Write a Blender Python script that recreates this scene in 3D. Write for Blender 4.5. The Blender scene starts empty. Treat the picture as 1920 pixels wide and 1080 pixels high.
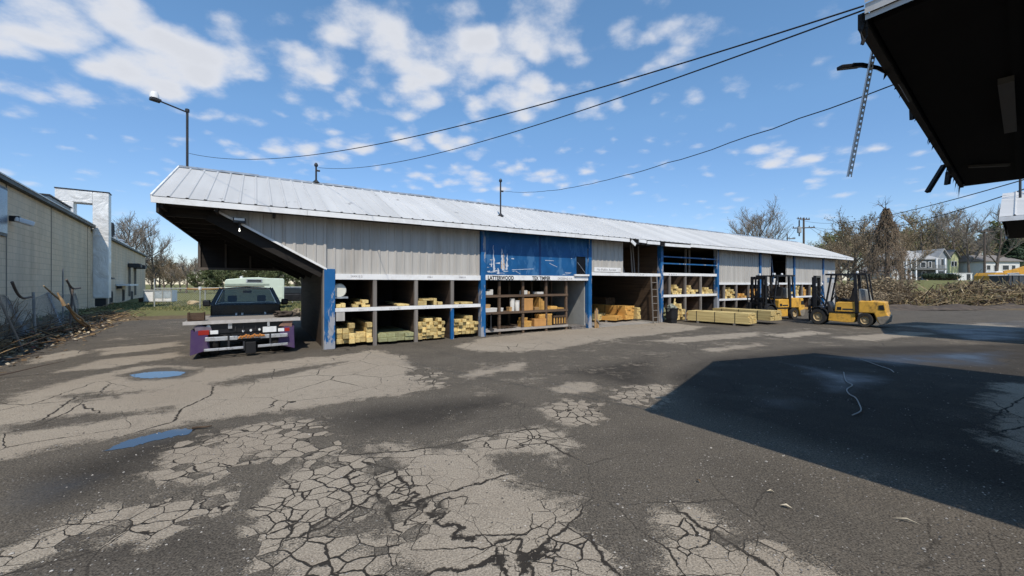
import bpy, bmesh, math, random
import numpy as np
from mathutils import Vector, Matrix, noise as mnoise
R = math.radians
random.seed(7)
scene = bpy.context.scene
COL = scene.collection
F, CX, HY, CH = 750.0, 960.0, 532.0, 1.7     # focal (px of the 1920 photo), centre, horizon row, eye height

def G(px, py, z=0.0):
    d = (CH - z) * F / (py - HY)
    return ((px - CX) / F * d, d)
def P(px, py, d):
    return Vector(((px - CX) / F * d, d, CH - (py - HY) / F * d))

# ------------------------------------------------------------------ materials
MATS = {}
def nd(nt, t, **kw):
    n = nt.nodes.new(t)
    for k, v in kw.items():
        setattr(n, k, v)
    return n
def lk(nt, a, b): nt.links.new(a, b)
def val(nt, sock, v):
    sock.default_value = v
def mth(nt, op, a, b=None, c=None, clamp=False):
    n = nd(nt, 'ShaderNodeMath', operation=op, use_clamp=clamp)
    for i, x in enumerate((a, b, c)):
        if x is None: continue
        if isinstance(x, (int, float)): n.inputs[i].default_value = x
        else: lk(nt, x, n.inputs[i])
    return n.outputs[0]
def mapr(nt, x, a, b, c=0.0, d=1.0, smooth=False):
    n = nd(nt, 'ShaderNodeMapRange', clamp=True)
    if smooth: n.interpolation_type = 'SMOOTHSTEP'
    if isinstance(x, (int, float)): n.inputs[0].default_value = x
    else: lk(nt, x, n.inputs[0])
    for i, q in zip((1, 2, 3, 4), (a, b, c, d)):
        if isinstance(q, (int, float)): n.inputs[i].default_value = q
        else: lk(nt, q, n.inputs[i])
    return n.outputs[0]
def mixc(nt, f, a, b, blend='MIX'):
    n = nd(nt, 'ShaderNodeMix', data_type='RGBA', blend_type=blend)
    for s, x in ((0, f), (6, a), (7, b)):
        if isinstance(x, (int, float)): n.inputs[s].default_value = x
        elif isinstance(x, tuple): n.inputs[s].default_value = (*x[:3], 1)
        else: lk(nt, x, n.inputs[s])
    return n.outputs[2]
def noi(nt, vec, scale, detail=4, rough=.55, dist=0.0, out=0):
    n = nd(nt, 'ShaderNodeTexNoise')
    if vec is not None: lk(nt, vec, n.inputs['Vector'])
    n.inputs['Scale'].default_value = scale; n.inputs['Detail'].default_value = detail
    n.inputs['Roughness'].default_value = rough; n.inputs['Distortion'].default_value = dist
    return n.outputs[out]
def newmat(name):
    m = bpy.data.materials.new(name); m.use_nodes = True
    nt = m.node_tree; nt.nodes.clear()
    o = nd(nt, 'ShaderNodeOutputMaterial'); b = nd(nt, 'ShaderNodeBsdfPrincipled')
    lk(nt, b.outputs[0], o.inputs[0])
    return m, nt, b
def pm(name, col, rough=.6, metal=0.0, var=.25, scale=3.0, dirt=None, dirt_amt=.35, dscale=1.2, bump=.0, bscale=40, rnd=0.0, stretch=None, spec=.4, alpha=None):
    """painted / raw surface with tonal variation, grime patches and fine relief"""
    if name in MATS: return MATS[name]
    m, nt, b = newmat(name)
    tc = nd(nt, 'ShaderNodeTexCoord').outputs['Object']
    if stretch:
        mp = nd(nt, 'ShaderNodeMapping'); mp.inputs['Scale'].default_value = stretch
        lk(nt, tc, mp.inputs[0]); tc = mp.outputs[0]
    n1 = noi(nt, tc, scale, 6, .6)
    f = mapr(nt, n1, .25, .75, 1 - var, 1 + var)
    if rnd:
        oi = nd(nt, 'ShaderNodeObjectInfo').outputs['Random']
        f = mth(nt, 'MULTIPLY', f, mapr(nt, oi, 0, 1, 1 - rnd, 1 + rnd))
    cb = nd(nt, 'ShaderNodeCombineColor')
    for i in range(3): lk(nt, f, cb.inputs[i])
    c = mixc(nt, 1.0, col, cb.outputs[0], 'MULTIPLY')
    if dirt:
        n2 = noi(nt, tc, dscale, 8, .68)
        c = mixc(nt, mapr(nt, n2, .48, .72, 0, dirt_amt), c, dirt)
    lk(nt, c, b.inputs['Base Color'])
    lk(nt, mapr(nt, n1, .3, .7, max(.02, rough - .1), min(1, rough + .1)), b.inputs['Roughness'])
    b.inputs['Metallic'].default_value = metal
    b.inputs['Specular IOR Level'].default_value = spec
    if bump:
        bp = nd(nt, 'ShaderNodeBump'); bp.inputs['Strength'].default_value = bump; bp.inputs['Distance'].default_value = .02
        lk(nt, noi(nt, tc, bscale, 4, .6), bp.inputs['Height']); lk(nt, bp.outputs[0], b.inputs['Normal'])
    MATS[name] = m
    return m
def glassmat(name, tint=(.5, .55, .56), refl=.12):
    if name in MATS: return MATS[name]
    m = bpy.data.materials.new(name); m.use_nodes = True; nt = m.node_tree; nt.nodes.clear()
    o = nd(nt, 'ShaderNodeOutputMaterial'); t = nd(nt, 'ShaderNodeBsdfTransparent'); g = nd(nt, 'ShaderNodeBsdfGlossy')
    t.inputs[0].default_value = (*tint, 1); g.inputs['Roughness'].default_value = .03
    mx = nd(nt, 'ShaderNodeMixShader'); mx.inputs[0].default_value = refl
    lk(nt, t.outputs[0], mx.inputs[1]); lk(nt, g.outputs[0], mx.inputs[2]); lk(nt, mx.outputs[0], o.inputs[0])
    MATS[name] = m; return m

def wood(name, col, dark, rnd=.2, axis=1, rough=.75, sc=1.0):
    """sawn wood: grain streaks along one axis, tone differing board by board"""
    if name in MATS: return MATS[name]
    m, nt, b = newmat(name)
    tc = nd(nt, 'ShaderNodeTexCoord').outputs['Object']
    oi = nd(nt, 'ShaderNodeObjectInfo').outputs['Random']
    mp = nd(nt, 'ShaderNodeMapping'); s = [14 * sc] * 3; s[axis] = .7 * sc; mp.inputs['Scale'].default_value = s
    ad = nd(nt, 'ShaderNodeVectorMath', operation='ADD'); lk(nt, tc, ad.inputs[0])
    cx = nd(nt, 'ShaderNodeCombineXYZ'); lk(nt, mth(nt, 'MULTIPLY', oi, 37.0), cx.inputs[0]); lk(nt, mth(nt, 'MULTIPLY', oi, 11.0), cx.inputs[1])
    lk(nt, cx.outputs[0], ad.inputs[1]); lk(nt, ad.outputs[0], mp.inputs[0])
    n = noi(nt, mp.outputs[0], 1.0, 6, .65, .4)
    c = mixc(nt, mapr(nt, n, .35, .7), col, dark)
    f = mapr(nt, oi, 0, 1, 1 - rnd, 1 + rnd)
    cb = nd(nt, 'ShaderNodeCombineColor'); [lk(nt, f, cb.inputs[i]) for i in range(3)]
    c = mixc(nt, 1.0, c, cb.outputs[0], 'MULTIPLY')
    lk(nt, c, b.inputs['Base Color']); b.inputs['Roughness'].default_value = rough
    b.inputs['Specular IOR Level'].default_value = .25
    bp = nd(nt, 'ShaderNodeBump'); bp.inputs['Strength'].default_value = .3; bp.inputs['Distance'].default_value = .01
    lk(nt, n, bp.inputs['Height']); lk(nt, bp.outputs[0], b.inputs['Normal'])
    MATS[name] = m; return m

def peel(name, col, under, amt=.5, thr=.56, vert=True, sc=3.0, streak=False):
    """old paint flaking off: patches of bare grey wood / primer"""
    if name in MATS: return MATS[name]
    m, nt, b = newmat(name)
    tc = nd(nt, 'ShaderNodeTexCoord').outputs['Object']
    mp = nd(nt, 'ShaderNodeMapping'); mp.inputs['Scale'].default_value = (1, 1, .28 if vert else 1); lk(nt, tc, mp.inputs[0])
    n = noi(nt, mp.outputs[0], sc, 9, .7, .3)
    sz = nd(nt, 'ShaderNodeSeparateXYZ'); lk(nt, tc, sz.inputs[0])
    bias = mapr(nt, sz.outputs[2], 0, 1.6, .12, 0) if not streak else 0.0
    k = mth(nt, 'ADD', n, bias)
    pk = mapr(nt, k, thr, thr + .025, 0, 1)
    g = noi(nt, tc, 2.2, 5, .6)
    cc = mixc(nt, mapr(nt, g, .3, .7), tuple(x * .78 for x in col), tuple(min(1, x * 1.2) for x in col))
    c = mixc(nt, mth(nt, 'MULTIPLY', pk, amt), cc, under)
    c = mixc(nt, mapr(nt, noi(nt, tc, 1.1, 7, .7), .55, .8, 0, .4), c, (.05, .045, .04))
    lk(nt, c, b.inputs['Base Color'])
    lk(nt, mapr(nt, pk, 0, 1, .45, .85), b.inputs['Roughness'])
    b.inputs['Specular IOR Level'].default_value = .3
    MATS[name] = m; return m

# ------------------------------------------------------------------ mesh builder
class MB:
    def __init__(s): s.v = []; s.f = []; s.m = []; s.cur = 0
    def quad(s, a, b, c, d):
        i = len(s.v); s.v += [tuple(a), tuple(b), tuple(c), tuple(d)]; s.f.append((i, i+1, i+2, i+3)); s.m.append(s.cur); return s
    def poly(s, pts):
        i = len(s.v); s.v += [tuple(p) for p in pts]; s.f.append(tuple(range(i, i + len(pts)))); s.m.append(s.cur); return s
    def box(s, x0, x1, y0, y1, z0, z1, M=None):
        i = len(s.v)
        pts = [(x0,y0,z0),(x1,y0,z0),(x1,y1,z0),(x0,y1,z0),(x0,y0,z1),(x1,y0,z1),(x1,y1,z1),(x0,y1,z1)]
        if M is not None: pts = [tuple(M @ Vector(p)) for p in pts]
        s.v += pts
        for q in ((0,3,2,1),(4,5,6,7),(0,1,5,4),(1,2,6,5),(2,3,7,6),(3,0,4,7)):
            s.f.append(tuple(i + k for k in q)); s.m.append(s.cur)
        return s
    def beam(s, a, b, w, h, up=(0, 0, 1)):
        """rectangular bar from a to b; w sideways, h along up"""
        a = Vector(a); b = Vector(b); d = (b - a)
        L = d.length; d.normalize(); sd = d.cross(Vector(up))
        if sd.length < 1e-4: sd = d.cross(Vector((0, 1, 0)))
        sd.normalize(); u = sd.cross(d)
        M = Matrix((( d.x, sd.x, u.x, a.x), (d.y, sd.y, u.y, a.y), (d.z, sd.z, u.z, a.z), (0, 0, 0, 1)))
        return s.box(0, L, -w/2, w/2, -h/2, h/2, M)
    def prism(s, pts, y0, y1, M=None):
        """closed profile in x-z, extruded along y"""
        n = len(pts); i = len(s.v)
        v = [(p[0], y0, p[1]) for p in pts] + [(p[0], y1, p[1]) for p in pts]
        if M is not None: v = [tuple(M @ Vector(p)) for p in v]
        s.v += v
        s.f.append(tuple(i + k for k in range(n))); s.m.append(s.cur)
        s.f.append(tuple(i + n + k for k in reversed(range(n)))); s.m.append(s.cur)
        for k in range(n):
            j = (k + 1) % n
            s.f.append((i + k, i + n + k, i + n + j, i + j)); s.m.append(s.cur)
        return s
    def tube(s, pts, r, n=6, cap=True):
        pts = [Vector(p) for p in pts]
        if not hasattr(r, '__len__'): r = [r] * len(pts)
        rings = []; side = None
        for k, p in enumerate(pts):
            d = (pts[min(k+1, len(pts)-1)] - pts[max(k-1, 0)])
            if d.length < 1e-9: d = Vector((0,0,1))
            d.normalize()
            if side is None:
                side = d.orthogonal().normalized()
            else:
                side = side - d * side.dot(d)
                if side.length < 1e-6: side = d.orthogonal()
                side.normalize()
            o = d.cross(side); i = len(s.v); rings.append(i)
            for q in range(n):
                a = 2 * math.pi * q / n
                s.v.append(tuple(p + (side * math.cos(a) + o * math.sin(a)) * r[k]))
        for k in range(len(pts) - 1):
            for q in range(n):
                t = (q + 1) % n
                s.f.append((rings[k]+q, rings[k]+t, rings[k+1]+t, rings[k+1]+q)); s.m.append(s.cur)
        if cap and n > 2:
            s.f.append(tuple(rings[0] + q for q in reversed(range(n)))); s.m.append(s.cur)
            s.f.append(tuple(rings[-1] + q for q in range(n))); s.m.append(s.cur)
        return s
    def lathe(s, prof, c, axis='y', n=24):
        """profile of (radius, offset) revolved about an axis through c"""
        rings = []; ring = prof[0][0] > .1 and abs(prof[0][0] - prof[-1][0]) < 1e-6      # equal end radii: an open annulus such as a tyre
        for (r, o) in prof:
            rings.append(len(s.v))
            for q in range(n):
                a = 2 * math.pi * q / n; x, y = math.cos(a) * r, math.sin(a) * r
                p = {'y': (x, o, y), 'z': (x, y, o), 'x': (o, x, y)}[axis]
                s.v.append((c[0]+p[0], c[1]+p[1], c[2]+p[2]))
        for k in range(len(prof) - 1):
            for q in range(n):
                t = (q + 1) % n
                s.f.append((rings[k]+q, rings[k]+t, rings[k+1]+t, rings[k+1]+q)); s.m.append(s.cur)
        for e in (0, -1):
            if prof[e][0] > 1e-4 and not ring:
                s.f.append(tuple(rings[e] + q for q in range(n))); s.m.append(s.cur)
        return s
    def build(s, name, mats, parent=None, smooth=False, bevel=0.0, seg=2, loc=None, rot=None, label=None):
        me = bpy.data.meshes.new(name); me.from_pydata(s.v, [], s.f)
        if not isinstance(mats, (list, tuple)): mats = [mats]
        for m in mats: me.materials.append(m)
        me.polygons.foreach_set('material_index', s.m)
        bm = bmesh.new(); bm.from_mesh(me)
        if bevel:
            bmesh.ops.remove_doubles(bm, verts=bm.verts, dist=1e-5)
            ed = [e for e in bm.edges if len(e.link_faces) == 2 and e.calc_face_angle(0) > .5]
            bmesh.ops.bevel(bm, geom=ed, offset=bevel, segments=seg, affect='EDGES', profile=.5)
        bmesh.ops.recalc_face_normals(bm, faces=bm.faces)
        bm.to_mesh(me); bm.free()
        if smooth:
            me.polygons.foreach_set('use_smooth', [True] * len(me.polygons))
            try: me.set_sharp_from_angle(angle=R(40))
            except Exception: pass
        o = bpy.data.objects.new(name, me); COL.objects.link(o)
        if parent: o.parent = parent
        if loc: o.location = loc
        if rot: o.rotation_euler = rot
        if label: o['label'] = label
        return o
def tag(o, label=None, cat=None, group=None, kind=None):
    if label: o['label'] = label
    if cat: o['category'] = cat
    if group: o['group'] = group
    if kind: o['kind'] = kind
    return o
def thing(name, loc, rz, label, cat, group=None):
    o = bpy.data.objects.new(name, None); COL.objects.link(o); o.empty_display_size = .3
    o.location = loc; o.rotation_euler = (0, 0, rz)
    return tag(o, label, cat, group)
def copy_tree(o, parent=None):
    c = o.copy(); COL.objects.link(c); c.parent = parent
    for ch in list(o.children): copy_tree(ch, c)
    return c
def lettering(s, size, mat, parent, loc, rot, name='lettering', cx=False, sx=1.0, bold=0.0):
    cu = bpy.data.curves.new('t', 'FONT'); cu.body = s; cu.size = size; cu.extrude = .002; cu.space_character = 1.05; cu.offset = bold
    if cx: cu.align_x = 'CENTER'
    t = bpy.data.objects.new('t', cu); COL.objects.link(t)
    dg = bpy.context.evaluated_depsgraph_get(); me = bpy.data.meshes.new_from_object(t.evaluated_get(dg))
    bpy.data.objects.remove(t); me.materials.clear(); me.materials.append(mat); me.name = name
    o = bpy.data.objects.new(name, me); COL.objects.link(o); o.parent = parent; o.location = loc; o.rotation_euler = rot; o.scale = (sx, 1, 1)
    return o

# ------------------------------------------------------------------ palette
M_roof = None
m_steel = pm('galvanised_steel', (.5, .52, .53), .45, .7, .2, 5)
m_dksteel = pm('dark_steel', (.035, .035, .038), .5, .3, .3, 6, dirt=(.1,.075,.05), dirt_amt=.4)
m_black = pm('black_paint', (.012, .012, .014), .35, 0, .3, 4, dirt=(.06,.05,.045), dirt_amt=.25)
m_blackmatt = pm('matt_black', (.01, .01, .011), .8, 0, .3, 6)
m_rubber = pm('tyre_rubber', (.022, .021, .02), .85, 0, .3, 12, dirt=(.11,.095,.075), dirt_amt=.5, bump=.3)
m_white = pm('white_paint', (.78, .77, .75), .55, 0, .08, 2, dirt=(.4,.36,.31), dirt_amt=.45, dscale=2.5)
m_ink = pm('black_lettering', (.03, .03, .03), .7)
m_inkgrey = pm('faded_lettering', (.28, .26, .26), .7)
m_blue = peel('peeling_blue_paint', (.012, .105, .28), (.34, .34, .35), .9, .56)
m_bluedoor = peel('scraped_blue_panel', (.011, .09, .24), (.06, .17, .33), .7, .53)
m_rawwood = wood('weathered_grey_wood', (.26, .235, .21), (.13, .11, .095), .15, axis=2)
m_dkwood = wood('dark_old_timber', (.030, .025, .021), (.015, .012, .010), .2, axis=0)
m_ply = wood('brown_plywood', (.085, .056, .036), (.042, .028, .018), .2, axis=1)
m_lumber = wood('pale_yellow_lumber', (.74, .575, .25), (.46, .32, .13), .34, axis=1)
m_green = wood('greenish_treated_lumber', (.34, .35, .19), (.24, .22, .11), .18, axis=1)
m_gold = wood('golden_lumber', (.62, .36, .10), (.44, .22, .06), .28, axis=1)
m_tan = wood('tan_cardboard', (.46, .28, .12), (.38, .22, .09), .25, axis=0, sc=.3)
m_yellow = pm('forklift_yellow', (.72, .39, .055), .5, 0, .22, 4, dirt=(.075,.05,.03), dirt_amt=.8, dscale=4.5)
m_glass = glassmat('vehicle_glass', (.24, .27, .27), .04)
m_red = pm('red_lens', (.30, .022, .016), .2, 0, .1)
m_lens = pm('clear_lens', (.75, .75, .73), .15, 0, .05)
m_chrome = pm('bright_bar_metal', (.55, .55, .55), .32, .6, .2, 9, dirt=(.1,.08,.06), dirt_amt=.35)
m_purple = pm('purple_paint', (.068, .036, .105), .5, 0, .15, 3, dirt=(.1,.085,.08), dirt_amt=.4, dscale=3)

def roofmat(name, tones=(.60, .588, .565)):
    m, nt, b = newmat(name)
    tc = nd(nt, 'ShaderNodeTexCoord').outputs['Object']
    mp = nd(nt, 'ShaderNodeMapping'); mp.inputs['Scale'].default_value = (3.3, .35, .35); lk(nt, tc, mp.inputs[0])
    st = noi(nt, mp.outputs[0], 1.0, 5, .6)
    big = noi(nt, tc, .35, 4, .6)
    c = mixc(nt, mapr(nt, st, .3, .7), tuple(t * .86 for t in tones), tones)
    c = mixc(nt, mapr(nt, big, .4, .7, 0, .45), c, (.47, .455, .43))
    sp = noi(nt, tc, 2.6, 3, .6)
    c = mixc(nt, mapr(nt, sp, .69, .74, 0, .75), c, (.17, .16, .15))
    fine = noi(nt, tc, 9, 6, .7)
    c = mixc(nt, mapr(nt, fine, .62, .75, 0, .3), c, (.35, .32, .28))
    # faint sheet laps: one darker hairline each panel width
    sx = nd(nt, 'ShaderNodeSeparateXYZ'); lk(nt, tc, sx.inputs[0])
    pan = mth(nt, 'FLOOR', mth(nt, 'DIVIDE', sx.outputs[0], .92))
    wn = nd(nt, 'ShaderNodeTexWhiteNoise', noise_dimensions='1D'); lk(nt, pan, wn.inputs['W'])
    f = mapr(nt, wn.outputs[0], 0, 1, .9, 1.04)
    cb = nd(nt, 'ShaderNodeCombineColor'); [lk(nt, f, cb.inputs[i]) for i in range(3)]
    c = mixc(nt, 1.0, c, cb.outputs[0], 'MULTIPLY')
    lk(nt, c, b.inputs['Base Color']); b.inputs['Roughness'].default_value = .5
    b.inputs['Specular IOR Level'].default_value = .3
    MATS[name] = m; return m
m_roof = roofmat('worn_white_metal_roofing')
def sidingmat(name, col):
    m, nt, b = newmat(name)
    tc = nd(nt, 'ShaderNodeTexCoord').outputs['Object']
    mp = nd(nt, 'ShaderNodeMapping'); mp.inputs['Scale'].default_value = (4.5, 4.5, .3); lk(nt, tc, mp.inputs[0])
    st = noi(nt, mp.outputs[0], 1.0, 6, .65)
    c = mixc(nt, mapr(nt, st, .3, .72), tuple(t * 1.1 for t in col), tuple(t * .78 for t in col))
    c = mixc(nt, mapr(nt, noi(nt, mp.outputs[0], .6, 8, .72), .52, .75, 0, .5), c, (.22, .17, .12))
    lk(nt, c, b.inputs['Base Color']); b.inputs['Roughness'].default_value = .55
    b.inputs['Specular IOR Level'].default_value = .3
    MATS[name] = m; return m
m_siding = sidingmat('grey_ribbed_siding', (.47, .445, .405))

# ------------------------------------------------------------------ camera, light, sky
cam = bpy.data.cameras.new('camera'); cam.sensor_width = 36; cam.lens = F / 1920 * 36
cam.shift_y = -(540 - HY) / 1920; cam.clip_start = .05; cam.clip_end = 3000
co = bpy.data.objects.new('camera', cam); COL.objects.link(co); co.location = (0, 0, CH); co.rotation_euler = (R(90), 0, 0)
scene.camera = co
SUN = Vector((.14, -.80, 1)).normalized()
sl = bpy.data.lights.new('sun', 'SUN'); sl.energy = 4.0; sl.angle = R(.5); sl.color = (1, .93, .825)
so = bpy.data.objects.new('sun', sl); COL.objects.link(so); so.rotation_euler = (-SUN).to_track_quat('-Z', 'Y').to_euler(); so.location = (5, -20, 30)

w = bpy.data.worlds.new('World'); scene.world = w; w.use_nodes = True
nt = w.node_tree; nt.nodes.clear()
out = nd(nt, 'ShaderNodeOutputWorld'); bg = nd(nt, 'ShaderNodeBackground'); lk(nt, bg.outputs[0], out.inputs[0])
sky = nd(nt, 'ShaderNodeTexSky', sky_type='NISHITA'); sky.sun_disc = False
sky.sun_elevation = math.asin(SUN.z); sky.sun_rotation = math.atan2(SUN.x, SUN.y)
sky.air_density = 1.0; sky.dust_density = .05; sky.ozone_density = 2.2
SKY_STRENGTH = .13
gen = nd(nt, 'ShaderNodeTexCoord').outputs['Generated']
sx = nd(nt, 'ShaderNodeSeparateXYZ'); lk(nt, gen, sx.inputs[0])
zz = mth(nt, 'ADD', mth(nt, 'MAXIMUM', sx.outputs[2], 0.0), .24)          # a thick cloud layer: less flattened towards the horizon
cp = nd(nt, 'ShaderNodeCombineXYZ')
lk(nt, mth(nt, 'DIVIDE', sx.outputs[0], zz), cp.inputs[0]); lk(nt, mth(nt, 'DIVIDE', sx.outputs[1], zz), cp.inputs[1])
pv = cp.outputs[0]
def cloud_pt(px, py):
    v = Vector(((px - CX) / F, 1.0, (HY - py) / F)).normalized(); q = max(v.z, 0) + .24
    return Vector((v.x / q, v.y / q))
# cloud banks as (column, row, half width, half height, strength) in the view, turned into places on the cloud layer
banks = [(110, 40, 210, 90, .42), (330, 120, 190, 95, .42), (200, 170, 190, 65, .20), (-250, 60, 260, 120, .3), (585, 125, 75, 60, .32), (650, 75, 60, 40, .2), (850, 110, 165, 105, .38), (720, 50, 130, 70, .28), (960, 190, 110, 60, .30), (1010, 60, 110, 90, .32), (780, 180, 90, 50, .26),
         (1150, 75, 90, 50, .16), (1290, 60, 130, 45, .13), (1270, 108, 60, 28, .2), (1470, 302, 75, 24, .28), (1430, 281, 45, 14, .24), (1590, 278, 90, 20, .16), (1560, 330, 90, 20, .13), (680, 272, 280, 34, .20), (930, 335, 220, 34, .18), (450, 228, 50, 22, .2), (655, 187, 30, 22, .24), (400, 215, 30, 20, .2), (1110, 200, 70, 50, .12), (2300, 150, 500, 150, .22), (960, -500, 900, 300, .22)]
acc = None
for (bx_, by_, rw, rh, st_) in banks:
    q = cloud_pt(bx_, by_); ex_ = cloud_pt(bx_ + rw, by_) - q; ey_ = cloud_pt(bx_, by_ - rh) - q
    det = ex_.x * ey_.y - ex_.y * ey_.x; i00, i01, i10, i11 = ey_.y / det, -ey_.x / det, -ex_.y / det, ex_.x / det
    sp = nd(nt, 'ShaderNodeVectorMath', operation='SUBTRACT'); lk(nt, pv, sp.inputs[0]); sp.inputs[1].default_value = (q.x, q.y, 0)
    d1 = nd(nt, 'ShaderNodeVectorMath', operation='DOT_PRODUCT'); lk(nt, sp.outputs[0], d1.inputs[0]); d1.inputs[1].default_value = (i00, i01, 0)
    d2 = nd(nt, 'ShaderNodeVectorMath', operation='DOT_PRODUCT'); lk(nt, sp.outputs[0], d2.inputs[0]); d2.inputs[1].default_value = (i10, i11, 0)
    ln = mth(nt, 'SQRT', mth(nt, 'ADD', mth(nt, 'POWER', d1.outputs['Value'], 2.0), mth(nt, 'POWER', d2.outputs['Value'], 2.0)))
    g = mapr(nt, ln, .25, 1.3, st_ * 1.55, 0, True)
    acc = g if acc is None else mth(nt, 'MAXIMUM', acc, g)
wv = nd(nt, 'ShaderNodeVectorMath', operation='ADD'); lk(nt, pv, wv.inputs[0])
wsc = nd(nt, 'ShaderNodeVectorMath', operation='SCALE'); lk(nt, noi(nt, pv, 5, 4, .55, out=1), wsc.inputs[0]); wsc.inputs['Scale'].default_value = .13
lk(nt, wsc.outputs[0], wv.inputs[1])
puff = nd(nt, 'ShaderNodeTexVoronoi', feature='SMOOTH_F1'); puff.inputs['Scale'].default_value = 10.5; puff.inputs['Smoothness'].default_value = .5
lk(nt, wv.outputs[0], puff.inputs['Vector'])
cn = noi(nt, pv, 6.0, 10, .62)
cn2 = noi(nt, pv, 2.2, 5, .55)
dens = mth(nt, 'ADD', acc, mth(nt, 'MULTIPLY', mth(nt, 'SUBTRACT', cn, .5), 1.05))
dens = mth(nt, 'ADD', dens, mth(nt, 'MULTIPLY', mth(nt, 'SUBTRACT', .40, puff.outputs['Distance']), .72))
dens = mth(nt, 'ADD', dens, mth(nt, 'MULTIPLY', mth(nt, 'SUBTRACT', cn2, .5), .25))
cov = mapr(nt, dens, .02, .58, 0, .96, True)
fade = mapr(nt, sx.outputs[2], .05, .20, 0, 1, True)
cov = mth(nt, 'MULTIPLY', cov, fade)
shade = mapr(nt, dens, .2, .75, .93, .82)
cc = nd(nt, 'ShaderNodeCombineColor')
k = 1.0 / SKY_STRENGTH
lk(nt, mth(nt, 'MULTIPLY', shade, .86 * k), cc.inputs[0]); lk(nt, mth(nt, 'MULTIPLY', shade, .885 * k), cc.inputs[1]); lk(nt, mth(nt, 'MULTIPLY', shade, .95 * k), cc.inputs[2])
hs = nd(nt, 'ShaderNodeHueSaturation'); hs.inputs['Saturation'].default_value = 1.13; hs.inputs['Value'].default_value = 1.30; lk(nt, sky.outputs[0], hs.inputs['Color'])
hz = mth(nt, 'MULTIPLY', mapr(nt, sx.outputs[2], .0, .36, .60, 1.0), mapr(nt, sx.outputs[2], .3, .8, 1.0, 1.35)); hzc = nd(nt, 'ShaderNodeCombineColor'); lk(nt, mth(nt, 'MULTIPLY', hz, .97), hzc.inputs[0]); lk(nt, hz, hzc.inputs[1]); lk(nt, mth(nt, 'POWER', hz, .6), hzc.inputs[2])
lk(nt, mixc(nt, cov, mixc(nt, 1.0, hs.outputs[0], hzc.outputs[0], 'MULTIPLY'), cc.outputs[0]), bg.inputs[0]); bg.inputs[1].default_value = SKY_STRENGTH
scene.view_settings.view_transform = 'Standard'; scene.view_settings.look = 'None'; scene.view_settings.exposure = 0; scene.view_settings.gamma = 1

# ------------------------------------------------------------------ ground
def sstep(a, b, x):
    t = np.clip((x - a) / (b - a), 0, 1); return t * t * (3 - 2 * t)
FA, FB = np.array((-12.3, 9.6)), np.array((-16.8, 15.9))        # line of the left-hand fence
FD = (FB - FA) / np.linalg.norm(FB - FA); FN = np.array((-FD[1], FD[0]))
def height(x, y):
    x = np.asarray(x, float); y = np.asarray(y, float)
    d = (x - FA[0]) * FN[0] + (y - FA[1]) * FN[1]               # >0 on the building's side of the fence
    along = (x - FA[0]) * FD[0] + (y - FA[1]) * FD[1]
    bank = .22 * sstep(-.6, 1.0, d) * (1 - sstep(14, 28, along))
    ramp = 2.3 * sstep(34, 78, y + .25 * (x - 30)) * sstep(12, 34, x)
    roll = .10 * np.sin(x * .35 + 1) * np.sin(y * .27) * sstep(24, 40, np.hypot(x, y))
    return bank + ramp + roll
def H(x, y): return float(height(x, y))

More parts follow.
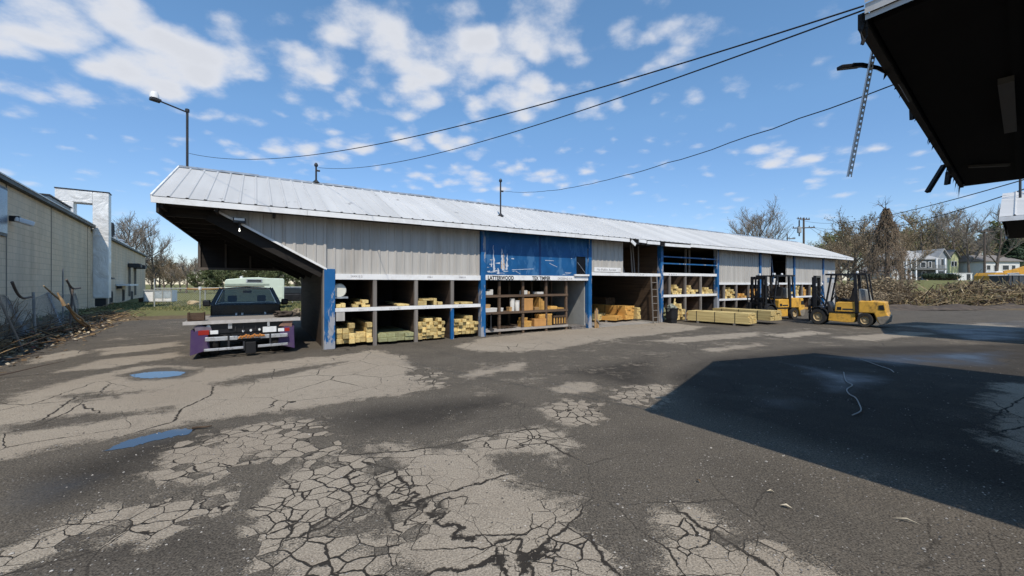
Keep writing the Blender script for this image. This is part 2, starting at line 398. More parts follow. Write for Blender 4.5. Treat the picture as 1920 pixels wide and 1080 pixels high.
def sdpoly(poly, X, Y):
    n = len(poly); d2 = np.full(X.shape, 1e9); ins = np.zeros(X.shape, bool)
    for i in range(n):
        ax, ay = poly[i]; bx, by = poly[(i + 1) % n]
        ex, ey = bx - ax, by - ay; L = ex * ex + ey * ey + 1e-9
        t = np.clip(((X - ax) * ex + (Y - ay) * ey) / L, 0, 1)
        d2 = np.minimum(d2, (X - ax - t * ex) ** 2 + (Y - ay - t * ey) ** 2)
        c = ((ay > Y) != (by > Y)) & (X < (bx - ax) * (Y - ay) / (by - ay + 1e-12) + ax)
        ins ^= c
    d = np.sqrt(d2); return np.where(ins, d, -d)
def gp(pts): return [G(*p) for p in pts]
worn = [  # areas where the pale old surface is still there, traced on the ground
 [(0,757),(50,735),(130,712),(250,688),(330,683),(400,690),(480,682),(570,672),(640,664),(700,655),(760,668),(775,690),(800,705),(835,720),(790,735),(700,745),(640,753),(560,770),(440,787),(350,797),(240,815),(110,840),(0,865),(-300,900),(-300,800)],
 [(266,884),(338,831),(400,818),(489,791),(560,778),(569,809),(636,840),(622,858),(533,862),(444,889),(400,907),(284,898)],
 [(-200,1080),(0,1035),(71,1004),(178,955),(267,942),(378,911),(449,907),(444,938),(409,969),(311,1009),(249,1007),(187,1022),(89,1040),(0,1075),(-200,1160)],
 [(653,840),(684,827),(751,824),(831,836),(849,827),(951,804),(1022,798),(1084,831),(1053,849),(1040,884),(1058,876),(1147,918),(1129,920),(1067,884),(1036,884),(1027,858),(951,849),(933,867),(951,889),(960,907),(1027,920),(1089,929),(1098,956),(1084,978),(1111,1000),(1173,1049),(1178,1090),(1180,1300),(776,1300),(778,1044),(742,991),(729,929),(702,876),(698,849)],
 [(560,880),(650,842),(692,858),(715,930),(722,962),(660,985),(640,1008),(735,1005),(758,1080),(770,1300),(470,1300),(488,1050),(470,1000),(484,955),(520,915)],
 [(1010,765),(1060,748),(1130,748),(1145,770),(1140,785),(1090,800),(1040,790),(1030,775)],
 [(1140,730),(1180,722),(1250,722),(1245,740),(1220,765),(1170,758),(1145,745)],
 [(1020,730),(1060,715),(1120,712),(1145,725),(1110,738),(1050,740)],
 [(860,705),(900,690),(985,680),(980,695),(920,705),(880,712)],
 [(850,650),(915,632),(1010,622),(1100,615),(1150,603),(1105,598),(1130,593),(1240,600),(1290,610),(1330,612),(1280,622),(1180,632),(1100,645),(1040,655),(980,660),(900,660)],
 [(1230,975),(1300,948),(1330,965),(1345,985),(1420,1015),(1600,1080),(1620,1300),(1250,1300),(1240,1010)],
 [(1855,722),(2100,715),(2100,900),(1920,868),(1870,830),(1858,790)],
 [(180,655),(330,640),(345,648),(190,667)], [(60,668),(150,655),(170,662),(60,684)], [(90,700),(200,672),(330,660),(340,668),(210,690)],
 [(1200,640),(1290,630),(1420,622),(1430,630),(1290,642)], [(1430,628),(1520,620),(1560,625),(1480,634)], [(1300,655),(1420,645),(1440,650),(1340,660)],
 [(1560,632),(1700,622),(1760,626),(1640,640)], [(1700,612),(1900,606),(1920,612),(1760,618)]]
dark = [[(0,800),(90,790),(200,775),(320,762),(310,772),(200,785),(90,800),(0,812)], [(230,702),(290,690),(375,693),(350,709),(255,714)],
 [(130,742),(220,735),(312,727),(220,745),(140,752)], [(410,718),(480,705),(560,690),(640,680),(575,697),(440,720)], [(740,1000),(690,985),(640,985),(630,1010),(700,1015)]]
faint = [[(810,790),(900,765),(980,750),(970,775),(880,798)], [(1250,625),(1500,612),(1950,600),(1950,645),(1560,648),(1250,665)], [(0,700),(350,590),(420,620),(340,690),(0,760)],
 [(1560,900),(1660,890),(1680,930),(1600,940)], [(780,690),(1250,640),(1250,700),(900,740)], [(1000,640),(1300,615),(1350,640),(1100,680)]]
gator = [worn[1], worn[2], worn[4], worn[5], worn[6], [(690,840),(860,900),(900,1010),(760,1010),(700,900)], [(1000,940),(1110,980),(1180,1060),(960,1080)], [(840,835),(1030,800),(1080,835),(850,850)], [(300,830),(640,770),(660,860),(300,910)], [(760,690),(830,690),(850,730),(740,735)], [(1240,960),(1420,1000),(1500,1060),(1260,1060)]]
wet = [[(215,702),(300,684),(390,692),(355,714),(255,720)], [(1470,680),(1560,690),(1680,705),(1690,722),(1620,740),(1540,735),(1500,705)], [(1380,735),(1500,740),(1560,760),(1500,775),(1420,765)], [(1700,610),(1950,598),(1950,640),(1800,640)], [(0,900),(110,885),(250,880),(200,915),(60,960),(0,970)], [(170,850),(260,815),(380,800),(360,825),(240,850)], [(1500,665),(1900,655),(1920,690),(1700,690)]]
cracks = [[(690,868),(735,878),(760,905),(782,930),(806,945)], [(742,950),(800,936),(850,920),(900,905),(960,888)], [(760,935),(800,962),(830,992),(870,1016),(905,1005),(950,1002),(978,1003)],
 [(905,1008),(935,1030),(948,1060),(955,1090)], [(1092,958),(1062,985),(1035,1010),(985,1045),(1000,1080)], [(660,852),(760,846),(830,836),(920,816),(1010,803)], [(400,726),(394,742),(342,766),(325,790),(250,812)],
 [(140,745),(112,765),(80,787)], [(1280,962),(1312,986),(1350,1002),(1402,1040),(1445,1066)], [(830,935),(835,965),(862,985),(878,1012)], [(800,1075),(870,1065),(960,1048),(1040,1030)], [(1110,1010),(1130,1050),(1165,1085)],
 [(560,1005),(610,985),(650,962),(705,925)], [(1860,785),(1880,770),(1920,745),(1990,700)], [(1866,812),(1920,800),(2000,795)], [(700,880),(715,930),(735,985)]]
xs = np.concatenate([-np.geomspace(900, 16.4, 46), np.arange(-16, 16.01, .1), np.geomspace(16.4, 900, 46)])
ys = np.concatenate([-np.geomspace(300, 2.5, 14), np.arange(-1.5, .6, .5), np.arange(.8, 15, .09), np.geomspace(15.1, 1200, 90)])
X, Y = np.meshgrid(xs, ys); nx, ny = len(xs), len(ys)
sd = np.full(X.shape, -1.0)
for p in worn: sd = np.maximum(sd, sdpoly(gp(p), X, Y))
for p in faint: sd = np.maximum(sd, np.minimum(sdpoly(gp(p), X, Y), 0) * 1.0 - .13)
for p in dark: sd = np.minimum(sd, -sdpoly(gp(p), X, Y))
sd = np.clip(sd, -1, 1)
crk = np.zeros(X.shape)
for p in gator: crk = np.maximum(crk, sstep(-.25, .35, sdpoly(gp(p), X, Y)))
wt = np.zeros(X.shape)
for p in wet: wt = np.maximum(wt, sstep(-.5, .7, sdpoly(gp(p), X, Y)))
ld = np.full(X.shape, 9.0); best = np.full(X.shape, 9.0)
for c in cracks:
    pts = gp(c)
    for i in range(len(pts) - 1):
        ax, ay = pts[i]; bx, by = pts[i+1]; ex, ey = bx - ax, by - ay; L = math.hypot(ex, ey)
        t = np.clip(((X - ax) * ex + (Y - ay) * ey) / (L * L), 0, 1)
        d = np.hypot(X - ax - t * ex, Y - ay - t * ey)
        s = np.sign((X - ax) * ey - (Y - ay) * ex); s[s == 0] = 1
        m_ = d < best; best = np.where(m_, d, best); ld = np.where(m_, d * s, ld)
near = (best < .24).astype(float)
dF = (X - FA[0]) * FN[0] + (Y - FA[1]) * FN[1]; al = (X - FA[0]) * FD[0] + (Y - FA[1]) * FD[1]
soil = sstep(-.7, .1, dF)
back = (X + 4.81) * -.5387 + (Y - 10.37) * .8425                    # distance behind the long shed's front wall
soil = np.maximum(soil, sstep(13, 14.5, back) * (1 - sstep(8, 14, X)))
soil = np.maximum(soil, sstep(26.0, 27.5, Y + .15 * (X - 27)) * sstep(18, 22, X))
grass = sstep(1.2, 2.5, dF) * .5
grass = np.maximum(grass, sstep(15, 18, back) * (1 - sstep(8, 14, X)) * .8)
grass = np.maximum(grass, sstep(42, 50, Y) * sstep(18, 25, X) * .9)
Z = height(X, Y)
me = bpy.data.meshes.new('ground')
vv = np.stack([X, Y, Z], -1).reshape(-1, 3)
idx = np.arange(nx * ny).reshape(ny, nx)
fc = np.stack([idx[:-1, :-1], idx[:-1, 1:], idx[1:, 1:], idx[1:, :-1]], -1).reshape(-1, 4)
me.from_pydata(vv.tolist(), [], fc.tolist())
me.polygons.foreach_set('use_smooth', [True] * len(me.polygons))
tar_shade = np.zeros(X.shape)
for p in [[(1225,700),(1330,668),(1500,650),(1700,645),(2200,640),(2200,1000),(1900,960),(1650,880),(1420,815),(1290,775)], [(1000,700),(1230,665),(1260,700),(1230,745),(1060,705)], [(560,790),(700,755),(950,735),(1000,760),(820,815),(640,830)], [(0,890),(330,800),(560,790),(400,870),(0,1000)], [(60,1010),(420,960),(520,1000),(440,1090),(0,1100)]]: tar_shade = np.maximum(tar_shade, sstep(-.4, .7, sdpoly(gp(p), X, Y)))  # first outline darkens the colour where the canopy shadow falls, the rest are asphalt patches
for nm, arr in (('tar', tar_shade), ('worn', sd), ('gator', crk), ('wet', wt), ('crackline', np.clip(ld, -2, 2)), ('cracknear', near), ('soil', soil), ('grass', grass)):
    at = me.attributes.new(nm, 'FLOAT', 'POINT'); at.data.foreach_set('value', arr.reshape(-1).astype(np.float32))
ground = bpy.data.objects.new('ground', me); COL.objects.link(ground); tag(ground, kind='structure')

m, nt, b = newmat('broken_asphalt')
def att(n):
    a = nd(nt, 'ShaderNodeAttribute'); a.attribute_name = n; return a.outputs['Fac']
pos = nd(nt, 'ShaderNodeNewGeometry').outputs['Position']
n1 = noi(nt, pos, 1.1, 7, .62); n2 = noi(nt, pos, 7, 6, .65); n3 = noi(nt, pos, .35, 4, .55); fine = noi(nt, pos, 75, 3, .65); mid = noi(nt, pos, 24, 4, .6)
mk = mth(nt, 'ADD', att('worn'), mth(nt, 'MULTIPLY', mth(nt, 'SUBTRACT', n1, .5), .95))
mk = mth(nt, 'ADD', mk, mth(nt, 'MULTIPLY', mth(nt, 'SUBTRACT', n2, .5), .58))
mk = mth(nt, 'ADD', mk, mth(nt, 'MULTIPLY', mth(nt, 'SUBTRACT', mid, .5), .24))
wv = nd(nt, 'ShaderNodeVectorMath', operation='SCALE'); lk(nt, noi(nt, pos, 3.2, 4, .6, out=1), wv.inputs[0]); wv.inputs['Scale'].default_value = .13
wp = nd(nt, 'ShaderNodeVectorMath', operation='ADD'); lk(nt, pos, wp.inputs[0]); lk(nt, wv.outputs[0], wp.inputs[1])
def vor(scale, rnd=1.0):
    v = nd(nt, 'ShaderNodeTexVoronoi', feature='DISTANCE_TO_EDGE'); v.inputs['Scale'].default_value = scale; v.inputs['Randomness'].default_value = rnd
    lk(nt, wp.outputs[0], v.inputs['Vector']); return v.outputs['Distance']
g = att('gator')
vc = nd(nt, 'ShaderNodeTexVoronoi', feature='F1'); vc.inputs['Scale'].default_value = 6.2; lk(nt, wp.outputs[0], vc.inputs['Vector'])
vcs = nd(nt, 'ShaderNodeSeparateColor'); lk(nt, vc.outputs['Color'], vcs.inputs[0])
mk = mth(nt, 'ADD', mk, mth(nt, 'MULTIPLY', g, mth(nt, 'MULTIPLY', mth(nt, 'SUBTRACT', vcs.outputs[0], .42), .75)))     # whole slabs break away
mk = mth(nt, 'ADD', mk, mth(nt, 'MULTIPLY', mth(nt, 'SUBTRACT', fine, .5), .40))
m0 = mapr(nt, mk, -.11, .12, 0, 1, True)
edge = mapr(nt, att('worn'), .0, .45, 1, 0)
wmod = mapr(nt, n1, .32, .68, .15, 1.6)
w1 = mth(nt, 'MULTIPLY', mth(nt, 'MULTIPLY', mapr(nt, g, .2, .9), mth(nt, 'ADD', .016, mth(nt, 'MULTIPLY', edge, .062))), wmod)
v1 = mth(nt, 'ADD', vor(6.2), mth(nt, 'MULTIPLY', mth(nt, 'SUBTRACT', n2, .5), .05))
c1 = mth(nt, 'SUBTRACT', 1.0, mapr(nt, mth(nt, 'DIVIDE', v1, mth(nt, 'ADD', w1, .0005)), .55, 1.0))
v2 = vor(1.15)
w2 = mth(nt, 'MULTIPLY', mapr(nt, n3, .47, .62), .012)
c2 = mth(nt, 'SUBTRACT', 1.0, mapr(nt, mth(nt, 'DIVIDE', v2, mth(nt, 'ADD', w2, .0005)), .5, 1.0))
la = mth(nt, 'ABSOLUTE', mth(nt, 'ADD', att('crackline'), mth(nt, 'MULTIPLY', mth(nt, 'SUBTRACT', n2, .5), .15)))
c3 = mth(nt, 'MULTIPLY', mth(nt, 'SUBTRACT', 1.0, mapr(nt, la, .008, mapr(nt, mid, .3, .7, .009, .024))), mth(nt, 'GREATER_THAN', att('cracknear'), .5))
C = mth(nt, 'MAXIMUM', mth(nt, 'MAXIMUM', c1, c2), c3)
# pale surface
lc = mixc(nt, mapr(nt, n3, .3, .7), (.355, .295, .225), (.45, .385, .30))
lc = mixc(nt, mapr(nt, n2, .45, .75, 0, .4), lc, (.25, .21, .165))
lc = mixc(nt, mapr(nt, noi(nt, pos, 2.3, 6, .7, .5), .58, .74, 0, .55), lc, (.14, .115, .09))
lc = mixc(nt, mapr(nt, fine, .34, .60, .75, 0), lc, (.13, .105, .08))
lc = mixc(nt, mapr(nt, fine, .6, .75, 0, .6), lc, (.60, .53, .44))
# bare dark base with loose stones
vs = nd(nt, 'ShaderNodeTexVoronoi', feature='F1'); vs.inputs['Scale'].default_value = 62; lk(nt, pos, vs.inputs['Vector'])
sc_ = nd(nt, 'ShaderNodeSeparateColor'); lk(nt, vs.outputs['Color'], sc_.inputs[0])
dc = mixc(nt, mapr(nt, n1, .3, .7), (.082, .069, .055), (.185, .155, .12))
dc = mixc(nt, mapr(nt, n3, .45, .7, 0, .55), dc, (.115, .098, .08))
gmid = mth(nt, 'MULTIPLY', mapr(nt, mk, -.75, -.05), mapr(nt, mth(nt, 'ADD', mid, mth(nt, 'MULTIPLY', mth(nt, 'SUBTRACT', n2, .5), .8)), .42, .62))
dc = mixc(nt, mth(nt, 'MULTIPLY', gmid, .6), dc, (.20, .165, .125))
grit = noi(nt, pos, 34, 2, .7)
dc = mixc(nt, mapr(nt, fine, .36, .64), mixc(nt, .7, dc, (.016, .014, .012)), mixc(nt, .4, dc, (.23, .20, .16)))
dc = mixc(nt, mapr(nt, grit, .56, .72, 0, .5), dc, (.21, .18, .14))
dc = mixc(nt, mapr(nt, grit, .30, .42, .5, 0), dc, (.018, .016, .014))
stone = mth(nt, 'MULTIPLY', mth(nt, 'LESS_THAN', vs.outputs['Distance'], mapr(nt, sc_.outputs[1], 0, 1, .15, .5)), mth(nt, 'GREATER_THAN', sc_.outputs[0], mapr(nt, n2, .35, .65, .96, .86)))
dc = mixc(nt, mth(nt, 'MULTIPLY', stone, .8), dc, mixc(nt, sc_.outputs[2], (.15, .13, .11), (.36, .33, .29)))
dc = mixc(nt, mth(nt, 'MULTIPLY', mth(nt, 'MAXIMUM', c2, c3), .45), dc, (.016, .014, .012))
dc = mixc(nt, mapr(nt, mth(nt, 'MULTIPLY', att('tar'), mapr(nt, n1, .3, .6, .5, 1.15)), .25, .95, 0, .62), dc, (.012, .011, .011))     # fresher, damp asphalt; the right-hand patch also paints the canopy's shadow darker
m1 = mth(nt, 'MULTIPLY', m0, mth(nt, 'SUBTRACT', 1.0, C))
crk_c = mixc(nt, n2, (.018, .016, .014), (.06, .05, .04))
surf = mixc(nt, m0, dc, mixc(nt, C, lc, crk_c))
# verge soil, leaves, thin grass
sn = noi(nt, pos, 2.4, 8, .7)
so_c = mixc(nt, mapr(nt, sn, .35, .65), (.085, .06, .038), (.21, .155, .09))
gr_c = mixc(nt, mapr(nt, n2, .3, .7), (.095, .108, .036), (.22, .20, .085))
so_c = mixc(nt, mapr(nt, mth(nt, 'ADD', att('grass'), mth(nt, 'MULTIPLY', mth(nt, 'SUBTRACT', n1, .5), 1.2)), .3, .55), so_c, gr_c)
sm = mapr(nt, mth(nt, 'ADD', att('soil'), mth(nt, 'MULTIPLY', mth(nt, 'SUBTRACT', sn, .5), .8)), .4, .6)
colr = mixc(nt, sm, surf, so_c)
wet_ = mth(nt, 'MULTIPLY', mapr(nt, mth(nt, 'ADD', att('wet'), mth(nt, 'MULTIPLY', mth(nt, 'SUBTRACT', n1, .5), 1.5)), .45, 1.2), mth(nt, 'SUBTRACT', 1.0, mth(nt, 'MULTIPLY', m0, .7)))
colr = mixc(nt, mth(nt, 'MULTIPLY', wet_, .5), colr, (.02, .02, .022))
lk(nt, colr, b.inputs['Base Color'])
lk(nt, mapr(nt, wet_, 0, 1, .92, .32), b.inputs['Roughness'])
lk(nt, mapr(nt, wet_, 0, 1, .10, .5), b.inputs['Specular IOR Level'])
hgt = mth(nt, 'ADD', mth(nt, 'MULTIPLY', m1, .8), mth(nt, 'ADD', mth(nt, 'MULTIPLY', fine, .55), mth(nt, 'MULTIPLY', mid, .5)))
hgt = mth(nt, 'ADD', hgt, mth(nt, 'MULTIPLY', stone, .5))
bp = nd(nt, 'ShaderNodeBump'); bp.inputs['Distance'].default_value = .018
lk(nt, mapr(nt, wet_, 0, 1, .75, .12), bp.inputs['Strength']); lk(nt, hgt, bp.inputs['Height']); lk(nt, bp.outputs[0], b.inputs['Normal'])
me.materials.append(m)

# standing water
mw, nt, b = newmat('standing_water')
b.inputs['Base Color'].default_value = (.03, .032, .034, 1); b.inputs['Roughness'].default_value = .03; b.inputs['IOR'].default_value = 1.6; b.inputs['Specular IOR Level'].default_value = .9
def puddle(pts, seed, label):
    rr = random.Random(seed); g = gp(pts); P2 = []
    for i in range(len(g)):
        a = Vector(g[i]); c = Vector(g[(i+1) % len(g)])
        for k in range(6):
            q = a.lerp(c, k / 6); P2.append((q.x + rr.uniform(-.02, .02), q.y + rr.uniform(-.03, .03), .004))
    o = MB().poly(P2).build('puddle', mw); tag(o, label, 'puddle', kind='structure')
puddle([(243,703),(262,700),(290,697),(325,696),(347,698),(340,704),(310,708),(275,710),(252,708)], 1, 'small oval rain puddle reflecting blue sky behind the purple tow truck')
puddle([(196,847),(215,836),(240,826),(275,817),(315,808),(350,804),(366,806),(352,814),(315,822),(275,831),(240,840)], 2, 'long narrow puddle with a brown stick lying at its tip')
# ------------------------------------------------------------------ the long lumber shed
P0 = Vector((-4.81, 10.37, 0)); U = Vector((.8425, .5387, 0)); V = Vector((-.5387, .8425, 0)); RZ = math.atan2(U.y, U.x)
def S(t, v, z=0.0): return P0 + U * t + V * v + Vector((0, 0, z))
posts = [0, 4.59, 9.23, 13.53, 17.9, 22.1, 26.2, 30.4]
TEND, TL, TR = 32.4, -3.34, 34.0
EZ, RGZ = 3.50, 4.95                     # eave and ridge height
shed = thing('lumber_shed', P0, RZ, 'long low open-front lumber shed with white ribbed metal roof and blue posts', 'shed')
def part(mb, name, mat, parent=shed, label=None, **k): return mb.build(name, mat, parent, label=label, **k)

def ribbed_slope(mb, t0, t1, v0, z0, v1, z1, pitch=.305, h=.019, w=.034, th=.02):
    """metal sheet with raised ribs from the eave (v0,z0) to the ridge (v1,z1)"""
    sl = Vector((v1 - v0, z1 - z0)).normalized(); n = (-sl.y, sl.x)
    if n[1] < 0: n = (-n[0], -n[1])
    prof = []; t = t0
    while t < t1:
        prof += [(t, 0), (min(t + pitch - w*2, t1), 0), (min(t + pitch - w*1.5, t1), h), (min(t + pitch - w*.5, t1), h)]
        t += pitch
    prof.append((t1, 0))
    rr = random.Random(3)
    for off in (0, -th):
        pass
    prev = None
    for (tt, hh) in prof:
        a = (tt, v0 + n[0]*hh, z0 + n[1]*hh); c = (tt, v1 + n[0]*hh, z1 + n[1]*hh)
        if prev: mb.quad(prev[0], a, c, prev[1])
        prev = (a, c)
    a0 = (t0, v0 - n[0]*th, z0 - n[1]*th); a1 = (t1, v0 - n[0]*th, z0 - n[1]*th); b0 = (t0, v1 - n[0]*th, z1 - n[1]*th); b1 = (t1, v1 - n[0]*th, z1 - n[1]*th)
    mb.quad(a0, b0, b1, a1)
    mb.quad((t0, v0, z0), (t0, v1, z1), b0, a0); mb.quad((t1, v0, z0), a1, b1, (t1, v1, z1))
    return mb
mb = MB(); ribbed_slope(mb, TL, TR, -.5, EZ, 3.0, RGZ); ribbed_slope(mb, TL, TR, 7.0, EZ - .1, 3.0, RGZ)
roof = part(mb, 'roof', m_roof)
mb = MB()
for k in range(40):
    t = TL + (TR - TL) * k / 40; t2 = TL + (TR - TL) * (k + 1) / 40
    d = .012 * math.sin(k * 2.1)
    mb.poly([(t, 2.84, 4.90+d), (t2, 2.84, 4.90+d), (t2, 3.0, 4.995+d), (t, 3.0, 4.995+d)]).poly([(t, 3.0, 4.995+d), (t2, 3.0, 4.995+d), (t2, 3.16, 4.90+d), (t, 3.16, 4.90+d)])
part(mb, 'ridge_cap', m_steel, roof)
# fascia, broken and sagging between the third and fourth posts
segs = [(TL, 10.9, 0, 0), (11.0, 11.25, -.02, -.16), (11.45, 11.9, .02, .0), (11.95, 12.75, -.03, -.02), (13.1, 14.9, -.05, -.04), (14.9, 24, 0, .0), (24, TR, 0, 0)]
mb = MB()
for (a, c, da, dc) in segs:
    n = max(1, int((c - a) / 2.4)); 
    for i in range(n):
        t0 = a + (c - a) * i / n; t1 = a + (c - a) * (i + 1) / n - .006; z0 = da + (dc - da) * i / n; z1 = da + (dc - da) * (i + 1) / n
        j = .006 * math.sin(t0 * 7)
        mb.beam((t0, -.515, EZ - .085 + z0 + j), (t1, -.515, EZ - .085 + z1), .028, .125)
fas = part(mb, 'fascia', m_white)
mb = MB()
for te in (TL + .002, TR):
    part(MB().beam((te, -.50, EZ - .03), (te, 3.0, RGZ - .03), .03, .12), 'rake_board', m_white); part(MB().beam((te, 7.0, EZ - .13), (te, 3.0, RGZ - .03), .03, .12), 'rake_board', m_white)
mb = MB()
for t0 in np.arange(11.3, 14.6, .31): mb.box(t0, t0 + .2, -.505, -.47, EZ - .20 - random.uniform(0, .04), EZ - .14)
part(mb, 'torn_eave_edge', m_blackmatt)
# dark timber inside: ceiling boards, joists, rafters of the open end
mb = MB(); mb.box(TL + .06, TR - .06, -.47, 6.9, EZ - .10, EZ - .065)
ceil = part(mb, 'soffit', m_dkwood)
mb = MB()
for v in (.25, 1.3, 2.35, 3.4, 4.45, 5.5): mb.box(TL + .1, -.05, v, v + .09, EZ - .30, EZ - .103)
for t in (TL + .12, -2.3, -1.2): mb.box(t, t + .05, -.42, 6.85, EZ - .22, EZ - .104)
part(mb, 'joist', m_dkwood)
part(MB().box(TL + .07, TL + .115, -.46, 6.95, EZ - .33, EZ - .064), 'end_joist', m_dkwood)
# cantilever brackets carrying the open end
for v in (.10, 2.2, 4.3, 6.42):
    mb = MB(); mb.beam((-.06, v, 2.02), (-2.42, v, 3.30), .08, .34); mb.beam((-1.25, v, 2.55), (-1.25, v, 3.38), .06, .09, (1, 0, 0))
    part(mb, 'bracket', m_dkwood)
def ribs(mb, t0, t1, y, z0f, z1f, pitch=.23, d=.022, w=.028):
    """vertical ribbed siding, z limits as functions of t"""
    pr = []; t = t0
    while t < t1 - 1e-6:
        e = min(t + pitch, t1)
        for q, o in ((t, 0), (max(t, e - 3*w), 0), (max(t, e - 2.3*w), -d), (max(t, e - .7*w), -d)):
            pr.append((q, o))
        t = e
    pr.append((t1, 0)); prev = None
    for (q, o) in pr:
        a = (q, y + o, z0f(q)); c = (q, y + o, z1f(q))
        if prev: mb.quad(prev[0], a, c, prev[1])
        prev = (a, c)
    mb.quad((t0, y + .03, z0f(t0)), (t0, y + .03, z1f(t0)), (t1, y + .03, z1f(t1)), (t1, y + .03, z0f(t1)))
    mb.quad((t0, y, z0f(t0)), (t1, y, z0f(t1)), (t1, y + .03, z0f(t1)), (t0, y + .03, z0f(t0)))
    mb.quad((t0, y, z0f(t0)), (t0, y, z1f(t0)), (t0, y + .03, z1f(t0)), (t0, y + .03, z0f(t0)))
    mb.quad((t1, y, z0f(t1)), (t1, y + .03, z0f(t1)), (t1, y + .03, z1f(t1)), (t1, y, z1f(t1)))
    return mb
top = lambda q: EZ - .105
diag = lambda q: 2.10 + (EZ - .105 - 2.10) * min(1, max(0, -q / 2.3))
part(ribs(MB(), -2.3, 0, -.03, diag, top), 'siding_panel', m_siding, label='triangular grey siding panel under the open end of the roof')
part(MB().beam((0, -.045, 2.075), (-2.33, -.045, EZ - .12), .03, .05), 'trim_strip', m_white)
z1 = lambda z: (lambda q: z)
part(ribs(MB(), 0.004, 4.50, .03, z1(1.965), top), 'siding_panel', m_siding)
part(ribs(MB(), 9.30, 11.12, .03, z1(2.145), top), 'siding_panel', m_siding)
part(ribs(MB(), 18.0, 22.0, .03, z1(1.765), top, .2), 'siding_panel', m_siding)
part(ribs(MB(), 22.2, 23.2, .03, z1(1.765), top, .2), 'siding_panel', m_siding)
part(ribs(MB(), 25.3, 26.1, .03, z1(1.765), top, .2), 'siding_panel', m_siding)
part(ribs(MB(), 26.3, 30.3, .03, z1(1.765), top, .2), 'siding_panel', m_siding)
part(ribs(MB(), 30.5, TEND, .03, z1(.02), top, .2), 'siding_panel', m_siding)
# drooping dark flap beside the torn siding of the third bay
mb = MB()
for k, (a, b_) in enumerate(((11.2, 11.55), (11.32, 11.75), (12.35, 12.4), (12.6, 12.68), (13.1, 13.05))):
    mb.beam((a, .5 + .1*k, EZ - .1), (b_, .45 + .1*k, 2.16), .12 if k < 2 else .06, .03, (0, 1, 0))
part(mb, 'torn_lining_strip', m_rawwood)
# back wall, end walls, bay partitions
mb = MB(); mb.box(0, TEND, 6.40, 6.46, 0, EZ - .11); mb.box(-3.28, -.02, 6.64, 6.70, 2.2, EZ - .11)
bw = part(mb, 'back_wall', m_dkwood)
mb = MB()
for t in (-3.26, -2.5, -1.75, -1.0): mb.box(t, t + .06, 6.57, 6.635, 2.285, EZ - .11)
mb.box(-3.28, -.02, 6.56, 6.635, 2.2, 2.28)
part(mb, 'stud', pm('grey_studs', (.12, .10, .085), .8, 0, .3, 4), bw)
part(MB().box(-.05, .01, .28, 6.39, 0, EZ - .11), 'end_wall', m_ply, label='brown plywood end wall beside the flatbed truck')
part(MB().box(TEND - .06, TEND, .07, 6.39, 0, EZ - .11), 'end_wall', m_siding)
m_floor = pm('worn_concrete_floor', (.3, .28, .25), .85, 0, .2, 1.5, dirt=(.1, .09, .08), dirt_amt=.5)
part(MB().box(9.35, 13.4, -.02, 6.3, -.05, .03), 'floor_slab', m_floor)
# blue posts
m_postblue = m_blue
for k, t in enumerate(posts):
    wd = .24 if k == 0 else .17
    mb = MB()
    if k == 0:
        mb.box(-.06, .20, -.06, .26, 0, 2.085)
    else:
        mb.box(t - wd/2, t + wd/2, -.05, .14, 0, EZ - .11 if k not in (1,) else EZ - .11)
    part(mb, 'post', m_postblue, bevel=.006)
part(MB().box(-.085, -.062, -.055, .255, 0, 2.06), 'post_side_board', m_rawwood)
# white beams with faded bin names
beams = [(.20, 4.50, 1.81, 1.962), (4.68, 9.14, 1.82, 1.985), (9.32, 13.44, 2.02, 2.142), (13.62, 17.81, 2.06, 2.19), (17.99, 22.0, 1.65, 1.762), (22.2, 26.1, 1.65, 1.762), (26.3, 30.3, 1.65, 1.762)]
shelves = {0: (.96, 1.06), 3: (1.10, 1.21), 4: (.84, .94), 5: (.84, .94), 6: (.84, .94)}
bo = []
for i, (a, c, za, zb) in enumerate(beams):
    bo.append(part(MB().box(a, c, -.032, .025, za, zb), 'beam', m_white, bevel=.004))
def words(parent, s, t, z, h, mat=m_inkgrey, sx=1.0, y=-.035, bold=0.0): return lettering(s, h, mat, parent, (t, y, z), (R(90), 0, 0), sx=sx, bold=bold)
words(bo[0], '2X4X12 2', .58, 1.875, .07); words(bo[0], '2X6-1', 2.72, 1.875, .07); words(bo[0], '2X8X10', 3.74, 1.875, .065)
m_blackletter = m_ink
words(bo[1], 'LATTERWOOD', 4.76, 1.835, .175, m_ink, .80, bold=.006); words(bo[1], 'TEX TIMBER', 6.52, 1.835, .175, m_ink, .80, bold=.006); words(bo[1], 'DECKING 5/4', 7.65, 1.85, .11, m_inkgrey)
words(bo[2], '16  12 FT', 12.1, 2.055, .06); words(bo[3], '4X4   2X4   2X6   1X6', 14.0, 2.10, .06, m_inkgrey)
m_binboard = wood('bin_partition', (.115, .08, .06), (.05, .037, .03), .2, axis=1, sc=.6)
div = {0: (1.22, 2.39, 3.53), 3: (14.13, 15.28, 16.5), 4: (18.53, 19.68, 20.9), 5: (23.2, 24.3, 25.3), 6: (27.3, 28.4, 29.4)}
pairs = {0: (.10, 4.59), 3: (13.6, 17.85), 4: (17.95, 22.05), 5: (22.15, 26.15), 6: (26.25, 30.35)}
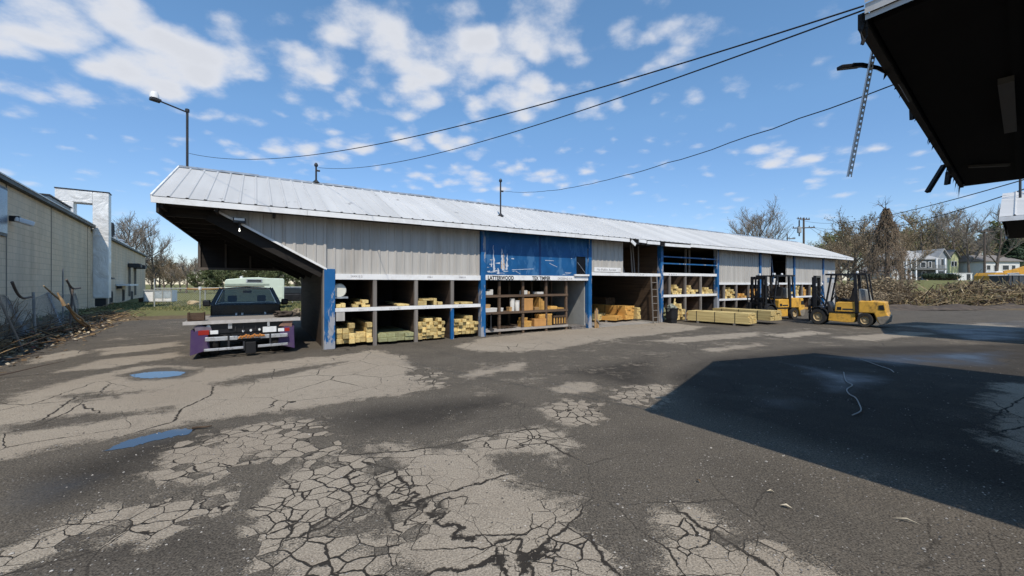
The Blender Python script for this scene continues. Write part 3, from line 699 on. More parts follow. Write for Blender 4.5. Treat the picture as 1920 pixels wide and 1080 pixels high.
for i, ds in div.items():
    z0, z1_ = shelves[i]; za = beams[i][2]
    a, c = beams[i][0], beams[i][1]
    sh = part(MB().box(a, c, -.036, .024, z0, z1_), 'shelf_edge', m_white, bevel=.004)
    part(MB().box(a, c, .026, 2.4, z1_ - .05, z1_ - .005), 'shelf', m_binboard)
    if i == 0:
        words(sh, '2X4-8', .78, .98, .05); words(sh, '2X4-10  2X4 7', 1.6, .98, .05); words(sh, '1   4', 2.6, .985, .05); words(sh, '4X4X8 GC', 3.7, .985, .05)
    for t in ds:
        part(MB().box(t - .05, t + .05, -.02, .06, 0, z0 - .003), 'bin_post', m_blue if i == 0 and t > 3 else m_rawwood)
        part(MB().box(t - .05, t + .05, -.02, .06, z1_ + .003, za - .003), 'bin_post', m_rawwood)
        part(MB().box(t - .02, t + .02, .063, 2.4, .02, za), 'bin_partition', m_binboard)
    for t in (a - .09, c + .05): part(MB().box(t, t + .03, .15, 2.42, .02, za + .05), 'bin_partition', m_binboard)
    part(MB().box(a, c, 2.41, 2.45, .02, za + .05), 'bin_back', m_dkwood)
# first bay: grey plate on the left of the lower bin, patches
part(MB().box(.23, .44, -.03, .02, .72, .95), 'patch_plate', m_siding)
# second bay: scraped blue panels, window hole with white sill, scrape marks in bare white
bl = []
for (a, c) in ((4.68, 6.86), (6.89, 9.14)):
    o = part(MB().box(a, c, .0, .035, 1.99, EZ - .108), 'blue_panel', m_bluedoor); bl.append(o)
part(MB().box(6.83, 6.92, -.012, -.002, 1.995, EZ - .15), 'panel_strip', pm('deep_blue_paint', (.008, .045, .15), .5))
m_scr = pm('scraped_bare_paint', (.52, .54, .58), .8, 0, .25, 12); m_scr2 = pm('scraped_raw_wood', (.5, .38, .28), .85, 0, .3, 14)
def scrape(mb, t, z0, z1, w0, w1, lean=0, n=14, seed=1):
    rr = random.Random(seed); L, Rr = [], []
    for i in range(n + 1):
        f = i / n; z = z0 + (z1 - z0) * f; ww = (w0 + (w1 - w0) * f) * rr.uniform(.35, 1.1) * .5; x = t + lean * f + rr.uniform(-.012, .012)
        L.append((x - ww, -.004, z)); Rr.append((x + ww, -.004, z))
    for i in range(n): mb.quad(L[i], Rr[i], Rr[i+1], L[i+1])
    return mb
mb = MB(); rr = random.Random(5)
scrape(mb, 5.02, 2.08, 2.95, .10, .02, -.04, 16, 2); scrape(mb, 5.36, 2.14, 2.86, .17, .02, -.06, 16, 3); scrape(mb, 5.50, 2.16, 2.70, .13, .02, .02, 12, 4)
scrape(mb, 5.17, 2.02, 2.22, .09, .03, 0, 6, 5); scrape(mb, 4.92, 2.25, 2.5, .05, .02, 0, 6, 7)
for k in range(16):
    t = rr.uniform(4.75, 5.75); z = rr.uniform(2.02, 2.12) if k < 9 else rr.uniform(2.2, 2.55); L = rr.uniform(.05, .22)
    mb.quad((t, -.0042, z), (t + L, -.0042, z + rr.uniform(-.02, .02)), (t + L, -.0042, z + rr.uniform(.015, .04)), (t, -.0042, z + rr.uniform(.01, .03)))
for (t, z, L, dz) in ((5.7, 2.16, .9, .05), (7.1, 2.52, .4, .0), (7.3, 2.42, .35, -.12), (5.85, 2.12, .2, -.1), (6.3, 2.03, .03, .15), (8.3, 2.62, .05, .02), (7.9, 2.02, .12, .02), (8.02, 2.10, .3, .0), (8.05, 2.05, .22, .02)):
    mb.quad((t, -.0045, z), (t + L, -.0045, z + dz), (t + L, -.0045, z + dz + .014), (t, -.0045, z + .018))
part(mb, 'scrape_mark', m_scr, bl[0])
mb = MB(); scrape(mb, 5.40, 2.2, 2.72, .09, .02, -.03, 12, 9); scrape(mb, 5.30, 2.2, 2.45, .07, .02, 0, 8, 10); part(mb, 'scrape_mark', m_scr2, bl[0]).location = (0, -.002, 0)
wf = MB(); wf.box(8.50, 9.06, -.03, .0, 2.72, 2.77).box(8.50, 8.545, -.028, .0, 2.06, 2.72).box(9.015, 9.06, -.028, .0, 2.06, 2.72)
win = part(wf, 'window', m_bluedoor); part(MB().box(8.545, 9.015, -.012, -.003, 2.06, 2.72), 'pane', pm('black_void', (.004, .004, .005), .3), win)  # black sheet stands in for the shade inside the open window
part(MB().box(8.42, 9.14, -.10, -.033, 1.99, 2.055), 'sill', m_white, win)
part(MB().beam((8.62, -.016, 2.5), (9.0, -.016, 2.12), .01, .012), 'broken_sash', m_steel, win)
m_greywall = pm('grey_painted_wall', (.34, .345, .33), .75, 0, .14, 1.5, dirt=(.15,.15,.14), dirt_amt=.5)
part(MB().box(9.10, 9.14, .15, 3.0, 0, 1.98), 'bay_partition', m_greywall)
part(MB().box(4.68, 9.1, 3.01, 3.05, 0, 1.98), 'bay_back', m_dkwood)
part(MB().box(13.44, 13.50, .15, 6.3, .03, EZ - .12), 'bay_partition', m_ply)
mb = MB()
for (z, y) in ((2.88, -.03), (2.58, -.03)): mb.box(13.62, 17.81, y, y + .04, z, z + .055)
rails = part(mb, 'blue_rail', m_blue)
mb = MB()
for t in (14.1, 16.05, 16.35): mb.box(t, t + .07, .5, .57, 2.2, EZ - .12)
part(mb, 'inner_post', m_rawwood)
part(MB().box(9.48, 10.95, -.02, .003, 2.17, 2.34), 'sign_board', m_white)
words(shed, 'No Public Access', 9.60, 2.215, .125, m_inkgrey, 1.15, -.023)
# second-storey opening in the sixth bay: frame boards
mb = MB(); mb.box(23.2, 23.28, -.01, .05, 1.77, EZ - .11).box(25.22, 25.3, -.01, .05, 1.77, EZ - .11)
part(mb, 'opening_frame', m_siding)
part(MB().beam((24.3, .3, 1.8), (24.0, .3, 3.3), .06, .06), 'inner_brace', m_blue)
# floodlight and bare bulb on the bracket
fl = part(MB().box(-1.98, -1.74, -.20, -.10, 3.10, 3.22).box(-1.90, -1.82, -.10, -.05, 3.12, 3.20), 'floodlight', m_black, bevel=.01)
part(MB().box(-1.96, -1.76, -.206, -.201, 3.155, 3.21), 'lens', m_lens, fl)
me_ = bpy.data.materials.new('glowing_bulb'); me_.use_nodes = True; q = me_.node_tree.nodes['Principled BSDF']; q.inputs['Emission Color'].default_value = (1, .93, .8, 1); q.inputs['Emission Strength'].default_value = 1.6
bl_ = part(MB().lathe([(0, -.03), (.016, -.022), (.02, 0), (.012, .02), (.01, .05), (0, .05)], (-1.86, -.16, 2.93), 'z', 12), 'bulb', me_, smooth=True)
part(MB().lathe([(.0, .055), (.022, .055), (.022, .12), (.05, .2), (0, .2)], (-1.86, -.16, 2.93), 'z', 12), 'bulb_socket', m_black, bl_)

# masts and lamp on the roof, overhead wires
def mast(t, v, z0, z1, label):
    b_ = S(t, v, z0); o = thing('conduit_mast', b_, RZ, label, 'mast', 'conduit masts on the shed roof')
    part(MB().tube([(0, 0, -.1), (0, 0, z1 - z0)], .028, 8), 'pipe', m_dksteel, o)
    part(MB().lathe([(0, 0), (.055, .02), (.06, .07), (.03, .13), (0, .13)], (0, 0, z1 - z0 - .04), 'z', 10), 'weather_cap', m_black, o, smooth=True)
    part(MB().lathe([(.12, 0), (.06, .06), (.03, .10)], (0, 0, 0), 'z', 10), 'flashing', m_dksteel, o)
    part(MB().lathe([(0, -.05), (.03, -.04), (.03, .04), (0, .05)], (.07, 0, (z1 - z0) * .72), 'x', 8).tube([(0, 0, (z1 - z0) * .72), (.07, 0, (z1 - z0) * .72)], .01, 5), 'insulator', m_dksteel, o)
mast(.1, 3.0, 4.97, 5.52, 'short conduit mast rising from the roof ridge with the lower of two wires')
mast(5.86, 1.0, 4.13, 5.38, 'taller conduit mast on the front roof slope with the single lower wire')
lp = thing('roof_lamp', S(-3.16, 3.0, 4.97), 0, 'tall thin lamp pole with one arm standing on the left end of the shed roof', 'lamp')
part(MB().tube([(0, 0, -.1), (0, 0, 1.56)], .030, 8), 'pole', m_dksteel, lp)
A1 = P(352, 211, 11.2) - lp.location; A2 = P(303, 191, 10.6) - lp.location; A3 = P(281, 184, 10.4) - lp.location
part(MB().lathe([(0, -.05), (.05, -.045), (.05, .035), (0, .06)], (0, 0, 1.58), 'z', 10), 'pole_cap', m_dksteel, lp)
arm = part(MB().tube([A1, A2], .022, 6), 'arm', m_dksteel, lp)
d = (A3 - A2).normalized(); mid_ = (A2 + A3) / 2
mb = MB(); mb.beam(A2 + d * .02, A3, .17, .07); head = part(mb, 'lamp_head', m_dksteel, lp, bevel=.015)
c_ = A2.lerp(A3, .62) + Vector((0, 0, .085)); part(MB().lathe([(.0, .12), (.07, .11), (.095, .05), (.10, -.05), (0, -.05)], c_, 'z', 14), 'photocell_cover', m_white, lp, smooth=True)
def wire(name, a, b_, sag, r, label, n=40, kink=0.0):
    pts = []; rr = random.Random(name + label)
    for i in range(n + 1):
        f = i / n; p = Vector(a).lerp(Vector(b_), f); p.z -= sag * 4 * f * (1 - f); p.z += rr.uniform(-kink, kink); pts.append(p)
    o = MB().tube(pts, r, 5).build('overhead_wire', m_blackmatt); tag(o, label, 'wire', 'overhead wires over the yard'); return o
WB = Vector((2.345, 2.60, 3.50))
# ------------------------------------------------------------------ the shed whose open end hangs over the right-hand side
N = Vector((2.30, 2.60, 0)); FC = Vector((7.90, 7.00, 0)); AD = (FC - N).normalized(); BD = Vector((AD.y, -AD.x, 0)); BN = Vector((.565, -.825, 0))
shed2 = thing('neighbouring_shed', N, 0, 'dark overhanging roof end of the nearest shed, seen from below at upper right', 'shed')
m_soffit = pm('sooty_soffit', (.012, .012, .013), .95, 0, .4, 1.2, spec=.1)  # near-black, tone varied at random
def p2(s, k, z, near=None):      # s along the gable, k along the length
    a = s / 7.12; dirv = BN.lerp(BD, a).normalized(); q = AD * s + dirv * k; return Vector((q.x, q.y, z))
Lk = 11.0; e0, r0 = 3.50, 4.95
mb = MB(); n = 38
for side, (s0, s1) in enumerate(((0, 3.56), (7.12, 3.56))):
    for i in range(n):
        k0, k1 = Lk * i / n, Lk * (i + 1) / n; kk = k1 - .06
        mb.quad(p2(s0, k0, e0), p2(s0, kk, e0), p2(s1, kk, r0), p2(s1, k0, r0))
        mb.quad(p2(s0, kk, e0), p2(s0, kk + .02, e0 + .035), p2(s1, kk + .02, r0 + .035), p2(s1, kk, r0))
        mb.quad(p2(s0, kk + .02, e0 + .035), p2(s0, k1 - .02, e0 + .035), p2(s1, k1 - .02, r0 + .035), p2(s1, kk + .02, r0 + .035))
        mb.quad(p2(s0, k1 - .02, e0 + .035), p2(s0, k1, e0), p2(s1, k1, r0), p2(s1, k1 - .02, r0 + .035))
rf2 = part(mb, 'roof', m_roof, shed2)
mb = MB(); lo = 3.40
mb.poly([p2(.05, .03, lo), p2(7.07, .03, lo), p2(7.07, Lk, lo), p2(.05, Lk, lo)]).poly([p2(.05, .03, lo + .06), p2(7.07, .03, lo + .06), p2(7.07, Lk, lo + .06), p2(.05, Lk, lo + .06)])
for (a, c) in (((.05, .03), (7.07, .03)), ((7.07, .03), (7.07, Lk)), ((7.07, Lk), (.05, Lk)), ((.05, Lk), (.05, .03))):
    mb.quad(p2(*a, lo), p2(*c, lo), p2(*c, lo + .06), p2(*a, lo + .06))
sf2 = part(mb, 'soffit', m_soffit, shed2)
mb = MB()
for k in np.arange(.6, 3.2, .62): mb.beam(p2(.3, k, lo - .012), p2(6.9, k, lo - .012), .05, .02)
part(mb, 'batten', m_soffit, sf2)
# gable end: dark sheathing and rake boards, ragged along the lower edge
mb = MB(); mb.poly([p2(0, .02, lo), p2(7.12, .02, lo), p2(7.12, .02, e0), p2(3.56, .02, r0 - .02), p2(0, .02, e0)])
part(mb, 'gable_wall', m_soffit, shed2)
mb = MB(); rr = random.Random(11); s = 0.15
mb.beam(p2(0.02, -.02, lo + .03), p2(7.10, -.02, lo + .03), .05, .10)
part(mb, 'rake_board', pm('charred_board', (.03, .028, .027), .9, 0, .4, 3), shed2)  # dark board, tone varied at random
mb = MB()
for k in range(26):
    s = rr.uniform(.2, 6.9) if k < 14 else rr.uniform(4.9, 6.3); L = rr.uniform(.04, .14) * (1.6 if s > 4.9 else .7); w_ = rr.uniform(.05, .22)
    a, c = p2(s, -.03, lo + .02), p2(s + w_, -.03, lo + .02); mid2 = p2(s + w_ * rr.uniform(.2, .8), -.05, lo - L)
    mb.poly([a, c, mid2]); mb.poly([a + Vector((.012, .012, 0)), mid2 + Vector((.01, .01, 0)), c + Vector((.012, .012, 0))]); mb.quad(a, mid2, mid2 + Vector((.01, .01, 0)), a + Vector((.012, .012, 0)))
part(mb, 'torn_felt', m_blackmatt, shed2)
# metal eave fascia, ribbed, at the near corner and the far eave
mb = MB()
for (s, dv) in ((0, BN), (7.12, BD)):
    off = AD * (-.02 if s == 0 else .02)
    for j, (za, zb, o_) in enumerate(((3.405, 3.44, 0), (3.44, 3.475, .012), (3.475, 3.51, 0), (3.51, 3.545, .012))):
        q = off * (1 + o_ * 60)
        a, c = p2(s, 0, za) + q, p2(s, Lk, za) + q
        mb.quad(a, c, c + Vector((0, 0, zb - za)), a + Vector((0, 0, zb - za)))
        mb.quad(a + Vector((0,0,zb-za)), c + Vector((0,0,zb-za)), c + Vector((0,0,zb-za)) - off, a + Vector((0,0,zb-za)) - off)
part(mb, 'eave_fascia', m_roof, shed2)
m_sid2 = m_siding
mb = MB()
def wall2(a, c):
    d = (c - a); nn = int(d.length / .23); o = Vector((d.y, -d.x, 0)).normalized() * .02
    for i in range(nn):
        q0, q1, q2 = a + d * (i / nn), a + d * ((i + .8) / nn), a + d * ((i + 1) / nn)
        mb.quad(q0, q1, q1 + Vector((0, 0, lo)), q0 + Vector((0, 0, lo))); mb.quad(q1 + o, q2 + o, q2 + o + Vector((0, 0, lo)), q1 + o + Vector((0, 0, lo)))
wall2(p2(.5, 3.4, 0), p2(6.6, 3.4, 0)); wall2(p2(6.6, 3.4, 0), p2(6.6, Lk - .3, 0)); wall2(p2(.5, 3.4, 0), p2(.5, Lk - .3, 0)); wall2(p2(.5, Lk - .3, 0), p2(6.6, Lk - .3, 0))
part(mb, 'wall', m_siding, shed2)
# light tube under the soffit, bare batten that also stands in for a hole of daylight near the far corner
tb = part(MB().beam(Vector((4.0, 3.24, lo - .05)) - N, Vector((5.36, 4.30, lo - .05)) - N, .085, .05), 'dead_tube_light', pm('dull_tube', (.085, .08, .075), .6), shed2)
part(MB().beam(Vector((6.52, 5.70, lo - .03)) - N, Vector((6.98, 5.62, lo - .03)) - N, .05, .03), 'bare_batten', pm('bare_batten', (.14, .13, .115), .7), shed2)
# things dangling from the gable edge
def free(name, mb, mat, label, cat, **k): return tag(mb.build(name, mat, **k), label, cat)
a, c = P(1642, 84, 2.98), P(1605, 328, 2.98)
c = Vector((a.x - .150, a.y + .05, a.z - .97))
mb = MB(); dd = (c - a); L = dd.length; dn = dd.normalized(); sdv = dn.cross(Vector((0, 1, 0))).normalized()
nh = 24; wv_ = .026; th = Vector((0, .003, 0))
def strip(x0, x1, f0, f1):
    q = [a + dd * f0 + sdv * x0, a + dd * f0 + sdv * x1, a + dd * f1 + sdv * x1, a + dd * f1 + sdv * x0]
    mb.quad(*q); mb.quad(*[p + th for p in q]); mb.quad(q[0], q[3], q[3] + th, q[0] + th); mb.quad(q[1], q[2], q[2] + th, q[1] + th)
strip(-.016, -.006, 0, 1); strip(.008, .014, 0, 1)
for i in range(nh): strip(-.006, .008, i / nh, (i + .55) / nh)
q0, q1 = a + sdv * -.016, c + sdv * -.016; bk = Vector((.006, .022, 0)); mb.quad(q0, q1, q1 + bk, q0 + bk)
free('perforated_strip', mb, m_steel, 'long perforated metal angle strip dangling from the dark roof edge', 'metal strip')
gl = thing('gooseneck_lamp', P(1690, 158, 3.36), 0, 'dark gooseneck lamp arm curving out from the dark roof edge', 'lamp')
o_ = gl.location
pts = [P(1708, 190, 3.36) - o_, P(1690, 158, 3.36) - o_, P(1668, 138, 3.33) - o_, P(1645, 127, 3.30) - o_, P(1615, 122, 3.26) - o_, P(1600, 123, 3.24) - o_]
part(MB().tube(pts, [.014, .016, .016, .016, .02, .022], 8), 'arm', m_black, gl, smooth=True)
part(MB().beam(P(1612, 123, 3.25) - o_, P(1574, 127, 3.2) - o_, .05, .03), 'lamp_head', m_black, gl, bevel=.006)
hc = MB(); rr = random.Random(2)
for (x0, y0, pts_) in ((1622, 40, ((1617, 52), (1614, 62), (1618, 75), (1615, 83))), (1628, 45, ((1624, 55), (1626, 66), (1620, 76), (1618, 84))), (1618, 25, ((1615, 30), (1616, 40), (1620, 46)))):
    hc.tube([P(x0, y0, 2.62)] + [P(*p, 2.62) for p in pts_], [.006, .009, .004, .009, .006][:len(pts_) + 1], 6)
free('cable_end', hc, m_blackmatt, 'frayed black cable ends hanging at the pale corner of the dark roof', 'cable')
free('hanging_scrap', MB().beam(P(1770, 310, 6.5), P(1739, 360, 6.5), .06, .05), m_blackmatt, 'longer straight dark lath slanting down off the far roof corner', 'wood scrap')
mb = MB(); mb.beam(P(1779, 322, 6.7), P(1776, 346, 6.7), .07, .04); mb.beam(P(1776, 340, 6.7), P(1783, 330, 6.7), .05, .03)
free('hanging_scrap', mb, m_blackmatt, 'short stubby dark scrap hanging beside the longer slanting lath', 'wood scrap')
free('hanging_scrap', MB().beam(P(1710, 195, 4.4), P(1711, 224, 4.4), .04, .03), m_blackmatt, 'small dark rag hanging midway along the sloping dark roof edge', 'wood scrap')
wire('a', lp.location + Vector((.05, 0, .38)), WB + Vector((-.04, .02, .02)), .50, .006, 'uppermost black wire running from the roof lamp pole to the dark roof corner')
wire('b', S(.1, 3.0, 5.46) + Vector((.08, 0, 0)), WB + Vector((-.03, .0, -.01)), .36, .006, 'middle black wire running from the short ridge mast to the dark roof corner')
wire('c', S(5.86, 1.0, 5.04) + Vector((.08, 0, 0)), Vector((3.27, 3.36, 3.40)), .36, .0055, 'lowest black wire running from the taller roof mast to the sloping dark roof edge', 40, .008)
# ------------------------------------------------------------------ a third shed beyond, only its roof end in view
N3 = Vector((13.1, 10.76, 0)); sh3 = thing('far_shed', N3, 0, 'white metal roof end of a further shed at the right edge under the dark roof', 'shed')
def p3(s, k, z): q = AD * s + BD * k; return Vector((q.x, q.y, z))
mb = MB()
for (s0, s1) in ((0, 3.4), (6.8, 3.4)):
    for i in range(34):
        k0, k1 = 10 * i / 34, 10 * (i + 1) / 34
        mb.quad(p3(s0, k0, 3.5), p3(s0, k1 - .06, 3.5), p3(s1, k1 - .06, 4.6), p3(s1, k0, 4.6))
        mb.quad(p3(s0, k1 - .06, 3.5), p3(s0, k1 - .03, 3.54), p3(s1, k1 - .03, 4.64), p3(s1, k1 - .06, 4.6)); mb.quad(p3(s0, k1 - .03, 3.54), p3(s0, k1, 3.5), p3(s1, k1, 4.6), p3(s1, k1 - .03, 4.64))
part(mb, 'roof', m_roof, sh3)
mb = MB(); mb.poly([p3(.05, .1, 3.38), p3(6.75, .1, 3.38), p3(6.75, 10, 3.38), p3(.05, 10, 3.38)]); mb.poly([p3(0, .05, 3.38), p3(6.8, .05, 3.38), p3(6.8, .05, 3.49), p3(3.4, .05, 4.58), p3(0, .05, 3.49)])
part(mb, 'soffit', m_soffit, sh3)
mb = MB(); mb.beam(p3(-.02, 0, 3.43), p3(-.02, 10, 3.43), .03, .12); mb.beam(p3(6.82, 0, 3.43), p3(6.82, 10, 3.43), .03, .12); part(mb, 'fascia', m_white, sh3)
mb = MB(); wall_pts = [(.5, 3.2), (6.3, 3.2), (6.3, 9.8), (.5, 9.8)]
for i in range(4): mb.quad(p3(*wall_pts[i], 0), p3(*wall_pts[(i+1)%4], 0), p3(*wall_pts[(i+1)%4], 3.37), p3(*wall_pts[i], 3.37))
part(mb, 'wall', m_siding, sh3)
mb = MB(); mb.tube([p3(2.4, .35, 4.2), p3(2.4, .35, 4.95)], .03, 6); mb.tube([p3(2.4, .35, 4.9), p3(2.6, .8, 4.95), p3(2.62, .85, 4.6)], .025, 6)
part(mb, 'service_mast', m_dksteel, sh3)
# ------------------------------------------------------------------ lumber in the bins: every board is a thing of its own
BM = {}
def board_mesh(w, h, L, mat):
    key = (w, h, L, mat.name)
    if key not in BM:
        o = MB().box(-w/2, w/2, 0, L, 0, h).build('lumber_board', mat, bevel=.007, seg=1); BM[key] = o.data; bpy.data.objects.remove(o)
    return BM[key]
def board(t, v, z, w, h, L, mat, label, group, rz=0.0, rx=0.0, cat='board', name='lumber_board'):
    o = bpy.data.objects.new(name, board_mesh(round(w, 3), round(h, 3), L, mat)); COL.objects.link(o)
    o.location = S(t, v, z); o.rotation_euler = (rx, 0, RZ + rz); return tag(o, label, cat, group)
rb = random.Random(21)
def stack(t0, t1, z0, rows, w, h, mat, label, group, v=.05, L=2.2, skip=.0, gap=.004):
    n = int((t1 - t0 + .01) / (w + gap))
    for r in range(rows if isinstance(rows, int) else max(rows)):
        for i in range(n):
            lim = rows if isinstance(rows, int) else rows[min(len(rows) - 1, int(i * len(rows) / n))]
            if r >= lim or (rb.random() < skip and r == lim - 1): continue
            board(t0 + w/2 + i * (w + gap) + rb.uniform(-.002, .002), v + rb.uniform(-.08, .09), z0 + r * (h + .003), w, h, L, mat, label, group, rb.uniform(-.012, .012))
stack(.25, 1.16, .10, (3, 4, 3, 4), .148, .132, m_lumber, 'pale yellow board end in the lowest bin beside the first blue post', 'boards in the first lower bin', skip=.1)
stack(1.32, 2.32, .08, 2, .245, .105, m_green, 'wide greenish weathered board filling the low second bin', 'greenish boards in the second lower bin', v=.0)
stack(2.46, 3.42, .06, (5, 6, 6, 5), .118, .098, m_lumber, 'yellow board end in the tall pile of the third lower bin', 'boards in the third lower bin', skip=.25)
stack(3.62, 4.44, .12, (5, 6, 6, 4), .132, .092, m_lumber, 'yellow board end in the fourth lower bin beside the second blue post', 'boards in the fourth lower bin', skip=.1)
for (t, z, w, h, lab, rz) in ((.30, 1.063, .13, .09, 'short pale board end at the far left of the upper shelf', .03), (.42, 1.063, .10, .12, 'darker board standing beside the pale one at the upper shelf left', 0), (.72, 1.063, .16, .07, 'flat pale board lying midway in the first upper bin', -.12),
        (.80, 1.136, .12, .06, 'thin board laid on top of the flat one in the first upper bin', -.1), (.93, 1.063, .10, .10, 'square board end right of the flat one in the first upper bin', -.05), (1.04, 1.063, .12, .06, 'low board against the partition in the first upper bin', -.02),
        (.98, 1.166, .16, .09, 'pale board lying highest in the first upper bin', -.04), (1.95, 1.063, .22, .06, 'left flat board on the second upper bin shelf', -.1), (2.12, 1.063, .16, .05, 'right flat board on the second upper bin shelf', -.06),
        (2.58, 1.063, .30, .13, 'thick square timber on the third upper bin shelf', 0), (2.78, 1.197, .34, .05, 'wide slab resting across the thick timber', .03), (3.0, 1.063, .09, .2, 'upright rough plank end in the third upper bin', .05), (3.16, 1.063, .14, .09, 'low rough plank at the right of the third upper bin', .04),
        (3.70, 1.063, .14, .05, 'short thin board at the left of the fourth upper bin', 0), (4.05, 1.063, .42, .06, 'wide flat board across the fourth upper bin', .05)):
    board(t, .03, z, w, h, 2.0, m_lumber, lab, None, rz)
drum = thing('storage_drum', S(.33, .28, 1.36), RZ, 'white ribbed plastic drum end hanging at the left of the first upper bin', 'drum')
part(MB().lathe([(0, -.15), (.17, -.14), (.19, -.11), (.19, -.04), (.175, -.03), (.175, .03), (.19, .04), (.19, .3), (0, .32)], (0, 0, .16), 'y', 20), 'shell', pm('cream_plastic', (.7, .68, .58), .4, 0, .1), drum, smooth=True)
part(MB().beam((-.1, 0, -.03), (.22, 0, -.03), .3, .05, (0, 0, 1)), 'bracket', m_steel, drum)
# ---- rack in the second bay
rack = thing('storage_rack', S(5.3, .12), RZ, 'brown timber rack with four uprights and three shelves under the lettered beam', 'rack')
m_rackw = wood('rack_timber', (.15, .10, .065), (.07, .045, .03), .15, axis=0)
rx0, rx1 = -.55, 2.95
for k, t in enumerate((0, .95, 1.96, 2.90)):
    part(MB().box(t - .04, t + .04, 0, .08, 0, 1.78), 'upright', m_rackw, rack); part(MB().box(t - .04, t + .04, .9, .98, 0, 1.78), 'upright', m_rackw, rack)
part(MB().box(-.44, -.38, .6, .66, .0, 1.78), 'upright', m_rackw, rack)
for z in (.16, .74, 1.30):
    mb = MB(); mb.box(rx0, rx1, -.022, -.003, z - .05, z + .03).box(rx0, rx1, .083, .99, z, z + .025)
    part(mb, 'shelf', m_rackw if z > .2 else pm('pale_shelf_board', (.36, .32, .28), .8, 0, .2, 3), rack)
def carton(t, z, sx, sy, sz, mat, label, rz=0, kind='cardboard_box', v=.30, lid=True, cat='box'):
    o = thing(kind, S(t, v, z), RZ + rz, label, cat)
    part(MB().box(-sx/2, sx/2, -sy/2, sy/2, 0, sz), 'body', mat, o, bevel=.006, seg=1)
    if lid:
        part(MB().box(-sx/2 - .004, sx/2 + .004, -sy/2 - .004, -.003, sz - .05, sz + .004).box(-sx/2 - .004, sx/2 + .004, .003, sy/2 + .004, sz - .05, sz + .004), 'flap', mat, o)
    else:
        part(MB().box(-sx*.1, sx*.1, -sy/2 - .003, -sy/2 - .001, .02, sz - .01), 'tape', pm('pale_tape', (.6, .55, .45), .5), o)
    return o
m_paper = pm('off_white_carton', (.6, .57, .52), .7, 0, .1, 4)
m_orange = pm('orange_brown_carton', (.50, .25, .08), .75, 0, .2, 4)
carton(4.92, .765, .52, .4, .13, m_paper, 'wide pale carton at the left end of the middle rack shelf', .1)
carton(4.86, .897, .2, .25, .12, m_tan, 'small brown carton on the wide pale carton', -.2, v=.25)
carton(5.42, .765, .12, .2, .12, m_paper, 'tiny white packet just right of the first rack upright', .1)
carton(5.72, .765, .09, .2, .14, m_tan, 'small brown packet left of the two white tubs', 0, v=.2)
for k, (t, h) in enumerate(((5.86, .42), (6.06, .36))):
    o = thing('plastic_tub', S(t, .22, .765), RZ, ('taller white tub of the pair standing on the middle rack shelf', 'shorter white tub of the pair standing on the middle rack shelf')[k], 'tub')
    part(MB().lathe([(0, 0), (.075, 0), (.085, h * .9), (.08, h * .92)], (0, 0, 0), 'z', 16), 'body', m_paper, o, smooth=True); part(MB().lathe([(.09, h * .9), (.092, h), (0, h)], (0, 0, 0), 'z', 16), 'lid', m_paper, o, smooth=True)
carton(6.47, .765, .38, .36, .42, m_orange, 'big golden brown carton in the middle of the rack', .05)
carton(6.86, .765, .2, .3, .1, m_tan, 'flat golden carton beside the tall bundle', 0)
for k, t in enumerate((6.98, 7.07, 7.14)):
    board(t, .14, .765, .075, .46 - .07 * k, .5, m_gold, ('tallest', 'middle', 'shortest')[k] + ' golden plank standing against the third rack upright', None, cat='plank', name='short_plank')
for (t, z, w, h, lab, rz) in ((7.45, .765, .22, .07, 'thin tan plank lying at the right of the middle shelf', .2), (7.62, .765, .3, .11, 'golden block pile top at the right of the middle shelf', -.1), (7.95, .765, .3, .05, 'flat plank at the right end of the middle shelf', .0)):
    board(t, .15, z, w, h, .5, m_gold, lab, None, rz, cat='plank', name='short_plank')
carton(6.42, .19, .36, .35, .2, m_gold, 'wide golden carton on the lowest rack shelf', 0)
carton(6.36, .394, .2, .25, .12, m_gold, 'small golden carton stacked on the wide one, lowest rack shelf', .1)
carton(6.98, .19, .5, .4, .26, m_orange, 'long golden crate against the third upright, lowest rack shelf', -.05)
carton(7.1, .454, .26, .3, .15, m_gold, 'golden carton on top of the long golden crate', 0)
carton(7.42, .19, .22, .3, .42, m_gold, 'upright golden carton right of the third rack upright', 0)
o = thing('slatted_crate', S(7.86, .3, .19), RZ, 'slatted brown crate at the right end of the lowest rack shelf', 'crate')
for k in range(5): part(MB().box(-.26 + k * .125, -.22 + k * .125, -.18, -.16, 0, .34).box(-.26 + k * .125, -.22 + k * .125, .16, .18, 0, .34), 'slat', m_gold, o)
part(MB().box(-.28, .28, -.2, -.182, .28, .35).box(-.28, .28, -.2, -.182, .0, .05).box(-.27, .27, -.158, .158, .02, .3), 'frame', m_ply, o)
for k, (t, w) in enumerate(((5.55, .3), (5.75, .42), (5.95, .2))):
    board(t, .12, .19 + (.052 if k == 2 else 0), w * .6, .05, .7, m_ply, ('left', 'middle', 'right upper')[k] + ' dark brown plank lying on the lowest rack shelf', None, .5 - .3 * k, cat='plank', name='short_plank')
for k, (t, w, h) in enumerate(((4.92, .22, .12), (5.02, .1, .18), (6.38, .16, .14), (6.52, .08, .1), (7.02, .3, .08))):
    carton(t, 1.327, w, .25, h, m_paper if k != 3 else m_tan, ('small pale carton at the left end of the top rack shelf', 'narrow pale carton second from the left on the top rack shelf', 'white packet over the second upright on the top shelf', 'little brown packet beside the white one on the top shelf', 'flat pale carton near the third upright on the top shelf')[k], .1, lid=False)
o = thing('short_stool', S(4.98, .15, .19), RZ, 'thin grey stand with round foot on the lowest shelf left', 'stand')
part(MB().lathe([(0, 0), (.11, 0), (.11, .02), (.03, .05), (.022, .08), (.022, .5), (.07, .52), (0, .53)], (0, 0, 0), 'z', 14), 'column', m_dksteel, o, smooth=True)
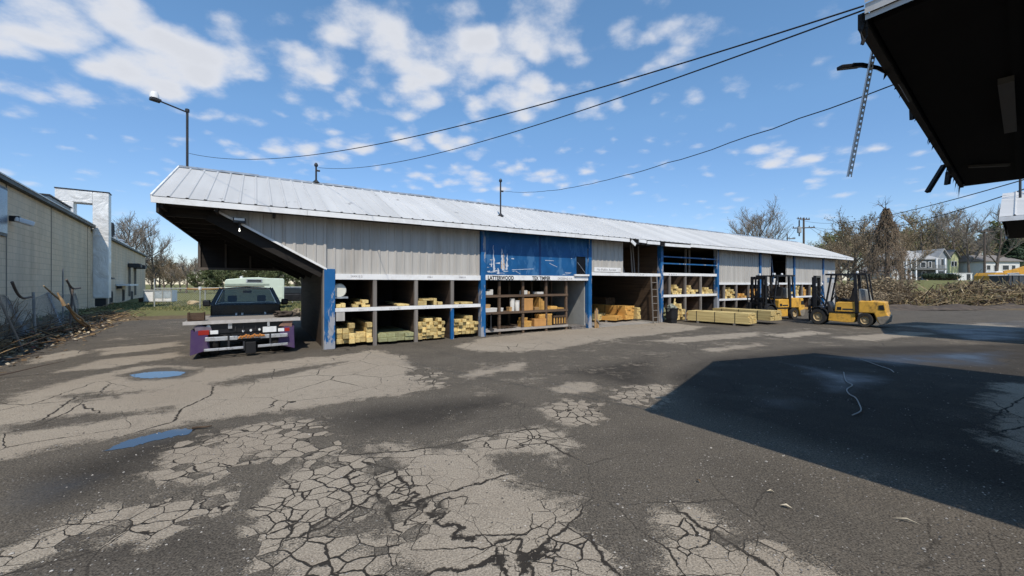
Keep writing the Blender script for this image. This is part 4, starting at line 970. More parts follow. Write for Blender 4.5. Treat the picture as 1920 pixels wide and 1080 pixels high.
o = thing('wooden_pallet', S(8.68, .30, 0), RZ + .05, 'low grey pallet on the floor against the grey bay wall', 'pallet')
for k in range(3): part(MB().box(-.36, .36, -.3 + .28*k, -.24 + .28*k, 0, .09), 'runner', m_rawwood, o)
for k in range(5): part(MB().box(-.38 + k*.16, -.27 + k*.16, -.32, .34, .092, .112), 'deck_board', m_rawwood, o)
# ---- third bay: golden stacks, ladder, scrap boards
def bundle(name, loc, rz, nx, nz, w, h, L, mat, label, cat='lumber stack', bands=True, bear=True, seed=1, group=None):
    """a strapped bundle of boards, one thing: boards with slightly uneven ends, straps, bearers"""
    r_ = random.Random(seed); o = thing(name, loc, rz, label, cat, group); mb = MB(); z0 = .09 if bear else 0
    for i in range(nx):
        for k in range(nz):
            e = r_.uniform(-.03, .03); x = (i - nx/2) * w
            mb.box(x + .0025, x + w - .0025, -L/2 + e, L/2 + r_.uniform(-.03, .03), z0 + k * h + .0015, z0 + (k + 1) * h - .0015)
    part(mb, 'board', mat, o)
    if bear: part(MB().box(-nx*w/2, nx*w/2, -L*.3, -L*.3 + .09, 0, .088).box(-nx*w/2, nx*w/2, L*.3, L*.3 + .09, 0, .088), 'bearer', m_rawwood, o)
    if bands:
        for f in (-.3, .02, .33):
            X_, H_ = nx*w/2 + .004, z0 + nz*h + .004
            part(MB().box(-X_, X_, L*f, L*f + .025, H_ - .003, H_).box(-X_, -X_ + .003, L*f, L*f + .025, z0, H_).box(X_ - .003, X_, L*f, L*f + .025, z0, H_), 'strap', m_black, o)
    return o
bundle('lumber_stack', S(12.35, 1.9, .03), RZ + .06, 5, 7, .12, .085, 2.2, m_gold, 'tallest golden lumber stack in the dark open bay', seed=3)
bundle('lumber_stack', S(12.93, 1.9, .03), RZ + .03, 2, 6, .11, .085, 2.3, m_lumber, 'narrow yellow lumber stack at the right of the tallest golden stack', seed=4, bands=False)
bundle('lumber_stack', S(11.45, 1.75, .03), RZ + .35, 6, 2, .14, .09, 2.0, m_gold, 'low golden planks lying in front of the tallest golden stack', seed=5, bands=False)
bundle('lumber_stack', S(10.75, 2.3, .03), RZ + .5, 6, 3, .14, .09, 2.2, m_lumber, 'lowest yellow planks at the left of the dark open bay', seed=6, bands=False)
m_dkpile = wood('dim_brown_boards', (.16, .09, .045), (.09, .05, .028), .2, axis=1)
bundle('lumber_stack', S(13.1, 3.6, .03), RZ, 5, 10, .13, .09, 2.0, m_dkpile, 'tall dim brown board pile against the brown bay wall', seed=7, bands=False)
lad = thing('ladder', S(12.95, -.06, 0), RZ, 'grey wooden ladder leaning on the white beam beside the trash bin', 'ladder')
for s in (-.19, .19): part(MB().beam((s, -.12, 0), (s, .0, 2.02), .05, .03, (1, 0, 0)), 'rail', m_rawwood, lad)
for k in range(6): part(MB().tube([(-.19, -.12 + .12 * (.25 + .3*k) / 2.02, .25 + .3*k), (.19, -.12 + .12 * (.25 + .3*k) / 2.02, .25 + .3*k)], .016, 6), 'rung', m_rawwood, lad)
sb = thing('scrap_boards', S(9.42, -.14, 0), RZ, 'rough splintered tan boards standing against the third blue post', 'scrap wood')
for k in range(5):
    part(MB().beam((-.02 + .04 * k, .02 * (k % 2), 0), (-.01 + .045 * k + rb.uniform(-.05, .05), .05, .72 + .09 * rb.uniform(-1, 1)), .05, .03, (0, 1, 0)), 'board', (m_tan, m_rawwood)[k % 2], sb)
part(MB().beam((.05, -.03, .32), (.22, -.05, .12), .05, .03, (0, 1, 0)), 'board', m_rawwood, sb)
bin_ = thing('trash_bin', S(13.64, -.45, 0), RZ - .1, 'black tapered trash bin in front of the fourth blue post', 'bin')
mb = MB(); n = 20
def rsq(hw, z):
    return [(math.copysign(abs(math.cos(a)) ** .45, math.cos(a)) * hw, math.copysign(abs(math.sin(a)) ** .45, math.sin(a)) * hw, z) for a in [2 * math.pi * i / n for i in range(n)]]
rings = [rsq(.17, 0), rsq(.215, .60), rsq(.235, .605), rsq(.235, .65), rsq(.21, .65), rsq(.20, .2)]
for a, c in zip(rings, rings[1:]):
    for i in range(n): mb.quad(a[i], a[(i+1) % n], c[(i+1) % n], c[i])
mb.poly(rings[0]).poly(rings[-1]); part(mb, 'body', m_blackmatt, bin_)
for s in (-1, 1): part(MB().lathe([(0, -.02), (.07, -.02), (.07, .02), (0, .02)], (.14 * s, .2, .07), 'x', 14), 'wheel', m_rubber, bin_)
rub = thing('rubbish_bag', S(13.64, -.45, .55), RZ, 'grey green crumpled waste heaped in the black trash bin', 'rubbish')
def lump(name, mat, par, rx, ry, rz, seed, amp=.3, sub=3, loc=(0, 0, 0), sc=3.0):
    bm = bmesh.new(); bmesh.ops.create_icosphere(bm, subdivisions=sub, radius=1)
    for v_ in bm.verts:
        k = 1 + amp * mnoise.fractal(v_.co * sc * .5 + Vector((seed, seed * 2, 0)), .8, 2, 4); v_.co = Vector((v_.co.x * rx * k, v_.co.y * ry * k, v_.co.z * rz * k))
    me = bpy.data.meshes.new(name); bm.to_mesh(me); bm.free(); me.materials.append(mat)
    o = bpy.data.objects.new(name, me); COL.objects.link(o); o.parent = par; o.location = loc; return o
lump('bag', pm('dull_waste', (.24, .25, .2), .8, 0, .5, 9), rub, .2, .18, .2, 3, .5, loc=(0, 0, .08))
part(MB().beam((.08, -.03, .05), (.2, -.02, .5), .05, .03, (0, 1, 0)).beam((-.05, -.05, .1), (.26, -.02, .33), .04, .02, (0, 1, 0)), 'stick', m_lumber, rub)
# ---- fourth bay onward
stack(14.25, 15.12, 1.213, (3, 5, 4, 3), .112, .085, m_lumber, 'pale yellow board end in the upper bin right of the ladder', 'boards in the first upper bin beyond the ladder', skip=.2)
stack(15.42, 16.38, 1.213, (3, 4, 3, 2), .16, .10, m_lumber, 'yellow board end in the middle upper bin beyond the ladder', 'boards in the middle upper bin beyond the ladder', skip=.2)
stack(16.62, 17.6, 1.213, (2, 3, 2), .16, .10, m_lumber, 'yellow board end in the last upper bin left of the fifth blue post', 'boards in the last upper bin before the fifth post', skip=.3)
stack(13.8, 14.06, .06, 6, .12, .09, m_green, 'greenish board end just right of the black trash bin', 'greenish boards beside the trash bin')
stack(14.22, 15.14, .06, (5, 5, 6, 4), .13, .118, m_lumber, 'pale board end in the lower bin right of the trash bin', 'boards in the lower bin right of the trash bin', v=-.12, skip=.2)
stack(15.4, 16.3, .06, (3, 2, 2), .15, .09, m_gold, 'golden board end low in the bin behind the ground stack', 'golden boards behind the ground stack', v=-.1)
for (a, c, rows, mt, lab, grp) in ((18.05, 18.45, (2, 1), m_ply, 'dark board in the narrow upper bin right of the fifth blue post', 'boards right of the fifth post'), (18.62, 19.6, (4, 5, 4), m_lumber, 'yellow board end in the upper bin behind the forklift load', 'boards in the upper bin behind the load'),
        (19.8, 20.8, (1, 2, 1), m_gold, 'low golden board left of the hidden forklift mast', 'golden boards left of the hidden forklift'), (21.0, 21.9, (4, 4), m_gold, 'golden board end directly behind the forklift mast', 'golden boards behind the mast')):
    stack(a, c, .943, rows, .17, .115, mt, lab, grp, skip=.2)
for (a, c, rows, mt, lab, grp) in ((24.4, 25.2, (2, 3, 2), m_gold, 'golden board end seen through the hidden forklift', 'golden boards seen through the hidden forklift'), (25.4, 26.1, (4, 5), m_lumber, 'pale board end in the far bin left of the seventh blue post', 'boards left of the seventh post'),
        (26.5, 27.2, (5, 5), m_lumber, 'pale board end in the far bin right of the seventh blue post', 'boards right of the seventh post'), (27.4, 28.3, (4, 3), m_gold, 'golden board end in the middle far bin left of the big forklift', 'golden boards in the middle far bin'), (28.5, 29.3, (3, 4), m_lumber, 'pale board end in the last far bin left of the big forklift', 'boards in the last far bin')):
    stack(a, c, .943, rows[:-1] if max(rows) > 4 else rows, .19, .13, mt, lab, grp, skip=.2)
    stack(a, c, .06, (2, 1), .22, .14, m_gold, 'low ' + lab.replace(' board end in', ' board end under').replace(' board end seen', ' board end on the floor, seen'), grp + ' at floor level', skip=.2)
gs = Vector((*G(1376, 609), 0)); dgs = Vector((-.66, .75, 0))
bundle('lumber_bundle', gs + dgs * .15 + Vector((-.22, .35, 0)), math.atan2(dgs.y, dgs.x) - R(90), 6, 5, .14, .085, 2.45, m_lumber, 'strapped yellow lumber bundle lying on the asphalt in front of the sheds', 'lumber bundle', seed=9)
# ------------------------------------------------------------------ forklifts (x forward, y left)
def make_forklift(loc, rz, label):
    f = thing('forklift', loc, rz, label, 'forklift', 'yellow forklifts in the yard')
    Wd = .56
    part(MB().prism([(.50, .18), (.46, .52), (-.52, .52), (-.52, .16), (-.2, .14)], -Wd * .82, Wd * .82), 'chassis', m_yellow, f, bevel=.02)
    part(MB().prism([(.24, .57), (.20, .93), (.10, .965), (-.56, .965), (-.56, .57)], -Wd * .9, Wd * .9), 'hood', m_yellow, f, bevel=.025)
    part(MB().box(.5, -.6, -Wd * .85, Wd * .85, .52, .568), 'floor_rail', m_black, f)
    cw = part(MB().prism([(-.66, .56), (-.66, 1.03), (-1.08, 1.03), (-1.56, 1.0), (-1.62, .60), (-1.70, .46), (-1.66, .22), (-1.42, .14), (-1.33, .2), (-1.20, .56)], -Wd, Wd), 'counterweight', m_yellow, f, bevel=.04, seg=3)
    part(MB().prism([(-1.635, .5), (-1.715, .46), (-1.675, .20), (-1.42, .12), (-1.36, .20), (-1.28, .42)], -Wd - .004, Wd + .004), 'tail_plate', pm('dirty_grey_paint', (.22, .19, .15), .7, 0, .4, 7), cw, bevel=.02)
    for s in (-1, 1):
        part(MB().prism([(-1.36, .72), (-1.36, .87), (-1.52, .89), (-1.56, .70)], s * (Wd + .002), s * (Wd + .02)), 'tail_light', m_black, cw)
        part(MB().box(-.02, .14, s * (Wd * .9 + .002), s * (Wd * .9 + .008), .64, .76), 'vent', m_black, f)
        part(MB().box(-.46, -.06, s * (Wd * .9 + .002), s * (Wd * .9 + .006), .645, .705), 'dark_decal', m_ink, f)
    part(MB().prism([(-.66, .56), (-.60, .56), (-.60, 1.0), (-.66, 1.0)], -Wd * .98, Wd * .98), 'rear_bulkhead', m_black, f)
    for (x, r, w_) in ((.88, .335, .27), (-.88, .285, .22)):
        for s in (-1, 1):
            y = s * (Wd - .10)
            wh = part(MB().lathe([(r * .55, -w_/2), (r * .92, -w_/2), (r, -w_/2 + .05), (r, w_/2 - .05), (r * .92, w_/2), (r * .55, w_/2)], (x, y, r), 'y', 28), 'wheel', m_rubber, f, smooth=True)
            part(MB().lathe([(0, -w_*.25), (r * .22, -w_*.28), (r * .28, -w_*.1), (r * .48, -w_*.12), (r * .56, -w_*.5), (r * .58, -w_*.5), (r * .58, w_*.5), (r * .56, w_*.5), (r * .48, w_*.12), (r * .28, w_*.1), (r * .22, w_*.28), (0, w_*.25)], (x, y, r), 'y', 24), 'rim', pm('dusty_yellow_rim', (.42, .32, .18), .75, 0, .3, 9), wh, smooth=True)
    for s in (-1, 1):
        mb = MB(); pts = [(.88 + .42 * math.cos(a), .335 + .42 * math.sin(a)) for a in np.linspace(R(20), R(165), 9)]
        for p, q in zip(pts, pts[1:]): mb.beam((p[0], s * (Wd - .08), p[1]), (q[0], s * (Wd - .08), q[1]), .30, .025, (0, 0, 1))
        part(mb, 'mudguard', m_dksteel, f)
    part(MB().prism([(.50, .52), (.56, .95), (.50, .98), (.30, .6), (.24, .52)], -Wd * .8, Wd * .8), 'cowl', m_dksteel, f, bevel=.015)
    # overhead guard
    g = MB()
    for s in (-1, 1):
        y = s * (Wd - .05)
        g.beam((.62, y, .62), (.36, y, 2.05), .06, .07, (1, 0, 0)); g.beam((-.60, y, .56), (-.52, y, 2.05), .09, .12, (1, 0, 0)); g.beam((-1.05, y * .8, 1.0), (-.90, y * .8, 2.05), .05, .06, (1, 0, 0)); g.beam((.60, y, 2.08), (-.94, y, 2.08), .06, .07)
    for x in np.arange(-.88, .6, .165): g.box(x, x + .05, -Wd + .06, Wd - .06, 2.055, 2.10)
    part(g, 'overhead_guard', m_black, f)
    part(MB().prism([(-.62, .99), (-.62, 1.5), (-.92, 1.46), (-1.04, 1.02)], -.3, .3), 'gas_bottle_cover', pm('grey_equipment', (.28, .29, .28), .6, 0, .2, 5), f, bevel=.03)
    part(MB().lathe([(0, 0), (.05, 0), (.055, .07), (.03, .1), (0, .1)], (-.55, .1, 2.105), 'z', 12), 'beacon', m_lens, f, smooth=True)
    for s in (-1, 1): part(MB().beam((.42, s * .42, 2.15), (.52, s * .42, 2.15), .13, .10), 'work_light', m_lens, f, bevel=.015)
    part(MB().box(.26, .54, .455, .468, 1.74, 1.95), 'notice_plate', m_lens, f)
    st = part(MB().prism([(.06, .967), (.06, 1.08), (-.30, 1.08), (-.40, 1.55), (-.50, 1.55), (-.46, .967)], -.24, .24), 'seat', m_blackmatt, f, bevel=.04, seg=3)
    tw = MB(); ring = [Vector((.30 + .07 * math.cos(a), .17 * math.sin(a), 1.22 + .15 * math.cos(a))) for a in np.linspace(0, 2 * math.pi, 17)]
    tw.tube(ring, .014, 6).beam((.30, 0, 1.22), (.46, 0, .95), .04, .04).beam((.30, -.16, 1.22), (.30, .16, 1.22), .02, .02); part(tw, 'steering_wheel', m_black, f)
    for k in range(3): part(MB().beam((.34, -.34 - .05*k, .9), (.38, -.34 - .05*k, 1.22), .015, .015), 'lever', m_black, f)
    # mast: outer and inner channels, cylinders, chains, carriage, load guard
    mst = MB()
    for s in (-1, 1):
        mst.box(.98, 1.10, s * .40 - .045, s * .40 + .045, .18, 2.02).box(1.09, 1.18, s * .30 - .04, s * .30 + .04, .2, 1.98)
        mst.tube([(1.0, s * .22, .3), (1.0, s * .22, 1.9)], .04, 10)
    mst.box(.98, 1.10, -.44, .44, 1.95, 2.04).box(1.0, 1.1, -.4, .4, .98, 1.06).box(.98, 1.10, -.44, .44, .2, .3).box(1.08, 1.17, -.34, .34, 1.90, 1.98)
    m_ = part(mst, 'mast', m_black, f)
    part(MB().tube([(1.06, 0, .3), (1.06, 0, 1.85)], .055, 10).beam((1.10, -.1, .5), (1.10, -.1, 1.9), .03, .02).beam((1.10, .1, .5), (1.10, .1, 1.9), .03, .02), 'lift_cylinder', m_dksteel, m_)
    for s in (-1, 1): part(MB().tube([(.98, s * .46, 1.55), (.85, s * .48, 1.3), (.8, s * .46, .95), (.62, s * .44, .9)], .014, 6), 'hose', m_black, f); part(MB().tube([(.98, s * .42, 1.25), (.58, s * .42, .72)], .035, 8), 'tilt_cylinder', m_dksteel, f)
    part(MB().box(.94, .98, .44, .48, 1.6, 1.72).box(.94, .98, -.48, -.44, 1.6, 1.72), 'reflector', m_lens, m_)
    car = part(MB().box(1.19, 1.26, -.55, .55, .36, .46).box(1.19, 1.26, -.55, .55, .72, .82).box(1.19, 1.25, -.5, -.42, .36, .82).box(1.19, 1.25, .42, .5, .36, .82), 'carriage', m_black, f, bevel=.008)
    mb = MB(); mb.box(1.20, 1.24, -.55, .55, 1.0, 1.05)
    for y in np.arange(-.53, .54, .21): mb.box(1.20, 1.235, y - .02, y + .02, .82, 1.0)
    part(mb, 'load_guard', m_black, f)
    for s in (-1, 1):
        part(MB().prism([(1.262, .80), (1.31, .80), (1.31, .16), (2.35, .115), (2.36, .10), (1.262, .10)], s * .32 - .06, s * .32 + .06), 'fork', m_dksteel, f, bevel=.006)
    return f
hd = Vector((-.73, .69, 0)).normalized()
pF, pR = Vector((*G(1541, 609), 0)), Vector((*G(1622, 613), 0))
hd = Vector((-.66, .75, 0))
fk = make_forklift(Vector((13.66, 16.50, 0)), math.atan2(hd.y, hd.x), 'mud stained yellow forklift in full side view at the right of the yard')
fk.scale = (.84, .92, 1)
fk2 = copy_tree(fk); fk2['label'] = 'partly hidden orange yellow forklift carrying a lumber bundle, nearer the shed'; fk2['category'] = 'forklift'
h2 = Vector((-.957, -.29, 0)); fk2.location = Vector((*G(1449, 598), 0)); fk2.rotation_euler.z = math.atan2(h2.y, h2.x)
lb = Vector((*G(1421, 607), 0)); 
bundle('lumber_bundle', lb + Vector((-.08, .75, .17)), math.atan2(.86, -.52) - R(90), 6, 4, .15, .10, 2.5, m_lumber, 'yellow lumber bundle held just off the ground on forklift forks', 'lumber bundle', seed=12, bear=False)
# ------------------------------------------------------------------ flatbed tow truck seen from behind (x right, y forward, z up in its own frame)
TR0 = Vector((-6.28, 9.42, 0)); hd_t = Vector((-.54, .842, 0))
tk = thing('flatbed_truck', TR0, math.atan2(hd_t.y, hd_t.x) - R(90), 'black pickup tow truck with grey flatbed and purple skirts, seen from behind', 'truck')
tk.scale = (.83, .92, 1)
def tp(mb, name, mat, par=tk, **k): return mb.build(name, mat, par, **k)
m_deck = wood('grey_deck_planks', (.34, .31, .28), (.2, .18, .16), .1, axis=0)
bed = tp(MB().prism([(-1.36, .80), (1.36, .80), (1.36, .855), (-1.36, .855)], .0, 2.1), 'flatbed', m_deck)
tp(MB().prism([(-1.38, .785), (1.38, .785), (1.38, .86), (-1.38, .86)], -.03, -.001), 'bed_edge', pm('worn_pale_edge', (.46, .43, .40), .6, 0, .2, 6, dirt=(.12,.1,.09)), bed)
for s in (-1, 1):
    x = s * 1.22
    sk = tp(MB().prism([(s * .80, .22), (s * 1.23, .10), (s * 1.21, .62), (s * 1.0, .66), (s * .86, .6)], .0, .04), 'mudflap', m_purple)
    tp(MB().prism([(s * 1.18, .14), (s * 1.24, .12), (s * 1.22, .66), (s * 1.16, .66)], .045, 2.0), 'side_skirt', m_purple)
    sd_ = -s
    for y in (.55, ):
        for k, xo in enumerate((.98, .74)):
            wh = tp(MB().lathe([(.2, -.11), (.34, -.11), (.37, -.07), (.37, .07), (.34, .11), (.2, .11)], (s * xo, y, .37), 'x', 26), 'wheel', m_rubber, smooth=True)
            tp(MB().lathe([(0, -.05), (.1, -.06), (.2, -.1), (.21, .1), (.1, .06), (0, .05)], (s * xo, y, .37), 'x', 20), 'rim', m_steel, wh, smooth=True)
    wh = tp(MB().lathe([(.2, -.11), (.34, -.11), (.37, -.07), (.37, .07), (.34, .11), (.2, .11)], (s * .86, 3.9, .37), 'x', 26), 'wheel', m_rubber, smooth=True)
    tp(MB().lathe([(0, -.05), (.1, -.06), (.2, -.1), (.21, .1), (.1, .06), (0, .05)], (s * .86, 3.9, .37), 'x', 20), 'rim', m_steel, wh, smooth=True)
tp(MB().box(-.42, -.34, .1, 4.2, .42, .62).box(.34, .42, .1, 4.2, .42, .62).box(-.9, .9, .08, .14, .56, .80).box(-.4, .4, .5, .6, .3, .42).box(-.9, .9, .5, .6, .33, .42), 'frame', m_black)
bx = tp(MB().box(-1.08, 1.08, .10, .16, .50, .84), 'rear_panel', m_blackmatt)
tp(MB().prism([(-1.12, .60), (-.75, .60), (-.78, .70), (-1.05, .78), (-1.15, .74)], .02, .09), 'tail_fender', pm('dull_purple_grey', (.16, .13, .16), .6, 0, .3, 6), bevel=.01)
tp(MB().prism([(.82, .66), (1.16, .62), (1.18, .8), (1.0, .84)], .02, .09), 'tail_fender', pm('rusty_primer', (.25, .14, .10), .8, 0, .4, 7), bevel=.01)
for (xa, xb, za, zb, mt, nm) in ((-1.06, -.82, .54, .65, m_red, 'tail_light'), (-.80, -.62, .55, .635, m_lens, 'reverse_light'), (.80, .96, .53, .61, m_lens, 'reverse_light'), (.97, 1.10, .525, .615, m_red, 'tail_light')):
    tp(MB().box(xa, xb, -.005, .03, za, zb), nm, mt, bevel=.008)
tp(MB().box(.42, .76, -.008, .01, .53, .665), 'number_plate', pm('plate_white', (.7, .7, .68), .4, 0, .1, 10), bevel=.005)
for (x, z) in ((-.05, .585), (.13, .59), (.34, .6)): tp(MB().lathe([(0, -.012), (.03, -.01), (.035, .02), (0, .02)], (x, .09, z), 'y', 12), 'marker_lamp', m_lens, smooth=True)
tp(MB().lathe([(0, -.02), (.05, -.015), (.055, .02), (0, .02)], (-.84, .05, .71), 'y', 14), 'reflector', m_lens, smooth=True)
tp(MB().box(-.40, -.31, .02, .09, .66, .81), 'latch_plate', m_chrome); tp(MB().box(.53, .59, -.02, .06, .68, .80), 'latch_plate', m_chrome)
up = tp(MB().beam((-.90, -.10, .455), (-.18, -.10, .45), .07, .09).beam((.36, -.10, .45), (1.04, -.10, .45), .07, .09).beam((-.18, -.10, .45), (.36, -.10, .45), .05, .06), 'bumper_bar', m_chrome, bevel=.008)
tp(MB().beam((-.92, -.16, .22), (-.04, -.16, .225), .05, .055).beam((.30, -.16, .23), (1.04, -.16, .24), .05, .06), 'step_bar', m_chrome, bevel=.006)
for (x, z0, z1_) in ((-.38, .17, .5), (-.03, .15, .36), (.6, .22, .5)): tp(MB().beam((x, -.12, z0), (x, -.12, z1_), .045, .045, (1, 0, 0)), 'strut', m_dksteel)
tp(MB().box(.0, .26, -.12, .06, .06, .34), 'tow_head', m_blackmatt, bevel=.02)
cb = MB(); rr = random.Random(4)
for k in range(9):
    a = -.15 + k * .065; cb.tube([(a, -.16, .45 + rr.uniform(-.02, .03)), (a + .045, -.18, .50 + rr.uniform(-.02, .02)), (a + .09, -.16, .46 + rr.uniform(-.02, .03))], .024, 7)
tp(cb, 'tow_strap', pm('orange_strap', (.50, .20, .05), .8, 0, .3, 20))
for (x0, x1) in ((-.24, -.22), (-.06, -.04), (.24, .26)): tp(MB().box(x0, x1, .04, .08, .60, .82), 'hanger', m_dksteel)
# cab: shell with real window openings
m_cab = pm('black_car_paint', (.005, .005, .006), .25, 0, .2, 3, dirt=(.05, .045, .04), dirt_amt=.3)
yb, yf = 2.05, 3.55
cab = tp(MB().prism([(-.96, .5), (.96, .5), (.97, .98), (.93, 1.14), (-.93, 1.14), (-.97, .98)], yb, yb + .06).box(-.965, -.90, yb, yf, .4, 1.12).box(.90, .965, yb, yf, .4, 1.12).box(-.9, .9, yb, yf, .4, .46).prism([(-.95, .4), (.95, .4), (.95, 1.08), (.8, 1.12), (-.8, 1.12), (-.95, 1.08)], yf, yf + 1.15), 'cab', m_cab, bevel=.02)
rf_ = MB(); prof = [(-.72, 1.53), (-.66, 1.575), (-.4, 1.60), (0, 1.61), (.4, 1.60), (.66, 1.575), (.72, 1.53), (.66, 1.53), (.4, 1.57), (0, 1.575), (-.4, 1.57), (-.66, 1.53)]
rf_.prism(prof, yb + .12, yf - .35); tp(rf_, 'cab_roof', m_cab)
for s in (-1, 1):
    for q in (((s * .94, yb + .02, 1.12), (s * .70, yb + .14, 1.565), .10, .07), ((s * .93, yf + .1, 1.12), (s * .70, yf - .37, 1.565), .06, .06), ((s * .92, yb + .75, 1.12), (s * .71, yb + .7, 1.56), .06, .07)): tp(MB().beam(*q, (0, 1, 0)), 'pillar', m_cab)
tr_ = MB()
for s in (-1, 1): tr_.beam((s * .845, yb - .005, 1.15), (s * .655, yb + .085, 1.53), .014, .022, (0, 1, 0))
tr_.tube([(-.655, yb + .085, 1.53), (-.6, yb + .09, 1.555), (0, yb + .09, 1.57), (.6, yb + .09, 1.555), (.655, yb + .085, 1.53)], .011, 6)
tp(tr_, 'window_trim', m_steel)
tp(MB().poly([(-.85, yb + .02, 1.14), (.85, yb + .02, 1.14), (.66, yb + .11, 1.54), (.4, yb + .115, 1.56), (-.4, yb + .115, 1.56), (-.66, yb + .11, 1.54)]), 'rear_window', m_glass)
tp(MB().poly([(-.86, yf + .08, 1.14), (.86, yf + .08, 1.14), (.66, yf - .34, 1.55), (-.66, yf - .34, 1.55)]), 'windshield', m_glass)
for s in (-1, 1):
    st = tp(MB().prism([(-.27, .5), (.27, .5), (.25, 1.16), (-.25, 1.16)], 2.55, 2.70, Matrix.Translation((s * .42, 0, 0))), 'seat', m_blackmatt, bevel=.04, seg=3)
    tp(MB().box(s * .42 - .13, s * .42 + .13, 2.57, 2.68, 1.19, 1.37), 'headrest', m_blackmatt, st, bevel=.04, seg=3)
    mr = tp(MB().box(s * 1.04, s * 1.26, yf - .55, yf - .42, 1.06, 1.24), 'wing_mirror', m_black, bevel=.04, seg=3)
    tp(MB().beam((s * .95, yf - .45, 1.08), (s * 1.06, yf - .48, 1.12), .05, .04), 'mirror_arm', m_black, mr)
tp(MB().box(-.13, .13, yf - .42, yf - .39, 1.43, 1.50), 'rear_view_mirror', m_black, bevel=.01)
tp(MB().box(-.6, .5, 2.2, 2.26, 1.615, 1.64), 'light_bar', pm('amber_bar', (.5, .3, .12), .4), bevel=.01)
for x in (-.28, -.12, .52): tp(MB().lathe([(0, 0), (.03, .0), (.03, .06), (0, .06)], (x, 1.9, .855), 'z', 10), 'deck_lamp', m_lens)
# things lying on the flatbed
cr = thing('wicker_crate', Vector(TR0) + Matrix.Rotation(math.atan2(hd_t.y, hd_t.x) - R(90), 3, 'Z') @ Vector((-1.12 * .83, .22, .862)), RZ, 'small brown wire crate on the left edge of the truck flatbed', 'crate')
m_wick = pm('brown_wicker', (.075, .045, .028), .85, 0, .4, 12)
for s in (-1, 1):
    mb = MB()
    for k in range(5): mb.box(-.14, .14, s * .1 - .006, s * .1 + .006, .01 + k * .035, .03 + k * .035)
    part(mb, 'side', m_wick, cr); mb = MB()
    for k in range(5): mb.box(s * .14 - .006, s * .14 + .006, -.093, .093, .01 + k * .035, .03 + k * .035)
    part(mb, 'end', m_wick, cr)
part(MB().box(-.13, .13, -.09, .09, 0, .008), 'base', m_wick, cr)
for k in range(4): part(MB().box(-.14 + .28 * (k % 2) - .012, -.14 + .28 * (k % 2) + .012, -.1 + .2 * (k // 2) - .012, -.1 + .2 * (k // 2) + .012, 0, .19), 'corner_post', m_wick, cr)
hp = thing('rag_heap', Vector(TR0) + Matrix.Rotation(math.atan2(hd_t.y, hd_t.x) - R(90), 3, 'Z') @ Vector((1.08 * .83, .5, .87)), RZ, 'dark brown heap of rags and rope on the right edge of the truck flatbed', 'rags')
lump('rag', pm('dark_rag', (.06, .045, .035), .9, 0, .5, 8), hp, .26, .3, .10, 5, .6, loc=(-.05, 0, .04)); lump('rag', pm('tan_rag', (.25, .2, .14), .9, 0, .4, 9), hp, .10, .14, .12, 8, .6, loc=(.2, .05, .05))
# ------------------------------------------------------------------ block building on the left (x along the wall, y into the building)
B0 = Vector((-14.1, 11.05, 0)); be = Vector((-.614, .789, 0)).normalized(); BR = math.atan2(be.y, be.x)
KS = 1.28                                  # the wall stands this much farther off (and larger) than first paced out
B0 = B0 * KS
BZ = CH * (1 - KS)
B0.z = BZ
def W(x, y, z=0.0): return B0 + (be * x + Vector((-be.y, be.x, 0)) * y + Vector((0, 0, z))) * KS
def blockmat():
    m, nt, b = newmat('painted_block_wall')
    tc = nd(nt, 'ShaderNodeTexCoord').outputs['Object']; sp = nd(nt, 'ShaderNodeSeparateXYZ'); lk(nt, tc, sp.inputs[0])
    cm = nd(nt, 'ShaderNodeCombineXYZ'); lk(nt, mth(nt, 'ADD', sp.outputs[0], sp.outputs[1]), cm.inputs[0]); lk(nt, sp.outputs[2], cm.inputs[1])
    br = nd(nt, 'ShaderNodeTexBrick'); lk(nt, cm.outputs[0], br.inputs['Vector']); br.inputs['Scale'].default_value = 1.0
    br.inputs['Brick Width'].default_value = .41; br.inputs['Row Height'].default_value = .2; br.inputs['Mortar Size'].default_value = .008
    br.inputs['Color1'].default_value = (.76, .59, .415, 1); br.inputs['Color2'].default_value = (.70, .54, .375, 1); br.inputs['Mortar'].default_value = (.52, .41, .28, 1)
    mp = nd(nt, 'ShaderNodeMapping'); mp.inputs['Scale'].default_value = (1.3, 1.3, .22); lk(nt, tc, mp.inputs[0])
    c = mixc(nt, mapr(nt, noi(nt, mp.outputs[0], 1, 7, .65), .45, .75, 0, .5), br.outputs['Color'], (.27, .235, .18))
    c = mixc(nt, mapr(nt, noi(nt, tc, .5, 5, .6), .4, .7, 0, .4), c, (.62, .56, .46))
    lk(nt, c, b.inputs['Base Color']); b.inputs['Roughness'].default_value = .85; b.inputs['Specular IOR Level'].default_value = .2
    bp = nd(nt, 'ShaderNodeBump'); bp.inputs['Strength'].default_value = .4; bp.inputs['Distance'].default_value = .008; lk(nt, br.outputs['Fac'], bp.inputs['Height']); bp.invert = True; lk(nt, bp.outputs[0], b.inputs['Normal'])
    return m
m_block = blockmat(); TZ = 4.50
bld = thing('block_building', B0, BR, 'long tan painted block building with a silver duct on its wall', 'building'); bld.scale = (KS, KS, KS)
part(MB().box(-16, 11.3, 0, 14, -1, TZ), 'wall', m_block, bld)
part(MB().box(11.302, 39.1, .22, 14, -1, TZ - .02), 'wall', m_block, bld)
part(MB().box(-16.1, 11.45, -.16, 14.1, TZ, TZ + .11).box(11.46, 39.25, .06, 14.1, TZ - .02, TZ + .09), 'roof_edge', pm('dark_roof_edge', (.05, .048, .045), .6, 0, .3, 3), bld)
part(MB().box(-16.12, 11.47, -.18, -.02, TZ + .113, TZ + .15).box(11.48, 39.27, .04, .2, TZ + .093, TZ + .13), 'coping', m_white, bld)
